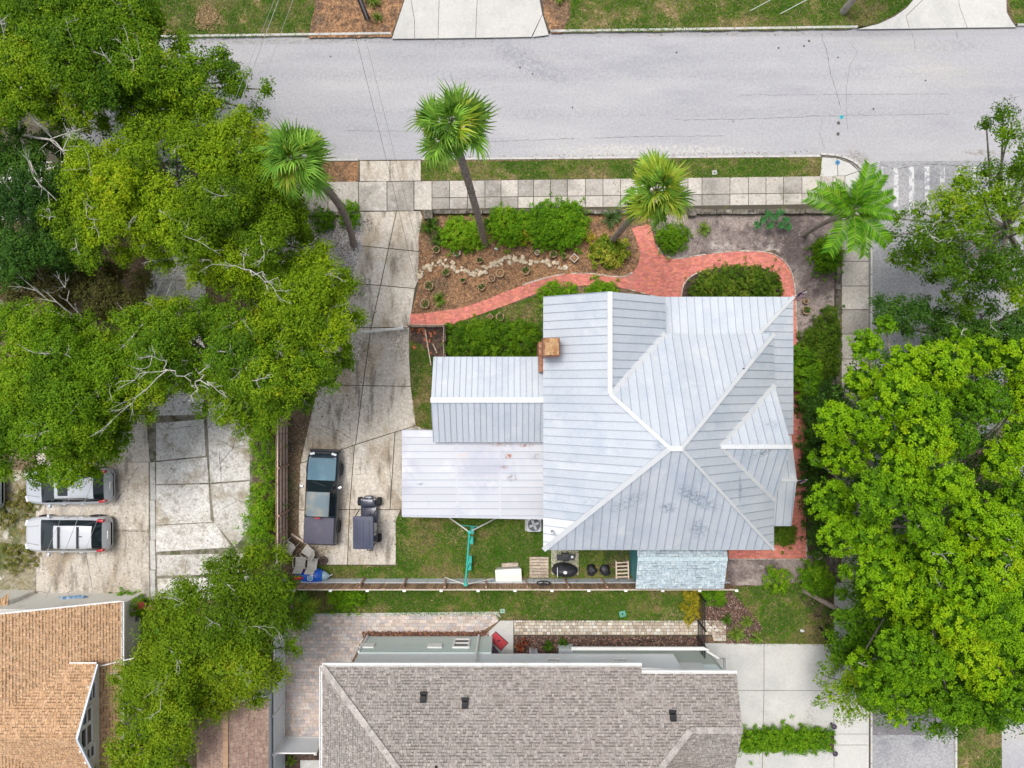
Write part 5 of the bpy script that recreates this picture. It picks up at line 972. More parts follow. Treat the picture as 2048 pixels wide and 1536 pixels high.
# hedges and shrubs
def shrub(name, label, poly, h, pal, seed, puff=(.1, .17), density=34, per=22, leaf=(.09, .045), fbias=.5, fvar=.25, group=None, cat='shrub', spacing=14, lobe=(12, 20), zb=None):
    rs_ = random.Random(seed); g_ = np.random.default_rng(seed); cx = sum(p[0] for p in poly) / len(poly); cy = sum(p[1] for p in poly) / len(poly); b = w(cx, cy, 0)
    t = thing(name, label, cat, (b.x, b.y, ZL), group); xy = lobe_points(poly, spacing, seed) or [(cx, cy)]; md = max(dist_edge(p, poly) for p in xy) or 1; Cs, Rs, Ds, Fs = [], [], [], []; q = MB()
    for x, y in xy:
        e = dist_edge((x, y), poly); z = h * (.45 + .35 * min(1, e / md)) + rs_.uniform(-.1, .1) * h; r = min(rs_.uniform(*lobe), e + 9) * S; c = w(x, y, z); n = max(6, int(density * r * r * 6.3)); d = unit(g_.normal(size=(n, 3))); d[:, 2] = np.abs(d[:, 2]) - .2; d = unit(d)
        C = np.array(c)[None] + d * (r * g_.uniform(.4, 1.1, n) ** .6)[:, None] * np.array([1, 1, .8]); C[:, 2] = np.maximum(C[:, 2], .14)
        n2 = n // 3; C2 = np.array([c.x, c.y, 0]) + np.stack([g_.normal(0, r * .8, n2), g_.normal(0, r * .8, n2), g_.uniform(.15, max(.2, z), n2)], 1); C = np.concatenate([C, C2]); d = np.concatenate([d, np.tile([[0, 0, 1.]], (n2, 1))])
        Cs.append(C); Rs.append(g_.uniform(*puff, n + n2)); Ds.append(d); Fs.append(fbias + fvar * rs_.uniform(-.6, .6) + g_.normal(0, .15, n + n2)); q.tube([(b.x + (c.x - b.x) * .6, b.y + (c.y - b.y) * .6, ZL - .03), c], [.025, .01], 4, False)
    V, T = puffs(np.concatenate(Cs), np.concatenate(Rs), np.concatenate(Ds), per, leaf, pal, np.concatenate(Fs)); link_mesh('foliage', quads_mesh('foliage', V, T, LEAF), t); q.build('stem', M_bark, t); return t
G_f = 'shrubs along the front wall'
shrub('shrub', 'bright green rounded shrub just west of the tall palm trunk', [(886, 455), (915, 440), (960, 450), (968, 480), (940, 496), (895, 492)], 1.1, BUSH, 21, fbias=.62, group=G_f)
shrub('shrub', 'bright green shrub just east of the tall palm trunk', [(978, 428), (1010, 420), (1050, 432), (1055, 470), (1030, 488), (990, 480)], 1.1, BUSH, 22, fbias=.6, group=G_f)
shrub('shrub', 'large round green shrub in the middle of the front bed', [(1058, 430), (1095, 410), (1150, 408), (1170, 440), (1160, 480), (1110, 495), (1065, 480)], 1.4, BUSH, 23, fbias=.45, group=G_f)
shrub('shrub', 'small green shrub by the driveway edge near the gravel garden', [(688, 412), (706, 410), (712, 430), (706, 448), (690, 446)], .9, BUSH, 24, fbias=.5, group=G_f)
shrub('shrub', 'small dark green shrub between the palm trunk and short block wall', [(632, 425), (655, 425), (662, 445), (645, 458), (632, 450)], .9, BUSH * .75, 25, fbias=.45, group=G_f)
shrub('shrub', 'yellow leaved croton in front of the middle shrub', [(1040, 460), (1065, 455), (1072, 472), (1055, 485), (1040, 480)], .8, YELL, 26, fbias=.4, density=20)
shrub('shrub', 'yellow and green variegated shrub at the foot of the path palm', [(1190, 490), (1215, 478), (1250, 480), (1252, 515), (1225, 530), (1190, 525)], .8, np.array([(.08, .16, .012), (.12, .22, .015), (.20, .28, .02), (.46, .46, .06), (.62, .58, .12)]), 27, fbias=.42, fvar=.5, density=18, leaf=(.14, .05))
shrub('shrub', 'small yellow green shrub west of the variegated one', [(1172, 468), (1184, 466), (1186, 482), (1174, 484)], .5, YELL, 28, fbias=.6, density=16)
shrub('shrub', 'dark green shrub east of the path mouth under the palm', [(1315, 470), (1345, 455), (1370, 462), (1368, 490), (1335, 498)], .9, BUSH * .8, 29, fbias=.5)
shrub('hedge', 'oval clipped hedge inside the curve of the brick path', [(1392, 560), (1420, 545), (1480, 538), (1530, 540), (1555, 560), (1560, 590), (1545, 600), (1395, 600), (1385, 585)], 1.0, HEDGE, 30, fbias=.42, fvar=.6, spacing=16, cat='hedge', density=40, puff=(.07, .12), leaf=(.08, .035))
shrub('hedge', 'thick green hedge between the west wing and the brick path', [(898, 655), (960, 648), (1030, 650), (1070, 648), (1072, 700), (1060, 712), (900, 712)], 1.4, BUSH * np.array([.85, .8, .9]), 31, fbias=.42, fvar=.3, spacing=18, cat='hedge', density=30)
shrub('shrub', 'round shrub where the path bends by the gable end', [(1085, 580), (1110, 572), (1145, 574), (1148, 592), (1100, 604), (1082, 600)], .9, BUSH, 32, fbias=.5)
shrub('shrub', 'small round shrub below the gable peak', [(1180, 578), (1200, 568), (1228, 574), (1230, 590), (1185, 592)], .8, BUSH, 33, fbias=.5)
shrub('hedge', 'dark glossy hedge clump beside the low wall and brick path bend', [(1618, 668), (1640, 640), (1665, 612), (1672, 640), (1672, 740), (1640, 770), (1612, 740), (1600, 700)], 1.2, HEDGE * .8, 34, fbias=.4, spacing=16, cat='hedge', leaf=(.13, .04))
shrub('shrub', 'green shrub touching the porch roof on the east side', [(1590, 700), (1618, 700), (1640, 740), (1625, 790), (1595, 800), (1588, 760)], 2.2, BUSH * .85, 35, fbias=.5, spacing=16)
shrub('hedge', 'dense dark green hedge between the brick path and the lime tree', [(1612, 780), (1650, 760), (1690, 800), (1680, 900), (1640, 960), (1640, 1060), (1670, 1100), (1640, 1110), (1618, 1050), (1608, 960), (1618, 880)], 2.2, DARK, 36, fbias=.45, spacing=20, cat='hedge', density=22, puff=(.15, .25), leaf=(.12, .06), lobe=(14, 22))
shrub('shrub', 'leafy bush under the pinnate palm by the side sidewalk', [(1632, 490), (1660, 480), (1678, 505), (1675, 535), (1640, 538)], .8, BUSH * .85, 37, fbias=.5)
shrub('shrub', 'small clipped plant box beside the side porch', [(1550, 1058), (1582, 1058), (1582, 1082), (1550, 1086)], .7, HEDGE, 38, fbias=.4)
shrub('shrub', 'loose bright green shrub in the mulch by the blue shed', [(1530, 1150), (1555, 1142), (1578, 1155), (1570, 1178), (1545, 1180)], .9, BUSH, 39, fbias=.68, density=20)
shrub('shrub', 'green shrub beside the leaning trunk near the neighbour sidewalk', [(1610, 1140), (1635, 1125), (1662, 1150), (1660, 1180), (1630, 1186), (1612, 1170)], 1.3, BUSH, 40, fbias=.5)
shrub('hedge', 'straight green hedge between the two white concrete driveways', [(1482, 1468), (1560, 1462), (1660, 1464), (1664, 1492), (1560, 1502), (1484, 1498)], .9, BUSH, 41, fbias=.52, spacing=15, cat='hedge')
shrub('shrub', 'long bright green vine mass on the wooden fence by the parking court', [(500, 840), (545, 830), (548, 960), (548, 1110), (500, 1130), (492, 1040), (515, 960)], 1.7, BUSH, 42, fbias=.55, fvar=.5, spacing=18, lobe=(12, 20), density=22, puff=(.14, .22))
for i, (x, y) in enumerate(((1384, 1187), (1384, 1205), (1385, 1228))): shrub('shrub', ['small yellow shrub beside the shed end of the picket gate', 'middle yellow shrub beside the black picket gate', 'yellow shrub nearest the paver walk by the gate'][i], [(x - 9, y - 8), (x + 8, y - 8), (x + 9, y + 8), (x - 8, y + 9)], .5, YELL, 50 + i, fbias=.4, density=24, group='yellow shrubs by the gate')
shrub('shrub', 'low weeds growing from the parking court by the white wall', [(230, 1186), (250, 1184), (252, 1196), (232, 1196)], .4, BUSH, 55, fbias=.5)
shrub('shrub', 'potted looking greenery on the deck beside the tan roof', [(258, 1205), (280, 1203), (284, 1222), (262, 1224)], 1.2, BUSH, 56, fbias=.65)
shrub('shrub', 'green weeds at the foot of the board fence on the neighbour side', [(660, 1182), (720, 1182), (725, 1205), (668, 1208)], .6, BUSH, 57, fbias=.5)
shrub('shrub', 'mossy grass tuft mound beside the silver car nose', [(5, 1090), (60, 1090), (70, 1130), (20, 1140)], .3, np.array([(.12, .16, .03), (.18, .22, .04), (.24, .25, .06), (.32, .28, .1), (.4, .34, .15)]), 58, fbias=.5, density=9)
shrub('shrub', 'tawny green weeds between the two silver cars', [(20, 1000), (60, 970), (74, 1010), (40, 1040), (0, 1045)], .3, np.array([(.12, .16, .03), (.18, .22, .04), (.24, .24, .06), (.32, .27, .1), (.4, .33, .15)]), 59, fbias=.5, density=9)
shrub('shrub', 'low green patch in the neighbour mulch bed by the shed', [(1410, 1180), (1440, 1180), (1445, 1200), (1412, 1205)], .4, BUSH, 60, fbias=.5)
# strappy plants
def strappy(name, label, x, y, r, h, n, cols, seed, wd=.035, cat='plant', group=None, droop=.5):
    rs_ = random.Random(seed); b = w(x, y, 0); t = thing(name, label, cat, (b.x, b.y, ZL), group); q = MB(); L0 = r * S
    for i in range(n):
        a = rs_.uniform(0, 6.28); L = L0 * rs_.uniform(.55, 1.1); hh = h * rs_.uniform(.5, 1.1); c = rs_.choice(cols); k = rs_.uniform(.75, 1.25); q.tint = tuple(v * k for v in c); d = Vector((math.cos(a), math.sin(a), 0)); s_ = Vector((-d.y, d.x, 0)); vs = []; off = Vector((b.x, b.y, 0)) + d * rs_.uniform(0, .08)
        for j in range(4): tt = j / 3; p_ = off + d * L * tt + Vector((0, 0, ZL + hh * math.sin(min(1, tt * 1.2) * 2.0) * (1 - droop * tt * tt))); ww = wd * (1 - tt) ** .6 * (.6 if j == 0 else 1) + .002; vs += [p_ + s_ * ww, p_ - s_ * ww]
        q.add(vs, [(0, 1, 3, 2), (2, 3, 5, 4), (4, 5, 7, 6)])
    q.build('leaves', LEAF, t); return t
GR = [(.07, .15, .015), (.11, .2, .02), (.05, .11, .012)]; LG = [(.16, .26, .03), (.22, .3, .05), (.11, .2, .02)]; RD = [(.28, .05, .03), (.35, .12, .05), (.2, .03, .04), (.32, .2, .1)]
for i, (x, y, r, h, n, c, lb, wd) in enumerate([(862, 455, 24, .6, 70, GR, 'strappy green plant clump beside the stone pillar', .03), (880, 480, 20, .55, 55, GR, 'strappy green plant just behind the white ringed pot', .03), (985, 452, 26, .8, 60, [(.04, .09, .012), (.06, .12, .02)], 'dark strappy plant at the base of the tall palm', .03), (1222, 440, 26, .6, 60, [(.06, .12, .03), (.1, .17, .05)], 'strappy plant behind the path palm trunk', .03), (1405, 462, 18, .45, 60, LG, 'pale grassy tuft in the sandy garden', .02), (880, 600, 18, .5, 40, LG, 'spiky yucca near the brick path and driveway', .03),
    (1275, 1110 + 60, 1, .1, 3, GR, '', .02), (757, 40, 12, .4, 40, LG, 'small spiky plant beside the utility pole', .02), (745, 5, 22, .6, 60, LG, 'pale green spiky plant at the top edge by the pole', .03), (1120, 2, 14, .5, 40, LG, 'spiky plant in the mulch east of the driveway across the street', .03), (1040, 1290, 12, .5, 45, RD, 'red leaved bromeliad beside the porch slab', .035), (1050, 1280, 9, .4, 30, RD, 'orange red bromeliad in the house mulch bed', .03), (1095, 1287, 13, .5, 45, GR, 'green strappy plant in the mulch next to the bromeliads', .04), (1125, 1282, 13, .5, 45, GR, 'green strappy plant near the meter box on the green wall', .04),
    (1470, 1265, 20, .4, 60, LG, 'bright fern clump by the corner of the new driveway', .025), (1510, 1272, 18, .4, 55, LG, 'bright fern clump at the point of the mulch bed', .025), (1490, 1240, 16, .4, 50, LG, 'bright fern clump in the middle of the mulch bed', .025), (1450, 1235, 14, .4, 40, GR, 'small fern clump beside the paver walk end', .025), (1650, 1250, 8, .3, 20, GR, 'grass tuft at the neighbour lawn edge', .02), (585, 1515, 12, .5, 40, LG, 'yellow green plant at the fence corner by the stepping pad', .03)]):
    if lb: strappy('plant', lb, x, y, r, h, n, c, 100 + i, wd)
# broad leaf clump in the sandy garden
def rosette_bush(label, spots, seed):
    b = w(*spots[0][:2], 0); t = thing('plant', label, 'plant', (b.x, b.y, ZL)); rs_ = random.Random(seed)
    q = MB()
    for x, y, z in spots:
        c = w(x, y, z); q.tint = (.2, .18, .12)
        for i in range(14):
            a = i * 2.4 + rs_.random(); L = rs_.uniform(.22, .34); k = rs_.uniform(.75, 1.2); q.tint = (.055 * k, .19 * k, .055 * k); d = Vector((math.cos(a), math.sin(a), rs_.uniform(.1, .7))).normalized(); s_ = Vector((-math.sin(a), math.cos(a), 0)); m_ = c + d * L * .5
            q.add([c, m_ + s_ * .055, c + d * L - Vector((0, 0, .04)), m_ - s_ * .055], [(0, 1, 2, 3)])
    q.build('leaves', LEAF, t); q = MB()
    for x, y, z in spots: c = w(x, y, z); q.tube([(b.x + (c.x - b.x) * .5, b.y + (c.y - b.y) * .5, ZL), c], .02, 5)
    q.build('stem', M_bark, t)
rosette_bush('frangipani like shrub with dark green leaf rosettes in the sandy garden', [(1525, 440, .9), (1540, 452, .8), (1515, 450, .7), (1560, 425, 1.1), (1572, 440, .9), (1548, 435, 1.0), (1562, 452, .8), (1535, 428, .9), (1576, 455, .6)], 3)
# ---------------------------------------------------------------- palms
def fan_frond(seed, L=1.0, pet=.75, cols=((.10, .22, .03), (.15, .30, .05))):
    "one fan leaf along +x: petiole then a ring of drooping segments"
    rs_ = random.Random(seed); q = MB(); q.tint = (.16, .20, .05); q.bar((0, 0, 0), (pet, 0, pet * .10), .03, .015); n = 20; br = rs_.uniform(.6, 1.2)
    for i in range(n):
        a = R(-95 + 190 * i / (n - 1)) + rs_.uniform(-.05, .05); l_ = L * (1 - .40 * abs(a / R(95)) ** 2) * rs_.uniform(.85, 1.08); k = rs_.uniform(.75, 1.25); c = cols[0] if rs_.random() < .5 else cols[1]; q.tint = tuple(v * k * br for v in c)
        d = Vector((math.cos(a), math.sin(a), .55 * abs(math.sin(a)))); s_ = Vector((-d.y, d.x, 0)); vs = []
        for j in range(4):
            tt = j / 3; p_ = Vector((pet, 0, pet * .10)) + d * l_ * tt * (1 - .12 * tt) + Vector((0, 0, .10 * tt - .55 * l_ * tt ** 2.2)); ww = (.02, .055, .034, .002)[j]; vs += [p_ + s_ * ww + Vector((0, 0, .012 if j in (1, 2) else 0)), p_ - s_ * ww]
        q.add(vs, [(0, 1, 3, 2), (2, 3, 5, 4), (4, 5, 7, 6)])
    return q.mesh('frond', PALMLEAF)
GC = ((.11, .25, .028), (.20, .37, .045)); YC = ((.26, .38, .03), (.40, .46, .05)); BC = ((.26, .18, .09), (.20, .13, .07))
FR = [fan_frond(i, 1.12, .85, GC) for i in range(7)]; FRY = [fan_frond(10 + i, 1.1, .8, YC) for i in range(3)]; FRB = [fan_frond(20 + i, .75, .5, BC) for i in range(2)]
def fan_palm(label, base, top, ctrl, n, ymix, r0=.17, scale=1.0, seed=1):
    rs_ = random.Random(seed); b = w(base[0], base[1], 0); c = w(*top); t = thing('fan_palm', label, 'palm', (b.x, b.y, ZL), 'fan palms in the front garden')
    pts_ = [b.lerp(c, i / 8) + Vector((ctrl[0], ctrl[1], 0)) * math.sin(math.pi * i / 8) for i in range(9)]; pts_[0].z = ZL - .05
    q = MB(); q.tube([p_.lerp(pts_[min(i + 1, 8)], f) for i, p_ in enumerate(pts_[:-1]) for f in (0, .25, .5, .75)] + [pts_[-1]], [(r0 * (1.25 if i < 2 else 1) * (1 + .05 * (i % 2))) for i in range(33)], 10); q.build('trunk', M_palmbark, t, smooth=True)
    for i in range(n):
        f = i / n; el = R(72 - 118 * f + rs_.uniform(-16, 16)); az = i * 2.399 + rs_.uniform(-.55, .55); yel = rs_.random() < ymix * (.4 + f)
        me = rs_.choice(FRB) if (f > .86 and rs_.random() < .6) else (rs_.choice(FRY) if yel else rs_.choice(FR)); s_ = scale * rs_.uniform(.68, 1.08)
        M = Matrix.Translation(c + Vector((0, 0, rs_.uniform(-.15, .15)))) @ Matrix.Rotation(az, 4, 'Z') @ Matrix.Rotation(-el, 4, 'Y') @ Matrix.Rotation(rs_.uniform(-1.0, 1.0), 4, 'X') @ Matrix.Scale(s_, 4)
        link_mesh('frond', me, t, matrix=M)
    return t
fan_palm('tall green fan palm leaning over the road by the driveway', (970, 490), (903, 255, 11.0), (.15, -.3), 38, .08, seed=1, scale=1.03)
fan_palm('fan palm with curved dark trunk leaning beside the oak', (708, 490), (592, 318, 10.0), (.45, .2), 36, .28, seed=2, scale=1.0)
fan_palm('yellowing fan palm over the mouth of the brick path', (1222, 485), (1312, 385, 9.6), (0, .1), 34, .6, seed=3, scale=.98)
fan_palm('partly hidden fan palm under the lime tree beside the sidewalk', (1706, 1290), (1735, 1320, 2.6), (0, 0), 22, .1, seed=4, scale=.9, r0=.12)
fan_palm('small fan palm squeezed between the feathery tree and paver patio', (585, 1210), (592, 1222, 1.4), (0, 0), 16, .2, seed=5, scale=.8, r0=.1)
def pinnate(seed, L=2.5, cols=((.06, .19, .010), (.15, .33, .014))):
    rs_ = random.Random(seed); q = MB(); pts_ = [Vector((L * t_ * (1 - .13 * t_), 0, .75 * L * (t_ * .62 - t_ ** 2 * .85))) for t_ in [i / 10 for i in range(11)]]; q.tint = (.22, .30, .05); q.tube(pts_, [.032 * (1 - .08 * i) for i in range(11)], 5); n = 56
    for i in range(n):
        tt = .14 + .86 * i / n; f = tt * 10; j = min(9, int(f)); p_ = pts_[j].lerp(pts_[j + 1], f - j); d0 = (pts_[j + 1] - pts_[j]).normalized()
        for sgn in (-1, 1):
            l_ = .62 * (1 - .75 * abs(tt - .42) ** 1.4) * rs_.uniform(.85, 1.1); k = rs_.uniform(.7, 1.25); c = rs_.choice(cols); q.tint = tuple(v * k for v in c)
            d = (d0 * .75 + Vector((0, sgn * 1.0, rs_.uniform(-.05, .35)))).normalized(); dr_ = d * 1.0 + Vector((0, 0, -.45)); s_ = d0 * .026; m_ = p_ + d * l_ * .55; e = m_ + dr_.normalized() * l_ * .5
            q.add([p_ - s_ * .5, p_ + s_ * .5, m_ + s_, m_ - s_, e], [(0, 1, 2, 3), (3, 2, 4)])
    return q.mesh('frond', PALMLEAF)
PF = [pinnate(i) for i in range(4)]; PFY = pinnate(9, 1.9, ((.35, .30, .03), (.42, .30, .04)))
qp = thing('feather_palm', 'bright green feather palm leaning over the corner of the garden', 'palm', w(1605, 472, ZL)); b, c = w(1605, 472, 0), w(1703, 424, 5.3); pts_ = [b.lerp(c, i / 8) + Vector((-.05, .1, 0)) * math.sin(math.pi * i / 8) for i in range(9)]
MB().tube(pts_, [.13, .12, .12, .115, .115, .12, .15, .17, .1], 10).build('trunk', mat('grey_palm_trunk', (.33, .29, .24), [((.2, .17, .14), 5, .45, .65, 5, (1, 1, 5))], .9, bump=.01), qp, smooth=True)
for i, (az, el, s_) in enumerate([(80, 35, .95), (55, 25, .9), (22, 20, .85), (-12, 30, .8), (-50, 22, .95), (-75, 20, .95), (-100, 30, .9), (-125, 18, 1.0), (150, 25, .95), (168, 18, 1.0), (110, 55, .7), (-20, 65, .6), (200, 60, .6), (125, 30, .75)]):
    link_mesh('frond', PF[i % 4], qp, matrix=Matrix.Translation(c) @ Matrix.Rotation(R(az), 4, 'Z') @ Matrix.Rotation(-R(el), 4, 'Y') @ Matrix.Rotation(random.uniform(-.4, .4), 4, 'X') @ Matrix.Scale(s_ * 1.05, 4))
for az in (-70, 130): link_mesh('frond', PFY, qp, matrix=Matrix.Translation(c - Vector((0, 0, .1))) @ Matrix.Rotation(R(az), 4, 'Z') @ Matrix.Rotation(R(12), 4, 'Y'))
# leaning trunk near the neighbour lawn
lt = thing('leaning_trunk', 'leaning grey trunk rising from the mulch over the white sidewalk', 'tree', w(1606, 1180, ZL)); MB().tube([w(1606, 1180, .05), w(1650, 1205, 1.2), w(1690, 1226, 2.3), w(1720, 1250, 3.6), w(1760, 1265, 5)], [.14, .13, .12, .1, .08], 9).build('trunk', M_palmbark, lt, smooth=True)
V, T = puffs(np.array([w(1760 + 12 * math.cos(i), 1265 + 12 * math.sin(i * 1.7), 5.2) for i in range(30)]), np.full(30, .3), np.tile([[0, 0, 1.]], (30, 1)), 30, (.12, .06), BUSH, np.full(30, .4)); link_mesh('crown', quads_mesh('crown', V, T, LEAF), lt)
ct = thing('palm_trunk', 'grey vertical palm trunk on the lawn across the street', 'palm', w(1684, 26, ZL)); pb = w(1684, 26, 0); MB().tube([(pb.x, pb.y, .05), (pb.x + .05, pb.y + .25, 3), (pb.x + .1, pb.y + 3.2, 7)], [.2, .16, .15], 10).build('trunk', mat('grey_trunk2', (.33, .30, .26), [((.2, .18, .15), 4, .5, .7)], .9), ct, smooth=True)
for i in range(9): link_mesh('frond', FR[i % 4], ct, matrix=Matrix.Translation((pb.x + .1, pb.y + 3.2, 7.05)) @ Matrix.Rotation(i * 2.399, 4, 'Z') @ Matrix.Rotation(-R(60 - 7 * i), 4, 'Y'))
# shell gravel, leaf litter, bark
def scatter(name, poly, n, size, cols, seed, z=ZL + .015, flat=.5):
    rs_ = np.random.default_rng(seed); p = pts2(poly, .1); xs = [q[0] for q in p]; ys = [q[1] for q in p]; X = rs_.uniform(min(xs), max(xs), n * 2); Y = rs_.uniform(min(ys), max(ys), n * 2); k = inside_np(X, Y, p); X, Y = X[k][:n], Y[k][:n]; n = len(X)
    P = np.stack([X, Y, np.full(n, z) + rs_.uniform(0, .02, n)], 1); Nn = unit(rs_.normal(0, .5, (n, 3)) + [0, 0, 1]); L = rs_.uniform(size[0], size[1], n); c = np.array(cols)[rs_.integers(0, len(cols), n)] * rs_.uniform(.7, 1.2, (n, 1))
    o = link_mesh(name, quads_mesh(name, leaf_faces(P, Nn, L, L * rs_.uniform(.5, 1, n)), c, TINT)); return stuff(o)
scatter('gravel', [(590, 434), (722, 434), (726, 490), (700, 564), (690, 650), (640, 700), (590, 600)], 12000, (.03, .07), [(.75, .74, .72), (.65, .6, .57), (.5, .42, .38), (.2, .14, .1), (.8, .78, .78)], 1)
scatter('bark_chips', [(838, 430), (1262, 430), (1275, 470), (1275, 530), (1262, 550), (1180, 548), (1100, 556), (1000, 586), (880, 622), (824, 628), (838, 560)], 6000, (.03, .1), [(.30, .17, .09), (.16, .09, .05), (.42, .29, .19), (.22, .12, .06)], 2)
scatter('bark_chips', [(1408, 1176), (1458, 1176), (1522, 1250), (1532, 1288), (1455, 1288), (1408, 1238)], 2500, (.04, .11), [(.26, .15, .11), (.10, .05, .04), (.42, .30, .24), (.16, .08, .06)], 3, z=ZL + .022)
scatter('bark_chips', [(725, 1262), (978, 1262), (978, 1275), (725, 1275)], 1600, (.05, .13), [(.34, .16, .09), (.18, .08, .05), (.10, .05, .04)], 4, z=ZL + .03)
scatter('bark_chips', [(1030, 1272), (1415, 1272), (1415, 1290), (1030, 1305)], 2200, (.04, .11), [(.26, .14, .10), (.10, .05, .04), (.38, .26, .2)], 5, z=ZL + .02)
scatter('leaf_litter', [(-50, 330), (700, 330), (700, 830), (500, 860), (300, 860), (-50, 900)], 16000, (.05, .12), [(.22, .15, .08), (.14, .09, .05), (.30, .22, .12), (.1, .1, .03)], 6)
scatter('leaf_litter', [(555, 830), (620, 835), (602, 930), (600, 1080), (640, 1130), (600, 1155), (552, 1155)], 3500, (.04, .1), [(.22, .15, .10), (.12, .08, .05), (.32, .25, .18), (.08, .1, .03)], 7)
scatter('leaf_litter', [(1300, 432), (1668, 432), (1668, 800), (1600, 800), (1590, 540), (1540, 500), (1340, 515)], 1500, (.03, .08), [(.2, .15, .13), (.4, .33, .27), (.12, .09, .08)], 8, z=ZL + .018)
# ---------------------------------------------------------------- vehicles
def paint(name, c, metal=.3, rough_=.3, layers=(), coat_=.3): return mat(name, c, layers, rough_, metal=metal, coat=coat_, obj=True)
M_tyre = mat('tyre_rubber', (.02, .02, .021), (), .85); M_rim = mat('alloy_rim', (.5, .51, .53), (), .35, metal=.7); M_trim = mat('black_trim', (.025, .026, .028), (), .55)
M_cglass = glass('car_glass', (.012, .02, .024), .05); M_red = mat('tail_lamp_red', (.45, .015, .02), (), .25, coat=.5); M_lamp = mat('head_lamp', (.7, .72, .74), (), .15, coat=.5); M_chrome = mat('chrome', (.7, .7, .72), (), .2, metal=.9)
def wheel(parent, x, y, r, wd):
    M = Matrix.Rotation(R(90), 3, 'X'); q = MB(); q.lathe((0, 0, 0), [(r * .62, -wd / 2), (r * .93, -wd / 2), (r, -wd * .3), (r, wd * .3), (r * .93, wd / 2), (r * .62, wd / 2)], 20); q.v = [tuple(M @ Vector(v) + Vector((x, y, r))) for v in q.v]; wh = q.build('wheel', M_tyre, parent, smooth=True, local=True)
    s_ = 1 if y > 0 else -1; q = MB(); q.lathe((0, 0, 0), [(.03, -.01), (r * .6, 0), (r * .64, .02), (r * .64, -wd * .4)], 18)
    for k in range(5): a = k * 1.2566; q.box((math.cos(a) * r * .35, math.sin(a) * r * .35, -.015), (r * .5, .05, .03), a)
    q.v = [tuple(Matrix.Rotation(R(90), 3, 'X') @ Vector((v[0], v[1], v[2] * s_ * -1)) + Vector((x, y + s_ * (wd / 2 - .03), r))) for v in q.v]; q.build('rim', M_rim, wh, smooth=True, local=True); return wh
def loft(st, tags):
    """st: stations (x, w_roof, z_roof, w_belt, z_belt, w_max, z_low). tags(i,j)->part. returns dict part->MB. 9 points per side"""
    rows = []
    for (x, wr, zr, wb, zb, wm, zl) in st:
        half = [(0, zr), (wr * .55, zr - .004), (wr * .86, zr - .02), (wr, zr - .06 if zr - zb > .2 else zr - .02), (wb, zb), (wm, zb - .12), (wm, zl + .22), (wm * .96, zl)]
        rows.append([(x, y, z) for y, z in half[::-1]] + [(x, -y, z) for y, z in half[1:]])
    out = {}
    for i in range(len(rows) - 1):
        for j in range(14):
            tg = tags(i, j); out.setdefault(tg, MB()).add([rows[i][j], rows[i + 1][j], rows[i + 1][j + 1], rows[i][j + 1]], [(0, 3, 2, 1)])
    for k, r_ in ((0, rows[0]), (1, rows[-1])): n = len(r_); out.setdefault('body', MB()).add(r_, [tuple(range(n)) if k == 0 else tuple(range(n - 1, -1, -1))])
    return out
def weld(o, d=.0005):
    import bmesh
    bm = bmesh.new(); bm.from_mesh(o.data); bmesh.ops.remove_doubles(bm, verts=bm.verts, dist=d); bmesh.ops.recalc_face_normals(bm, faces=bm.faces); bm.to_mesh(o.data); bm.free()
    o.data.polygons.foreach_set('use_smooth', [True] * len(o.data.polygons)); o.data.set_sharp_from_angle(angle=R(35)); return o
def finish(parts, parent, mats):
    res = {}
    for k, q in parts.items():
        nm = k.rsplit('#', 1)[0]; o = q.build(nm, mats[nm], parent, local=True); weld(o); res[k] = o
    return res
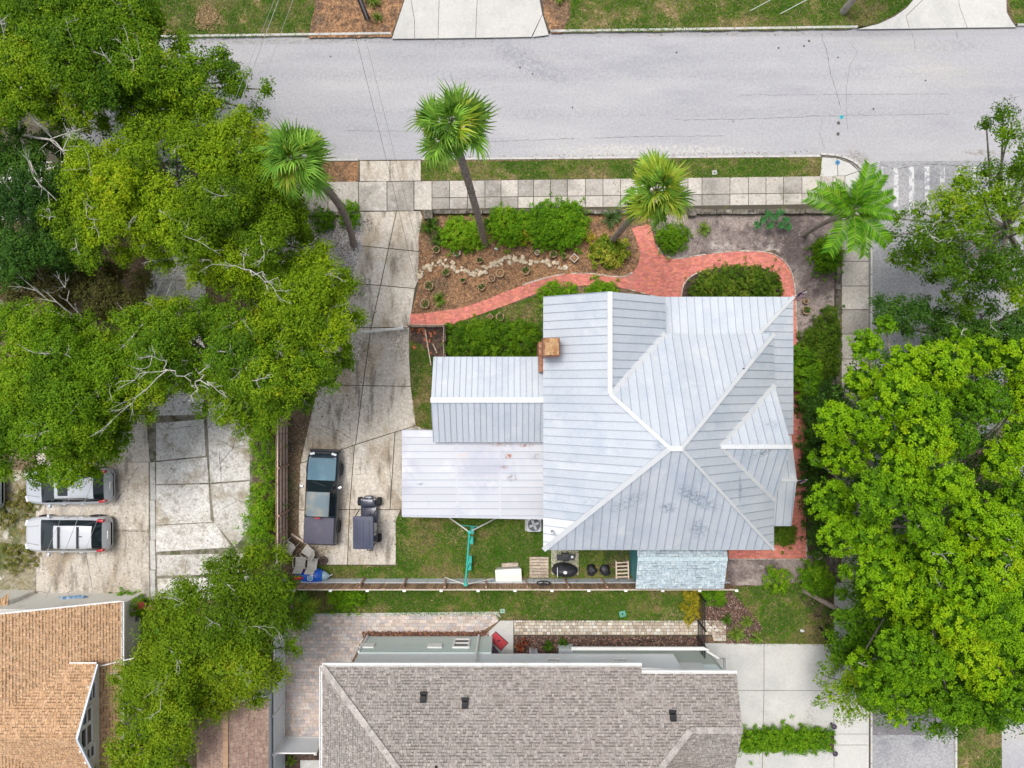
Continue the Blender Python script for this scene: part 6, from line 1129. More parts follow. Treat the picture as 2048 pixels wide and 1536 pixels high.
def suv(name, label, loc, rz, col, L=4.55, rails='cross', tint=None):
    t = thing(name, label, 'car', loc, rotz=rz); sc_ = L / 4.55
    st = [(-2.27, .30, .60, .34, .54, .36, .35), (-2.24, .46, .70, .52, .63, .56, .28), (-2.12, .64, .84, .72, .76, .78, .24), (-1.92, .72, .93, .80, .86, .88, .22), (-1.5, .76, .99, .84, .92, .93, .22), (-1.27, .76, 1.03, .84, .96, .94, .22), (-1.2, .74, 1.05, .83, .98, .94, .22), (-.25, .60, 1.47, .82, 1.0, .94, .22), (-.02, .60, 1.52, .82, 1.01, .94, .22), (.55, .61, 1.55, .82, 1.02, .94, .22), (1.3, .60, 1.54, .81, 1.03, .93, .22), (1.8, .58, 1.50, .80, 1.04, .92, .22), (2.12, .62, 1.10, .76, 1.04, .89, .26), (2.17, .64, 1.0, .72, .96, .84, .3), (2.25, .60, .86, .66, .8, .74, .32), (2.3, .48, .6, .52, .56, .58, .36)]
    st = [(a * sc_, *b) for a, *b in st]
    def tags(i, j):
        c = min(j, 13 - j)       # 0 sill ... 6 centre
        if i == 6 and c >= 4: return 'windshield'
        if i == 11 and c >= 4: return 'rear_window'
        if 6 <= i <= 11 and c == 3: return 'side_window#%d' % (0 if j < 7 else 1)
        if i in (1, 2, 3, 4, 5) and c >= 4: return 'hood'
        if i in (13, 14) and c <= 6: return 'bumper'
        if 7 <= i <= 10 and c >= 4: return 'roof'
        return 'body'
    P_ = paint('paint_' + name + str(round(loc[1])), col, .1, .35); ps = finish(loft(st, tags), t, {'windshield': M_cglass, 'rear_window': M_cglass, 'side_window': M_cglass, 'hood': P_, 'bumper': P_, 'roof': P_, 'body': P_})
    for x in (-1.4 * sc_, 1.38 * sc_):
        for s_ in (-1, 1): wheel(t, x, s_ * .83, .345, .23)
    for s_ in (-1, 1):
        MB().rbox((-.78 * sc_, s_ * 1.02, 1.02), (.13, .2, .14), .04, .2 * s_).build('mirror', P_, t, smooth=True, local=True)
        MB().box((-2.1 * sc_, s_ * .62, .76), (.2, .3, .1), -.25 * s_).build('headlight', M_lamp, t, local=True)
        q = MB(); q.rbox((2.02 * sc_, s_ * .79, 1.0), (.34, .15, .26), .05, -.18 * s_); q.build('tail_light', M_red, t, smooth=True, local=True)
        MB().box((.2, s_ * .945, .82), (.02, .01, .9)).build('door_gap', M_trim, t, local=True)
        for xx in (-.1, .9): MB().rbox((xx, s_ * .95, .92), (.2, .04, .04), .015).build('door_handle', P_, t, local=True)
        if rails == 'long': MB().bar((-.3, s_ * .55, 1.58), (1.55, s_ * .55, 1.56), .045, .05).build('roof_rail', M_trim, t, local=True)
    if rails == 'cross':
        for x in (.1, 1.1): MB().rbox((x, 0, 1.60), (.09, 1.15, .04), .03).build('roof_rack_bar', M_trim, t, local=True)
        MB().rbox((1.25, .05, 1.56), (.14, .04, .04), .01).build('antenna', M_trim, t, local=True)
    else: MB().rbox((.25, 0, 1.546), (.55, .8, .012), .05).build('sunroof', M_cglass, t, local=True)
    for s_ in (-1, 1): MB().bar((-2.05 * sc_, s_ * .42, .905), (-1.3 * sc_, s_ * .52, 1.035), .012, .012).build('hood_crease', M_trim, t, local=True)
    MB().box((2.28 * sc_, 0, .78), (.03, .42, .13)).build('number_plate', M_white, t, local=True); MB().bar((-1.12 * sc_, -.5, 1.12), (-1.0 * sc_, .35, 1.18), .02, .02).build('wiper', M_trim, t, local=True)
    MB().box((2.1 * sc_, 0, .60), (.25, 1.3, .10)).build('bumper_pad', M_trim, t, local=True)
    return t
p_ = w(135, 1068, .8); suv('silver_car', 'silver estate car with roof bars parked fully in view in the court', (p_.x, p_.y, .125), R(0), (.54, .56, .59), 4.5)
p_ = w(137, 972, .8); suv('silver_car', 'silver sport utility car half hidden under the bright green oak', (p_.x, p_.y, .125), R(1), (.50, .53, .57), 4.6, 'long')
# pickup (nose to the north)
p_ = w(646, 994, .7); tk = thing('pickup_truck', 'dark blue pickup truck with sun faded hood and bed cover on the driveway', 'truck', (p_.x, p_.y, .125), rotz=R(-90 - 2.4))
st = [(-2.5, .38, .74, .42, .68, .46, .42), (-2.44, .58, .84, .64, .78, .70, .4), (-2.34, .68, .92, .76, .86, .81, .38), (-2.15, .73, .99, .8, .92, .84, .36), (-1.6, .74, 1.06, .81, .98, .86, .36), (-1.05, .74, 1.10, .81, 1.02, .86, .36), (-.98, .72, 1.11, .8, 1.03, .86, .36), (-.42, .60, 1.55, .79, 1.05, .86, .36), (-.28, .60, 1.58, .79, 1.05, .86, .36), (.3, .60, 1.60, .79, 1.06, .86, .36), (.86, .58, 1.57, .79, 1.06, .86, .36), (.98, .66, 1.2, .79, 1.08, .86, .38), (1.0, .78, 1.08, .82, 1.05, .86, .38), (2.38, .78, 1.08, .82, 1.05, .86, .4), (2.46, .72, .9, .78, .84, .84, .44)]
def tags(i, j):
    c = min(j, 13 - j)
    if i == 6 and c >= 4: return 'windshield'
    if i == 10 and c >= 4: return 'rear_window'
    if 6 <= i <= 9 and c == 3: return 'side_window#%d' % (0 if j < 7 else 1)
    if i in (3, 4, 5) and c >= 4: return 'hood'
    if i in (7, 8, 9) and c >= 4: return 'roof'
    return 'body'
M_tk = paint('truck_navy', (.022, .038, .055), .3, .3); M_tkh = paint('truck_faded_hood', (.025, .11, .17), .0, .55, [((.05, .16, .23), 1.5, .5, .7)], .05)
M_tkr = mat('truck_faded_roof', (.13, .18, .21), [((.25, .25, .22), .9, .40, .62, 6)], .6, coat=.0, obj=True)
ps = finish(loft(st, tags), tk, {'windshield': M_cglass, 'rear_window': M_cglass, 'side_window': M_cglass, 'hood': M_tkh, 'roof': M_tkr, 'body': M_tk})
MB().rbox((1.71, 0, 1.10), (1.42, 1.58, .06), .06).build('bed_cover', mat('vinyl_cover', (.085, .08, .115), [((.11, .1, .14), 1.5, .5, .7)], .7, obj=True), tk, smooth=True, local=True)
for x in (-1.5, 1.6):
    for s_ in (-1, 1): wheel(tk, x, s_ * .80, .36, .24); q = MB(); q.tube([(x + .44 * math.cos(a), s_ * .86, .36 + .44 * math.sin(a)) for a in [R(v) for v in range(0, 181, 20)]], .05, 6); q.build('fender', M_tk, tk, smooth=True, local=True)
for s_ in (-1, 1):
    MB().rbox((-.62, s_ * 1.02, 1.1), (.12, .2, .16), .04, .35 * s_).build('mirror', M_chrome, tk, smooth=True, local=True); MB().box((-2.36, s_ * .58, .86), (.12, .26, .12), -.25 * s_).build('headlight', M_lamp, tk, local=True); MB().box((-2.1, s_ * .66, .955), (.16, .1, .02)).build('hood_scuff', M_lamp, tk, local=True)
MB().rbox((-2.5, 0, .55), (.16, 1.66, .18), .07).build('front_bumper', M_trim, tk, smooth=True, local=True); MB().rbox((2.5, 0, .55), (.16, 1.6, .16), .06).build('rear_bumper', M_trim, tk, smooth=True, local=True); MB().box((-2.42, 0, .86), (.06, .8, .1)).build('grille', M_trim, tk, local=True); MB().bar((-.9, -.4, 1.2), (-.72, .3, 1.32), .02, .02).build('wiper', M_trim, tk, local=True)
MB().rbox((.96, 0, 1.5), (.06, .3, .05), .02).build('brake_light', M_red, tk, local=True)
# golf cart
p_ = w(740, 1038, .3); gc = thing('golf_cart', 'small dark blue golf cart with ribbed canopy beside the pickup truck', 'golf cart', (p_.x, p_.y, .125), rotz=R(-90)); M_gc = paint('cart_navy', (.03, .035, .06), .2, .35); M_cn = mat('canopy_navy', (.05, .058, .10), [((.075, .08, .13), 1.4, .5, .7)], .55, obj=True)
q = MB(); q.rbox((-.95, 0, .62), (.5, .78, .32), .16); q.rbox((-1.15, 0, .5), (.35, .5, .24), .12); q.rbox((.0, 0, .36), (2.0, .9, .16), .08); q.rbox((.75, 0, .6), (.7, 1.0, .36), .1); q.build('body', M_gc, gc, smooth=True, local=True)
cn = MB().rbox((.38, 0, 1.84), (1.72, 1.08, .1), .1).build('canopy', M_cn, gc, smooth=True, local=True)
for y in (-.3, 0, .3): MB().rbox((.38, y, 1.90), (1.35, .05, .025), .02).build('rib', M_cn, cn, smooth=True, local=True)
for y in (-.38, -.16, .16, .38): MB().rbox((.38, y, 1.895), (1.3, .012, .012), .004).build('groove', M_gc, cn, local=True)
for x, y in ((-.42, .46), (-.42, -.46), (1.12, .46), (1.12, -.46)): MB().tube([(x - (.2 if x < 0 else 0), y, .6), (x, y, 1.8)], .025, 6).build('canopy_post', M_trim, gc, local=True)
MB().rbox((.35, 0, .72), (.5, .95, .14), .06).build('seat', mat('cart_seat', (.55, .53, .48), (), .6), gc, smooth=True, local=True); MB().rbox((.66, 0, .98), (.12, .95, .42), .05).build('backrest', bpy.data.materials['cart_seat'], gc, smooth=True, local=True)
for x, r_ in ((-.98, .24), (1.0, .24)):
    for s_ in (-1, 1): wheel(gc, x, s_ * .52, r_, .2)
q = MB()
for y in (-.12, .12): q.bar((1.25, y, .55), (1.62, y + .06, .5), .03, .03)
q.bar((1.62, -.1, .5), (1.62, .22, .5), .05, .03); q.build('rear_rack', M_trim, gc, local=True); MB().tube([(-.55, .2, .9), (-.35, .2, 1.1)], .02, 6).build('steering_column', M_trim, gc, local=True)
q = MB(); q.tube([(-.35 + .05 * math.sin(a), .2 + .17 * math.cos(a), 1.1 + .12 * math.sin(a)) for a in [R(v) for v in range(0, 361, 30)]], .015, 5); q.build('steering_wheel', M_trim, gc, local=True)
for s_ in (-1, 1): MB().rbox((-1.12, s_ * .3, .66), (.12, .16, .08), .04).build('headlight', M_lamp, gc, local=True)
# car corners at the west edge
p_ = w(-82, 985, .8); suv('parked_car', 'car at the west edge with only its pale rear showing beneath the oak', (p_.x, p_.y, .125), R(0), (.45, .52, .55), 4.4, 'long')
# ---------------------------------------------------------------- yard things
M_teal = mat('teal_enamel', (.03, .38, .30), (), .4); M_wt = mat('white_tube', (.75, .75, .72), (), .4)
sg = thing('swing_set', 'teal and white swing set frame standing on the back lawn', 'swing set', w(938, 1100, ZL)); A, B = w(939, 1064, 2.0), w(931, 1169, 2.0)
q = MB(); q.tube([A, B], .05, 8); q.build('top_bar', M_teal, sg)
for top, feet in ((A, ((895, 1033), (993, 1036))), (B, ((890, 1155), (986, 1157)))):
    MB().rbox(top, (.2, .16, .14), .05).build('bracket', M_teal, sg)
    for f in feet: MB().tube([top, w(*f, .1)], .035, 8).build('leg', M_wt, sg)
MB().tube([A.lerp(w(895, 1033, .1), .42), A.lerp(w(993, 1036, .1), .36)], .02, 6).build('brace', M_teal, sg)
for tt in (.08, .28, .66, .8):
    c = A.lerp(B, tt); MB().rbox((c.x + .08, c.y, .55), (.2, .42, .04), .04).build('swing_seat', M_teal, sg)
    for dy in (-.19, .19): MB().tube([(c.x + .02, c.y + dy, 2.0), (c.x + .08, c.y + dy, .56)], .012, 5).build('chain', M_teal, sg)
# AC unit
p_ = w(1068, 1049, .8); ac = thing('ac_unit', 'air conditioner condenser with round fan grille under the carport edge', 'air conditioner', (p_.x, p_.y, ZL)); M_ac = mat('ac_casing', (.48, .50, .54), (), .5); MB().rbox((p_.x, p_.y, .5), (.76, .76, .78), .06).build('casing', M_ac, ac, smooth=True); MB().box((p_.x, p_.y, .1), (.95, .95, .08)).build('pad', M_kerb, ac)
MB().lathe((p_.x, p_.y, .885), [(.33, 0), (.33, .012)], 24).build('fan_well', M_trim, ac); q = MB()
for k in range(4): a = k * 1.57 + .4; q.box((p_.x + math.cos(a) * .15, p_.y + math.sin(a) * .15, .905), (.26, .13, .01), a)
q.build('fan_blade', mat('fan_grey', (.4, .42, .45), (), .4), ac)
for r_ in (.12, .2, .28, .345): MB().tube([(p_.x + r_ * math.cos(R(v)), p_.y + r_ * math.sin(R(v)), .925) for v in range(0, 361, 20)], .006, 4, False).build('grille_ring', M_ac, ac)
# pallet, white box, bench, grill and others
pl = thing('pallet', 'weathered wooden pallet lying on the back lawn', 'pallet', w(1078, 1133, ZL))
for i in range(7): y = 1116 + i * 6; a, b = w(1059, y, .2), w(1097, y, .2); MB().bar((a.x, a.y, .24 + random.uniform(-.005, .005)), (b.x, b.y, .24), .135, .022).build('plank', M_greywood, pl)
for x in (1062, 1078, 1094): a, b = w(x, 1114, .15), w(x, 1154, .15); MB().bar((a.x, a.y, .175), (b.x, b.y, .175), .06, .1).build('stringer', M_greywood, pl)
bx = thing('storage_box', 'white lidded storage box against the fence on the lawn', 'box', w(1017, 1148, ZL)); a, b = w(991, 1165, .6), w(1043, 1135, .6); c = (a + b) / 2
MB().rbox((c.x, c.y - .0, .35), (1.3, .62, .5), .05, R(3)).build('body', mat('grey_plastic', (.5, .5, .48), (), .5), bx, smooth=True); MB().rbox((c.x, c.y - .03, .64), (1.42, .72, .07), .03, R(3)).build('lid', mat('cream_plastic', (.72, .70, .64), (), .45), bx, smooth=True); a = w(1020, 1130, .3); MB().box((a.x, a.y, .2), (.9, .2, .2), R(3)).build('step', M_greywood, bx)
bn = thing('garden_bench', 'wooden slatted garden bench in the dark mulch by the blue shed', 'bench', w(1245, 1140, ZL))
for i in range(5): a, b = w(1233, 1126 + i * 7, .55), w(1255, 1125 + i * 7, .55); MB().bar((a.x, a.y, .52 + i * .012), (b.x, b.y, .52 + i * .012), .075, .025).build('slat', M_rail, bn)
for x in (1232, 1256): a, b = w(x, 1122, .5), w(x + (1 if x > 1240 else 1), 1158, .5); MB().bar((a.x, a.y, .5), (b.x, b.y, .5), .07, .06).build('side_rail', M_rail, bn); MB().box((a.x, a.y - .04, .3), (.06, .06, .5)).build('leg', M_rail, bn); MB().box((b.x, b.y + .04, .3), (.06, .06, .5)).build('leg', M_rail, bn)
slab_ = pad('grill_pad', [(1102, 1096), (1158, 1096), (1158, 1150), (1102, 1150)]); slab([(1102, 1096), (1158, 1096), (1158, 1150), (1102, 1150)], slab_, M_drive)
M_bl = mat('black_vinyl', (.02, .021, .026), [((.04, .042, .05), 2, .5, .7)], .5, bump=.02, bscale=5)
cg = thing('covered_grill', 'barbecue under a black fitted cover beside the fence', 'grill', w(1130, 1143, ZL)); c = w(1130, 1143, .9); q = MB(); q.blob((c.x, c.y, .6), (.72, .38, .55), 3, 20, 10, .12, R(-4)); q.build('cover', M_bl, cg, smooth='all'); MB().lathe((c.x, c.y, 1.13), [(.09, 0), (.07, .02)], 10, sx=1.3).build('badge', M_lamp, cg); MB().bar((c.x - .42, c.y - .25, 1.0), (c.x - .42, c.y + .25, 1.0), .03, .25).build('strap', M_lamp, cg)
gg = thing('gas_grill', 'small open black grill with side shelves under the roof edge', 'grill', w(1131, 1115, ZL)); c = w(1131, 1115, .8); MB().rbox((c.x, c.y, .72), (.4, .4, .3), .06).build('firebox', M_bl, gg, smooth=True); MB().rbox((c.x - .32, c.y, .8), (.3, .32, .05), .03).build('side_shelf', M_bl, gg); MB().rbox((c.x + .34, c.y, .8), (.3, .32, .05), .03).build('side_shelf', M_bl, gg); q = MB(); q.tube([(c.x - .12, c.y + .2, .9), (c.x - .1, c.y + .3, .95), (c.x + .1, c.y + .3, .95), (c.x + .12, c.y + .2, .9)], .018, 6); q.build('handle', M_chrome, gg)
for dx in (-.17, .17):
    for dy in (-.14, .14): MB().box((c.x + dx, c.y + dy, .34), (.04, .04, .48)).build('leg', M_bl, gg)
MB().box((c.x + .36, c.y + .04, .835), (.12, .12, .02)).build('burner', M_lamp, gg)
for i, (x, y, lb) in enumerate(((1183, 1139, 'crumpled black refuse bag on the grass beside the covered barbecue'), (1210, 1140, 'crumpled black refuse bag at the edge of the dark mulch'))): c = w(x, y, .3); q = MB(); q.blob((c.x, c.y, .34), (.26, .30, .28), 11 + i, 14, 9, .5); tag(q.build('refuse_bag', M_bl, None, smooth='all'), lb, 'bag', 'black bags on the back lawn')
# tyre ring on fence and old tyre by the chairs
def ring(c, r, rr, n=24, axis='Z', sx=1.0, m=8):
    q = MB(); q.tube([(c[0] + r * math.cos(R(v)) * sx, c[1] + (r * math.sin(R(v)) if axis == 'Z' else 0), c[2] + (r * math.sin(R(v)) if axis == 'Y' else 0)) for v in np.linspace(0, 360, n + 1)], rr, m, False); return q
c = w(1087, 1167, 1.25); whl = thing('hanging_wheel', 'black spoked wheel hanging on the pale fence panel', 'wheel', (c.x, sy_ + .1, 1.3)); q = ring((c.x, sy_ + .12, 1.25), .34, .035, axis='Y'); q.build('rim', M_tyre, whl, smooth=True); q = MB()
for k in range(3): a = k * 2.09 + .5; q.bar((c.x, sy_ + .12, 1.25), (c.x + .32 * math.cos(a), sy_ + .12, 1.25 + .32 * math.sin(a)), .03, .03)
q.build('spoke', M_tyre, whl)
c = w(647, 1121, .2); ot = thing('old_tyre', 'old brown tyre planter ring by the lawn chairs', 'tyre', (c.x, c.y, ZL)); ring((c.x, c.y, .2), .17, .075).build('tyre', mat('dusty_tyre', (.09, .065, .055), [((.2, .15, .12), 4, .5, .7)], .9), ot, smooth=True); MB().lathe((c.x, c.y, .15), [(.13, 0), (.12, .01)], 12).build('soil', M_darkmulch, ot)
# lawn chairs
M_ch = mat('chair_mesh', (.60, .575, .53), [((.5, .47, .42), 5, .5, .7)], .7)
def chair(label, x, y, rz):
    p_ = w(x, y, .5); t = thing('lawn_chair', label, 'chair', (p_.x, p_.y, ZL), 'cream lawn chairs by the pickup', rz)
    q = MB(); q.add([(-.24, -.28, .42), (.24, -.28, .42), (.25, .22, .40), (-.25, .22, .40), (-.24, -.28, .40), (.24, -.28, .40), (.25, .22, .38), (-.25, .22, .38)], [(0, 1, 2, 3), (7, 6, 5, 4), (0, 4, 5, 1), (2, 6, 7, 3)]); q.build('seat', M_ch, t, local=True)
    q = MB(); q.add([(-.25, .22, .40), (.25, .22, .40), (.24, .46, .92), (-.24, .46, .92), (-.25, .24, .40), (.25, .24, .40), (.24, .48, .92), (-.24, .48, .92)], [(0, 1, 2, 3), (7, 6, 5, 4), (2, 6, 7, 3), (0, 4, 7, 3)]); q.build('backrest', M_ch, t, local=True)
    for s_ in (-1, 1): MB().tube([(s_ * .30, .30, .64), (s_ * .33, -.2, .62), (s_ * .31, -.27, .55), (s_ * .3, -.3, .02)], .022, 6).build('arm', M_ch, t, local=True); MB().tube([(s_ * .28, .26, .6), (s_ * .28, .42, .02)], .02, 6).build('leg', M_ch, t, local=True)
    return t
chair('cream mesh lawn chair nearest the wooden fence', 578, 1095, R(-35)); chair('cream mesh lawn chair closest to the pickup tailgate', 616, 1103, R(-125)); chair('cream mesh lawn chair tucked behind the red rocket fin', 600, 1124, R(178)); chair('cream mesh lawn chair beside the old tyre', 624, 1126, R(175))
# inflatable rocket
rk = thing('inflatable_rocket', 'blue inflatable toy rocket with red fins and silver nose', 'toy', w(625, 1152, ZL)); c = w(622, 1152, .4); prof = [(.12, -.85), (.24, -.7), (.32, -.45), (.42, -.1), (.46, .15), (.42, .4), (.30, .68)]
def lie(q, c): q.v = [(c.x + v[2], c.y + v[0] * 1.0, c.z + v[1]) for v in q.v]; return q
M_rb = mat('vinyl_blue', (.008, .10, .55), [((.012, .15, .65), 3, .5, .7)], .25, coat=.5); M_rr = mat('vinyl_red', (.65, .012, .025), (), .25, coat=.5); M_rs = mat('vinyl_pale', (.20, .50, .70), (), .25, coat=.5)
lie(MB().lathe((0, 0, 0), prof, 18), c).build('body', M_rb, rk, smooth='all'); lie(MB().lathe((0, 0, 0), [(.30, .68), (.18, .88), (.02, 1.04)], 18), c).build('nose_cone', mat('vinyl_silver', (.35, .50, .58), (), .25, coat=.5), rk, smooth='all')
for dy, dz, a in ((.36, .05, .25), (-.42, .05, -.25), (0, .32, 0)): MB().blob((c.x - .62, c.y + dy, c.z + dz), (.32, .13, .16), 2, 14, 8, .05, -a).build('fin', M_rr, rk, smooth='all')
for dx, dy in ((.08, .05), (.14, .3)):
    zz = c.z + math.sqrt(max(.01,   .455 ** 2 - dy ** 2)); MB().blob((c.x + dx, c.y + dy * .92 - .04, zz - .02), (.11, .11, .035), 1, 12, 6, 0).build('porthole', M_rs, rk, smooth='all'); ring((c.x + dx, c.y + dy * .92 - .04, zz), .14, .018, 18).build('porthole_ring', M_white, rk)
MB().tube([(c.x + 1.0, c.y, c.z), (c.x + 1.15, c.y + .06, c.z - .1)], .02, 5).build('valve', M_white, rk)
# loose planks by the chairs, gate debris, bricks in the pen
for i, (a, b, lb) in enumerate((((583, 1068), (618, 1090), 'bare plank leaning on the soil between fence and pickup'), ((560, 1090), (575, 1078), 'short plank end beside the wooden fence'))): a, b = w(*a, .2), w(*b, .3); tag(MB().bar(a, b, .1, .05).build('plank', M_rail), lb, 'plank')
pen = thing('brick_pile', 'scattered red bricks and a rail in the compost corner', 'bricks', w(855, 680, ZL))
for i in range(16): c = w(random.choice((random.uniform(824, 850), random.uniform(840, 872))), random.choice((random.uniform(658, 668), random.uniform(670, 708))), .16); MB().box((c.x, c.y, .15 + .02 * (i % 3)), (.2, .1, .065), random.uniform(0, 3)).build('brick', mat('loose_brick', (.42, .13, .06), rough_=.9, rnd=.2) if i == 0 else bpy.data.materials['loose_brick'], pen)
for a, b in (((850, 658), (862, 730)), ((866, 688), (874, 706))): MB().bar(w(*a, .3), w(*b, .3), .06, .05).build('rail', M_greywood, pen)
# front bed: rock border, pots
rb = thing('rock_border', 'wavy border of cream rocks across the mulch bed', 'rocks', w(980, 540, ZL)); M_rock = mat('cream_rock', (.52, .43, .31), [((.36, .26, .16), 3, .5, .7, 5), ((.68, .62, .52), 4, .55, .7)], .9, rnd=.18, bump=.02, bscale=12, speck=.12)
ln = smooth_line([(838, 552), (850, 540), (868, 530), (882, 524), (900, 530), (920, 538), (940, 543), (955, 546), (972, 538), (990, 528), (1010, 521), (1035, 518), (1050, 524), (1075, 527), (1100, 526), (1130, 537)], 5); rm = [MB().blob((0, 0, 0), (1, 1, .6), i, 9, 6, .7).mesh('rock', M_rock, 'all') for i in range(6)]; rs_ = random.Random(5)
for i, (x, y) in enumerate(ln):
    for j in range(rs_.choice((1, 1, 2))):
        c = w(x + rs_.uniform(-3, 3), y + rs_.uniform(-7, 7) * (1 if i < 60 else .6), .14); s_ = rs_.uniform(.055, .13); link_mesh('rock', rm[(i + j) % 6], rb, matrix=Matrix.Translation(c) @ Matrix.Rotation(rs_.uniform(0, 6.3), 4, 'Z') @ Matrix.Diagonal((s_ * 1.3, s_, s_ * .8, 1)))
M_pot = mat('clay_pot', (.40, .28, .17), [((.26, .18, .1), 5, .5, .7)], .85); M_potw = mat('pale_pot', (.55, .52, .46), (), .8)
def pot(label, x, y, r, m, plant=True, sq=False, n=10, seed=1):
    c = w(x, y, .25); t = thing('flower_pot', label, 'pot', (c.x, c.y, ZL), 'pots in the front garden'); r = r * S; q = MB(); k = 4 if sq else 18
    q.lathe((c.x, c.y, ZL), [(r * .72, 0), (r, .28), (r * 1.05, .28), (r * 1.05, .32), (r * .85, .32), (r * .82, .24)], k, False); q.build('pot', m, t, smooth=not sq); MB().lathe((c.x, c.y, ZL + .24), [(r * .84, 0), (r * .1, .01)], k).build('soil', M_mulch, t)
    if plant:
        rs2 = random.Random(seed); q = MB()
        for i in range(n): a = rs2.uniform(0, 6.28); L = r * rs2.uniform(.7, 1.5); kk = rs2.uniform(.7, 1.3); q.tint = (.07 * kk, .15 * kk, .03 * kk); d = Vector((math.cos(a), math.sin(a), 0)); s_ = Vector((-d.y, d.x, 0)); o_ = Vector((c.x, c.y, ZL + .26)); q.add([o_, o_ + d * L * .5 + s_ * .03 + Vector((0, 0, .15)), o_ + d * L + Vector((0, 0, .08)), o_ + d * L * .5 - s_ * .03 + Vector((0, 0, .15))], [(0, 1, 2, 3)])
        q.build('plant', LEAF, t)
for i, (x, y, r, m, pl_, sq, lb) in enumerate([(914, 506, 7, M_potw, True, False, 'pale round pot below the bright shrub west of the palm'), (873, 500, 7, M_pot, True, False, 'brown pot near the driveway end of the front bed'), (959, 521, 6, M_pot, True, False, 'small brown pot above the rock border dip'), (892, 545, 7, M_pot, True, False, 'brown pot just below the west end of the rock border'), (1074, 506, 5, M_potw, False, False, 'tiny pale ring pot above the middle of the rock border'), (1106, 509, 7, M_pot, True, False, 'brown pot above the east part of the rock border'), (1128, 513, 6, M_pot, True, False, 'brown pot next to the square planter'), (1148, 517, 9, M_potw, False, True, 'square pale planter frame at the east of the rock border'), (1051, 542, 8, M_pot, True, False, 'large brown pot under the rock border east half'), (1000, 547, 8, M_pot, False, False, 'empty brown pot under the rock border crest'), (983, 557, 7, M_pot, False, False, 'empty brown pot below the rock border by two others'), (963, 574, 7, M_pot, True, False, 'brown pot halfway between rock border and brick path'), (926, 562, 5, M_pot, True, False, 'small planted pot in the open mulch'), (858, 572, 9, M_pot, True, False, 'bushy brown pot beside the driveway edge'), (850, 608, 9, M_pot, True, False, 'brown pot in the corner of driveway and brick path'), (1000, 634, 8, M_pot, True, False, 'ring pot on the front lawn below the brick path'), (980, 634, 7, M_pot, False, True, 'square pot on the front lawn below the brick path'), (1611, 621, 8, M_pot, True, False, 'dark pot in the sandy soil near the porch corner'), (1610, 603, 5, M_pot, False, False, 'small empty pot by the porch corner'), (1634, 1110, 8, M_potw, False, False, 'pale ring pot in the shade by the end of the brick path')]): pot(lb, x, y, r, m, pl_, sq, 12, i)
for x, y, lb in ((993, 497, 'white stone at the foot of the tall palm'), (1365, 492, 'white rock by the edge of the brick path mouth'), (1605, 1262, 'white rock on the neighbour front lawn'), (1255, 515, 'small pale rock east of the variegated shrub')): c = w(x, y, .2); tag(link_mesh('rock', MB().blob((0, 0, 0), (.12, .09, .08), x, 9, 6, .5).mesh('rock', mat('white_rock%d' % x, (.66, .65, .66), (), .85), 'all'), None, matrix=Matrix.Translation((c.x, c.y, .16))), lb, 'rock')
# flags
def flag(label, x, y, z, dx, dy):
    c = w(x, y, z); t = thing('flag', label, 'flag', c, 'flags on the porch roof edge'); tip = c + Vector((dx, dy, .35)); MB().tube([c - Vector((dx * .3, dy * .3, .3)), tip], .015, 6).build('pole', M_white, t)
    d = Vector((dx, dy, 0)).normalized(); s_ = Vector((-d.y, d.x, 0)); n = 9
    for k in range(n):
        q = MB(); z0 = tip.z - .06; y0 = k * .062
        vs = []
        for j in range(7): tt = j / 6; p_ = c.lerp(tip, .25 + .75 * tt) + s_ * (.05 * math.sin(tt * 9)) - Vector((0, 0, y0)) - s_ * y0 * .5; vs += [p_, p_ - Vector((0, 0, .062)) - s_ * .031]
        q.add(vs, [(2 * j, 2 * j + 1, 2 * j + 3, 2 * j + 2) for j in range(6)]); q.build('stripe', M_fr if k % 2 == 0 else M_fw, t)
    q = MB(); q.add([tip + Vector((0, 0, .004)) - s_ * .004, tip - d * .38 + Vector((0, 0, -.06)), tip - d * .38 - Vector((0, 0, .36)) - s_ * .16, tip - Vector((0, 0, .3)) - s_ * .16], [(0, 1, 2, 3)]); q.v = [tuple(Vector(v) + s_ * .06) for v in q.v]; q.build('canton', M_fb, t)
M_fr = mat('flag_red', (.4, .03, .05), (), .8); M_fw = mat('flag_white', (.75, .75, .78), (), .8); M_fb = mat('flag_blue', (.03, .035, .12), (), .8)
flag('striped red white and blue flag at the northeast porch corner', 1586, 593, 2.7, .55, .2); flag('striped flag hanging off the side porch over the brick path', 1597, 962, 2.6, .3, .12)
# utility pole, wires, covers, mailbox, bollards
up = thing('utility_pole', 'dark utility pole rising beside the driveway across the street', 'pole', w(735, 38, ZL)); pb = w(735, 38, 0); MB().tube([(pb.x, pb.y, .05), (pb.x, pb.y, 9.5)], [.15, .12], 10).build('pole', mat('creosote', (.06, .05, .045), [((.14, .12, .1), 3, .5, .7, 5, (1, 1, .2))], .9), up, smooth=True); MB().bar((pb.x - 1, pb.y, 9), (pb.x + 1, pb.y, 9), .1, .12).build('crossarm', M_wood, up); MB().tube([(pb.x + .05, pb.y - .13, .1), (pb.x + .05, pb.y - .13, 2.6)], .05, 6).build('conduit', mat('grey_pipe', (.35, .36, .38), (), .5), up)
M_wire = mat('wire_black', (.03, .03, .03), (), .7); M_wireg = mat('wire_grey', (.38, .38, .37), (), .6)
top = Vector((pb.x, pb.y, 8.8))
def wire(label, a, b, sag, r, m):
    a = Vector(a); b = Vector(b); pts_ = [a.lerp(b, i / 24) - Vector((0, 0, sag * math.sin(math.pi * i / 24))) for i in range(25)]; tag(MB().tube(pts_, r, 4, False).build('wire', m), label, 'wire')
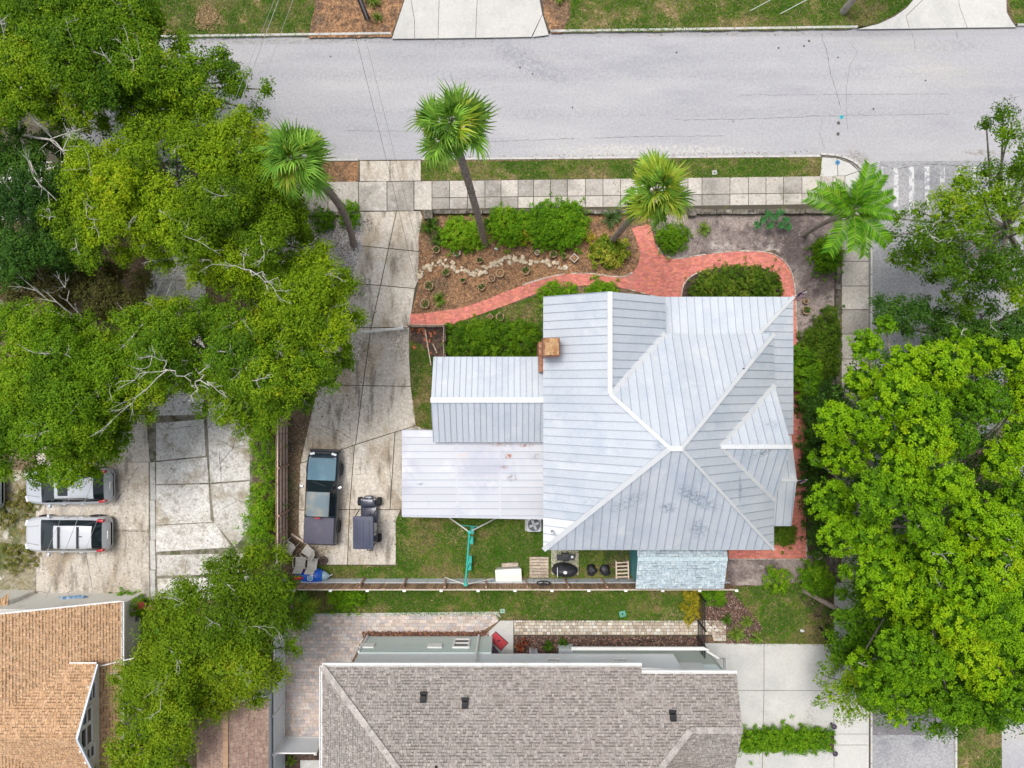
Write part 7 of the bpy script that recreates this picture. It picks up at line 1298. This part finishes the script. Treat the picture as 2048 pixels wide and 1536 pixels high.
wire('service wire from the pole across the drive to the west wing', top, (wx + .1, wy0 - .2, 3.3), .5, .007, M_wire); wire('thinner service wire running beside the one to the west wing', top + Vector((.35, 0, -.4)), (wx + .6, wy0 - .2, 3.2), .4, .005, M_wire)
lh = w(92, 1195, 3.2)
wire('utility wire crossing road and oaks to the tan roofed house', top + Vector((-.3, 0, .2)), lh, .3, .014, M_wireg); wire('lower wire beside the utility wire toward the tan roofed house', top + Vector((-.6, 0, -.2)), lh + Vector((-.9, 0, .1)), .3, .008, M_wireg); wire('upper thin wire toward the tan roofed house', top + Vector((.1, 0, -.1)), lh + Vector((1.0, 0, -.1)), .3, .008, M_wireg)
for (a, b, lb) in (((1500, 22), (1548, -4), 'pale guy wire sleeve on the lawn west of the grey trunk'), ((1560, 28), (1618, -3), 'pale guy wire sleeve nearest the grey trunk')): tag(MB().tube([w(*a, .12), w(b[0], b[1], 1.1)], .02, 6).build('guy_wire', mat('sleeve%d' % a[0], (.6, .68, .6), (), .5)), lb, 'wire')
def cover(name, label, x, y, r, c_, z=.006, sq=False, cat='cover'):
    p_ = w(x, y, z); q = MB(); (q.rbox((p_.x, p_.y, z + .004), (r * 2, r * 1.8, .02), .02, random.uniform(-.3, .3)) if sq else q.lathe((p_.x, p_.y, z), [(r, 0), (r, .012), (r * .8, .02), (r * .78, .012)], 14)); t = thing(name, label, cat, (p_.x, p_.y, z)); q.build('lid', mat('cover_%d' % x, c_, (), .6), t); MB().lathe((p_.x, p_.y, z + .012), [(r * .3, 0), (r * .25, .012)], 8).build('knob', M_trim, t)
cover('valve_cover', 'round blue utility cover on the corner ramp', 1675, 325, .13, (.05, .22, .42), .13); cover('valve_cover', 'small turquoise painted cap in the road', 1683, 234, .11, (.02, .42, .48), .004)
cover('valve_box', 'small pale green valve box in the neighbour lawn strip', 1005, 1222, .13, (.30, .48, .38), ZL + .03, True); cover('valve_box', 'teal green square valve box lid near the picket gate', 1245, 1228, .18, (.12, .36, .28), ZL + .03, True); cover('water_meter_lid', 'grey meter lid in the verge beside the yellowing palm', 1429, 345, .14, (.4, .4, .38), ZL + .03, True)
for i, (y, lb) in enumerate(((1453, 'dark round bollard light at the upper end of the hedge'), (1507, 'dark round bollard light at the lower end of the hedge'))): p_ = w(1668 + i * 2, y, .5); t = thing('bollard_light', lb, 'light', (p_.x, p_.y, ZL), 'bollard lights by the hedge'); MB().tube([(p_.x, p_.y, ZL), (p_.x, p_.y, .5)], .04, 8).build('post', M_black, t); MB().lathe((p_.x, p_.y, .5), [(.12, 0), (.15, .04), (.1, .1), (.02, .13)], 16).build('head', mat('bollard_purple', (.05, .04, .06), (), .5) if i == 0 else bpy.data.materials['bollard_purple'], t, smooth=True)
p_ = w(1656, 1272, .9); mb = thing('mailbox', 'black mailbox on a post beside the new driveway', 'mailbox', (p_.x, p_.y, ZL)); MB().rbox((p_.x + .1, p_.y - .1, .98), (.5, .2, .24), .04).build('box', M_black, mb, smooth=True); MB().bar((p_.x - .1, p_.y + .2, .1), (p_.x, p_.y - .1, .9), .09, .09).build('post', M_black, mb); MB().box((p_.x + .2, p_.y + .02, 1.0), (.04, .02, .12)).build('flag_arm', mat('mail_red', (.4, .03, .03), (), .5), mb)
# door mat, meter, porch plants
dm = thing('door_mat', 'red door mat with dark border and small dark motif on the porch slab', 'mat', w(997, 1282, .14)); c = w(997, 1282, .14); MB().box((c.x, c.y, .142), (.95, .60, .02), R(-42)).build('border', mat('mat_navy', (.04, .03, .06), (), .95), dm); MB().box((c.x, c.y, .148), (.88, .53, .02), R(-42)).build('field', mat('mat_red', (.50, .06, .07), [((.42, .05, .06), 8, .5, .7)], .95), dm)
q = MB(); q.tube([(c.x - .1, c.y - .08, .161), (c.x, c.y, .161), (c.x + .04, c.y + .08, .161)], .015, 5); q.tube([(c.x - .08, c.y + .05, .161), (c.x, c.y, .161), (c.x + .1, c.y - .02, .161)], .015, 5); q.blob((c.x + .05, c.y + .05, .16), (.045, .035, .01), 1, 8, 4, .2); q.build('motif', bpy.data.materials['mat_navy'], dm)
p_ = w(1132, 1308, .6); mt = thing('meter_box', 'grey green utility box against the neighbour wall', 'box', (p_.x, p_.y, ZL)); MB().rbox((p_.x, p_.y + .15, .5), (.8, .45, .75), .05).build('cabinet', mat('cabinet_grey', (.45, .5, .49), (), .5), mt, smooth=True); MB().box((p_.x + .05, p_.y + .15, .885), (.6, .3, .02)).build('top_vent', M_ac, mt)
for i, (x, c_, lb) in enumerate(((1061, (.45, .43, .46), 'taller grey paver block standing by the bromeliads'), (1067, (.40, .40, .44), 'middle grey block leaning on the neighbour wall'), (1073, (.42, .42, .46), 'grey block nearest the strappy plants'))): p_ = w(x, 1304 - 2 * (i == 0), .3); tag(MB().box((p_.x, p_.y, .26), (.14, .22, .32 + .06 * (i == 0)), .1 * i, .95).build('paver_block', mat('block_%d' % i, c_, (), .9, speck=.2)), lb, 'block')
# clutter beside the tan house
dk = thing('deck', 'narrow brown deck with planter rail beside the tan roofed house', 'deck', w(275, 1270, ZL))
for i in range(14): a, b = w(246, 1216 + i * 11, .3), w(330, 1216 + i * 11, .3); MB().bar((a.x, a.y, .3), (b.x, b.y, .3), .26, .03).build('plank', mat('deck_brown', (.10, .07, .055), [((.06, .04, .035), 4, .5, .7)], .85, rnd=.15) if i == 0 else bpy.data.materials['deck_brown'], dk)
MB().bar(w(244, 1218, 1.0), w(320, 1214, 1.0), .2, .06).build('rail', M_rustcap, dk)
p_ = w(285, 1209, 1.1); tag(MB().lathe((p_.x, p_.y, 1.02), [(.12, 0), (.18, .25), (.2, .25), (.15, .24)], 14).build('planter', mat('red_pot', (.38, .07, .04), (), .5), None, True), 'glossy red flower pot standing on the deck rail', 'pot')
p_ = w(266, 1232, .7); tag(MB().rbox((p_.x, p_.y, .6), (.45, .6, .5), .05).build('storage_bin', mat('bin_grey', (.20, .21, .26), (), .5), None, True), 'grey storage bin on the deck against the tan house', 'bin')
p_ = w(251, 1232, .9); tag(MB().rbox((p_.x, p_.y, .75), (.2, .7, .8), .04).build('red_panel', mat('panel_red', (.25, .015, .03), (), .5), None, True), 'dark red box beside the grey bin on the deck', 'box')
p_ = w(266, 1296, .6); tag(MB().rbox((p_.x, p_.y, .55), (.36, .42, .4), .06).build('cooler', mat('cooler_navy', (.02, .025, .07), (), .45), None, True), 'navy cooler on the shaded deck', 'cooler'); p_ = w(276, 1292, .6); tag(MB().blob((p_.x, p_.y, .55), (.14, .2, .2), 5, 12, 8, .4).build('pink_bag', mat('bag_pink', (.5, .05, .22), [((.7, .7, .7), 5, .5, .55)], .6), None, 'all'), 'pink and white bag beside the navy cooler', 'bag')
p_ = w(268, 1316, .8); ww_ = thing('folding_chair', 'brown wooden folding chair at the end of the deck', 'chair', (p_.x, p_.y, .32))
MB().box((p_.x, p_.y, .74), (.42, .40, .03), .6).build('seat', M_rustcap, ww_); MB().box((p_.x + .2, p_.y + .15, .98), (.05, .42, .4), .6).build('backrest', M_greywood, ww_)
for dx, dy in ((-.18, -.15), (.18, -.15), (-.18, .15), (.18, .15)): MB().bar((p_.x + dx, p_.y + dy, .31), (p_.x + dx * .6, p_.y + dy, .74), .03, .03).build('leg', M_greywood, ww_)
p_ = w(313, 1262, 1.0); tag(MB().lathe((p_.x, p_.y, .9), [(.16, 0), (.18, .06), (.05, .1)], 12).build('green_bowl', mat('bowl_green', (.01, .35, .08), (), .4), None, True), 'bright green plastic bowl among the branches by the deck', 'bowl')
tag(MB().bar(w(200, 1332, 3.55), w(268, 1316, 3.0), .05, .05).build('roof_pipe', M_wt), 'white pipe lying across the tan roof eave', 'pipe')
sd_ = MB().prism(pts2([(244, 1372), (272, 1372), (270, 1620), (240, 1620)], .12), ZL, .13).build('side_walkway', M_newconc); struct(sd_)
# straw mound on the north lawn, tools on shed edge
scatter('straw', [(392, 40), (400, 22), (414, 10), (430, 24), (437, 36), (428, 48), (408, 52)], 1500, (.05, .12), [(.34, .24, .11), (.24, .15, .07), (.42, .32, .17)], 31, z=ZL + .05)
scatter('straw', [(380, 50), (395, 20), (414, 2), (436, 18), (447, 38), (430, 60), (400, 62)], 500, (.04, .1), [(.34, .24, .11), (.24, .15, .07), (.42, .32, .17)], 32, z=ZL + .05)
# fallen leaves and gutter dirt
LT = [(.30, .20, .10), (.22, .14, .07), (.38, .28, .14), (.18, .17, .05)]
scatter('leaf_litter', [(640, 560), (760, 560), (740, 760), (700, 900), (610, 900), (640, 760)], 420, (.05, .1), LT, 41, z=.136)
scatter('leaf_litter', [(70, 930), (500, 850), (500, 1150), (70, 1190)], 420, (.05, .1), LT, 42, z=.136)
scatter('leaf_litter', [(1640, 303), (1700, 312), (1722, 330), (1734, 360), (1726, 360), (1712, 336), (1690, 322), (1640, 308)], 350, (.04, .09), LT, 43, z=.006)
scatter('leaf_litter', [(845, 312), (1640, 301), (1640, 307), (845, 317)], 260, (.04, .1), LT, 44, z=.006)
scatter('leaf_litter', [(400, 80), (1700, 62), (1700, 66), (400, 84)], 320, (.04, .1), LT, 45, z=.006)
scatter('leaf_litter', [(640, 1035), (1270, 1035), (1270, 1160), (640, 1160)], 160, (.06, .12), LT, 46, z=ZL + .06)
scatter('leaf_litter', [(590, 1185), (1660, 1185), (1660, 1285), (1020, 1240), (590, 1230)], 200, (.06, .12), LT, 47, z=ZL + .06)
scatter('leaf_litter', [(600, 365), (1680, 353), (1680, 415), (600, 420)], 150, (.05, .1), LT, 48, z=.134)
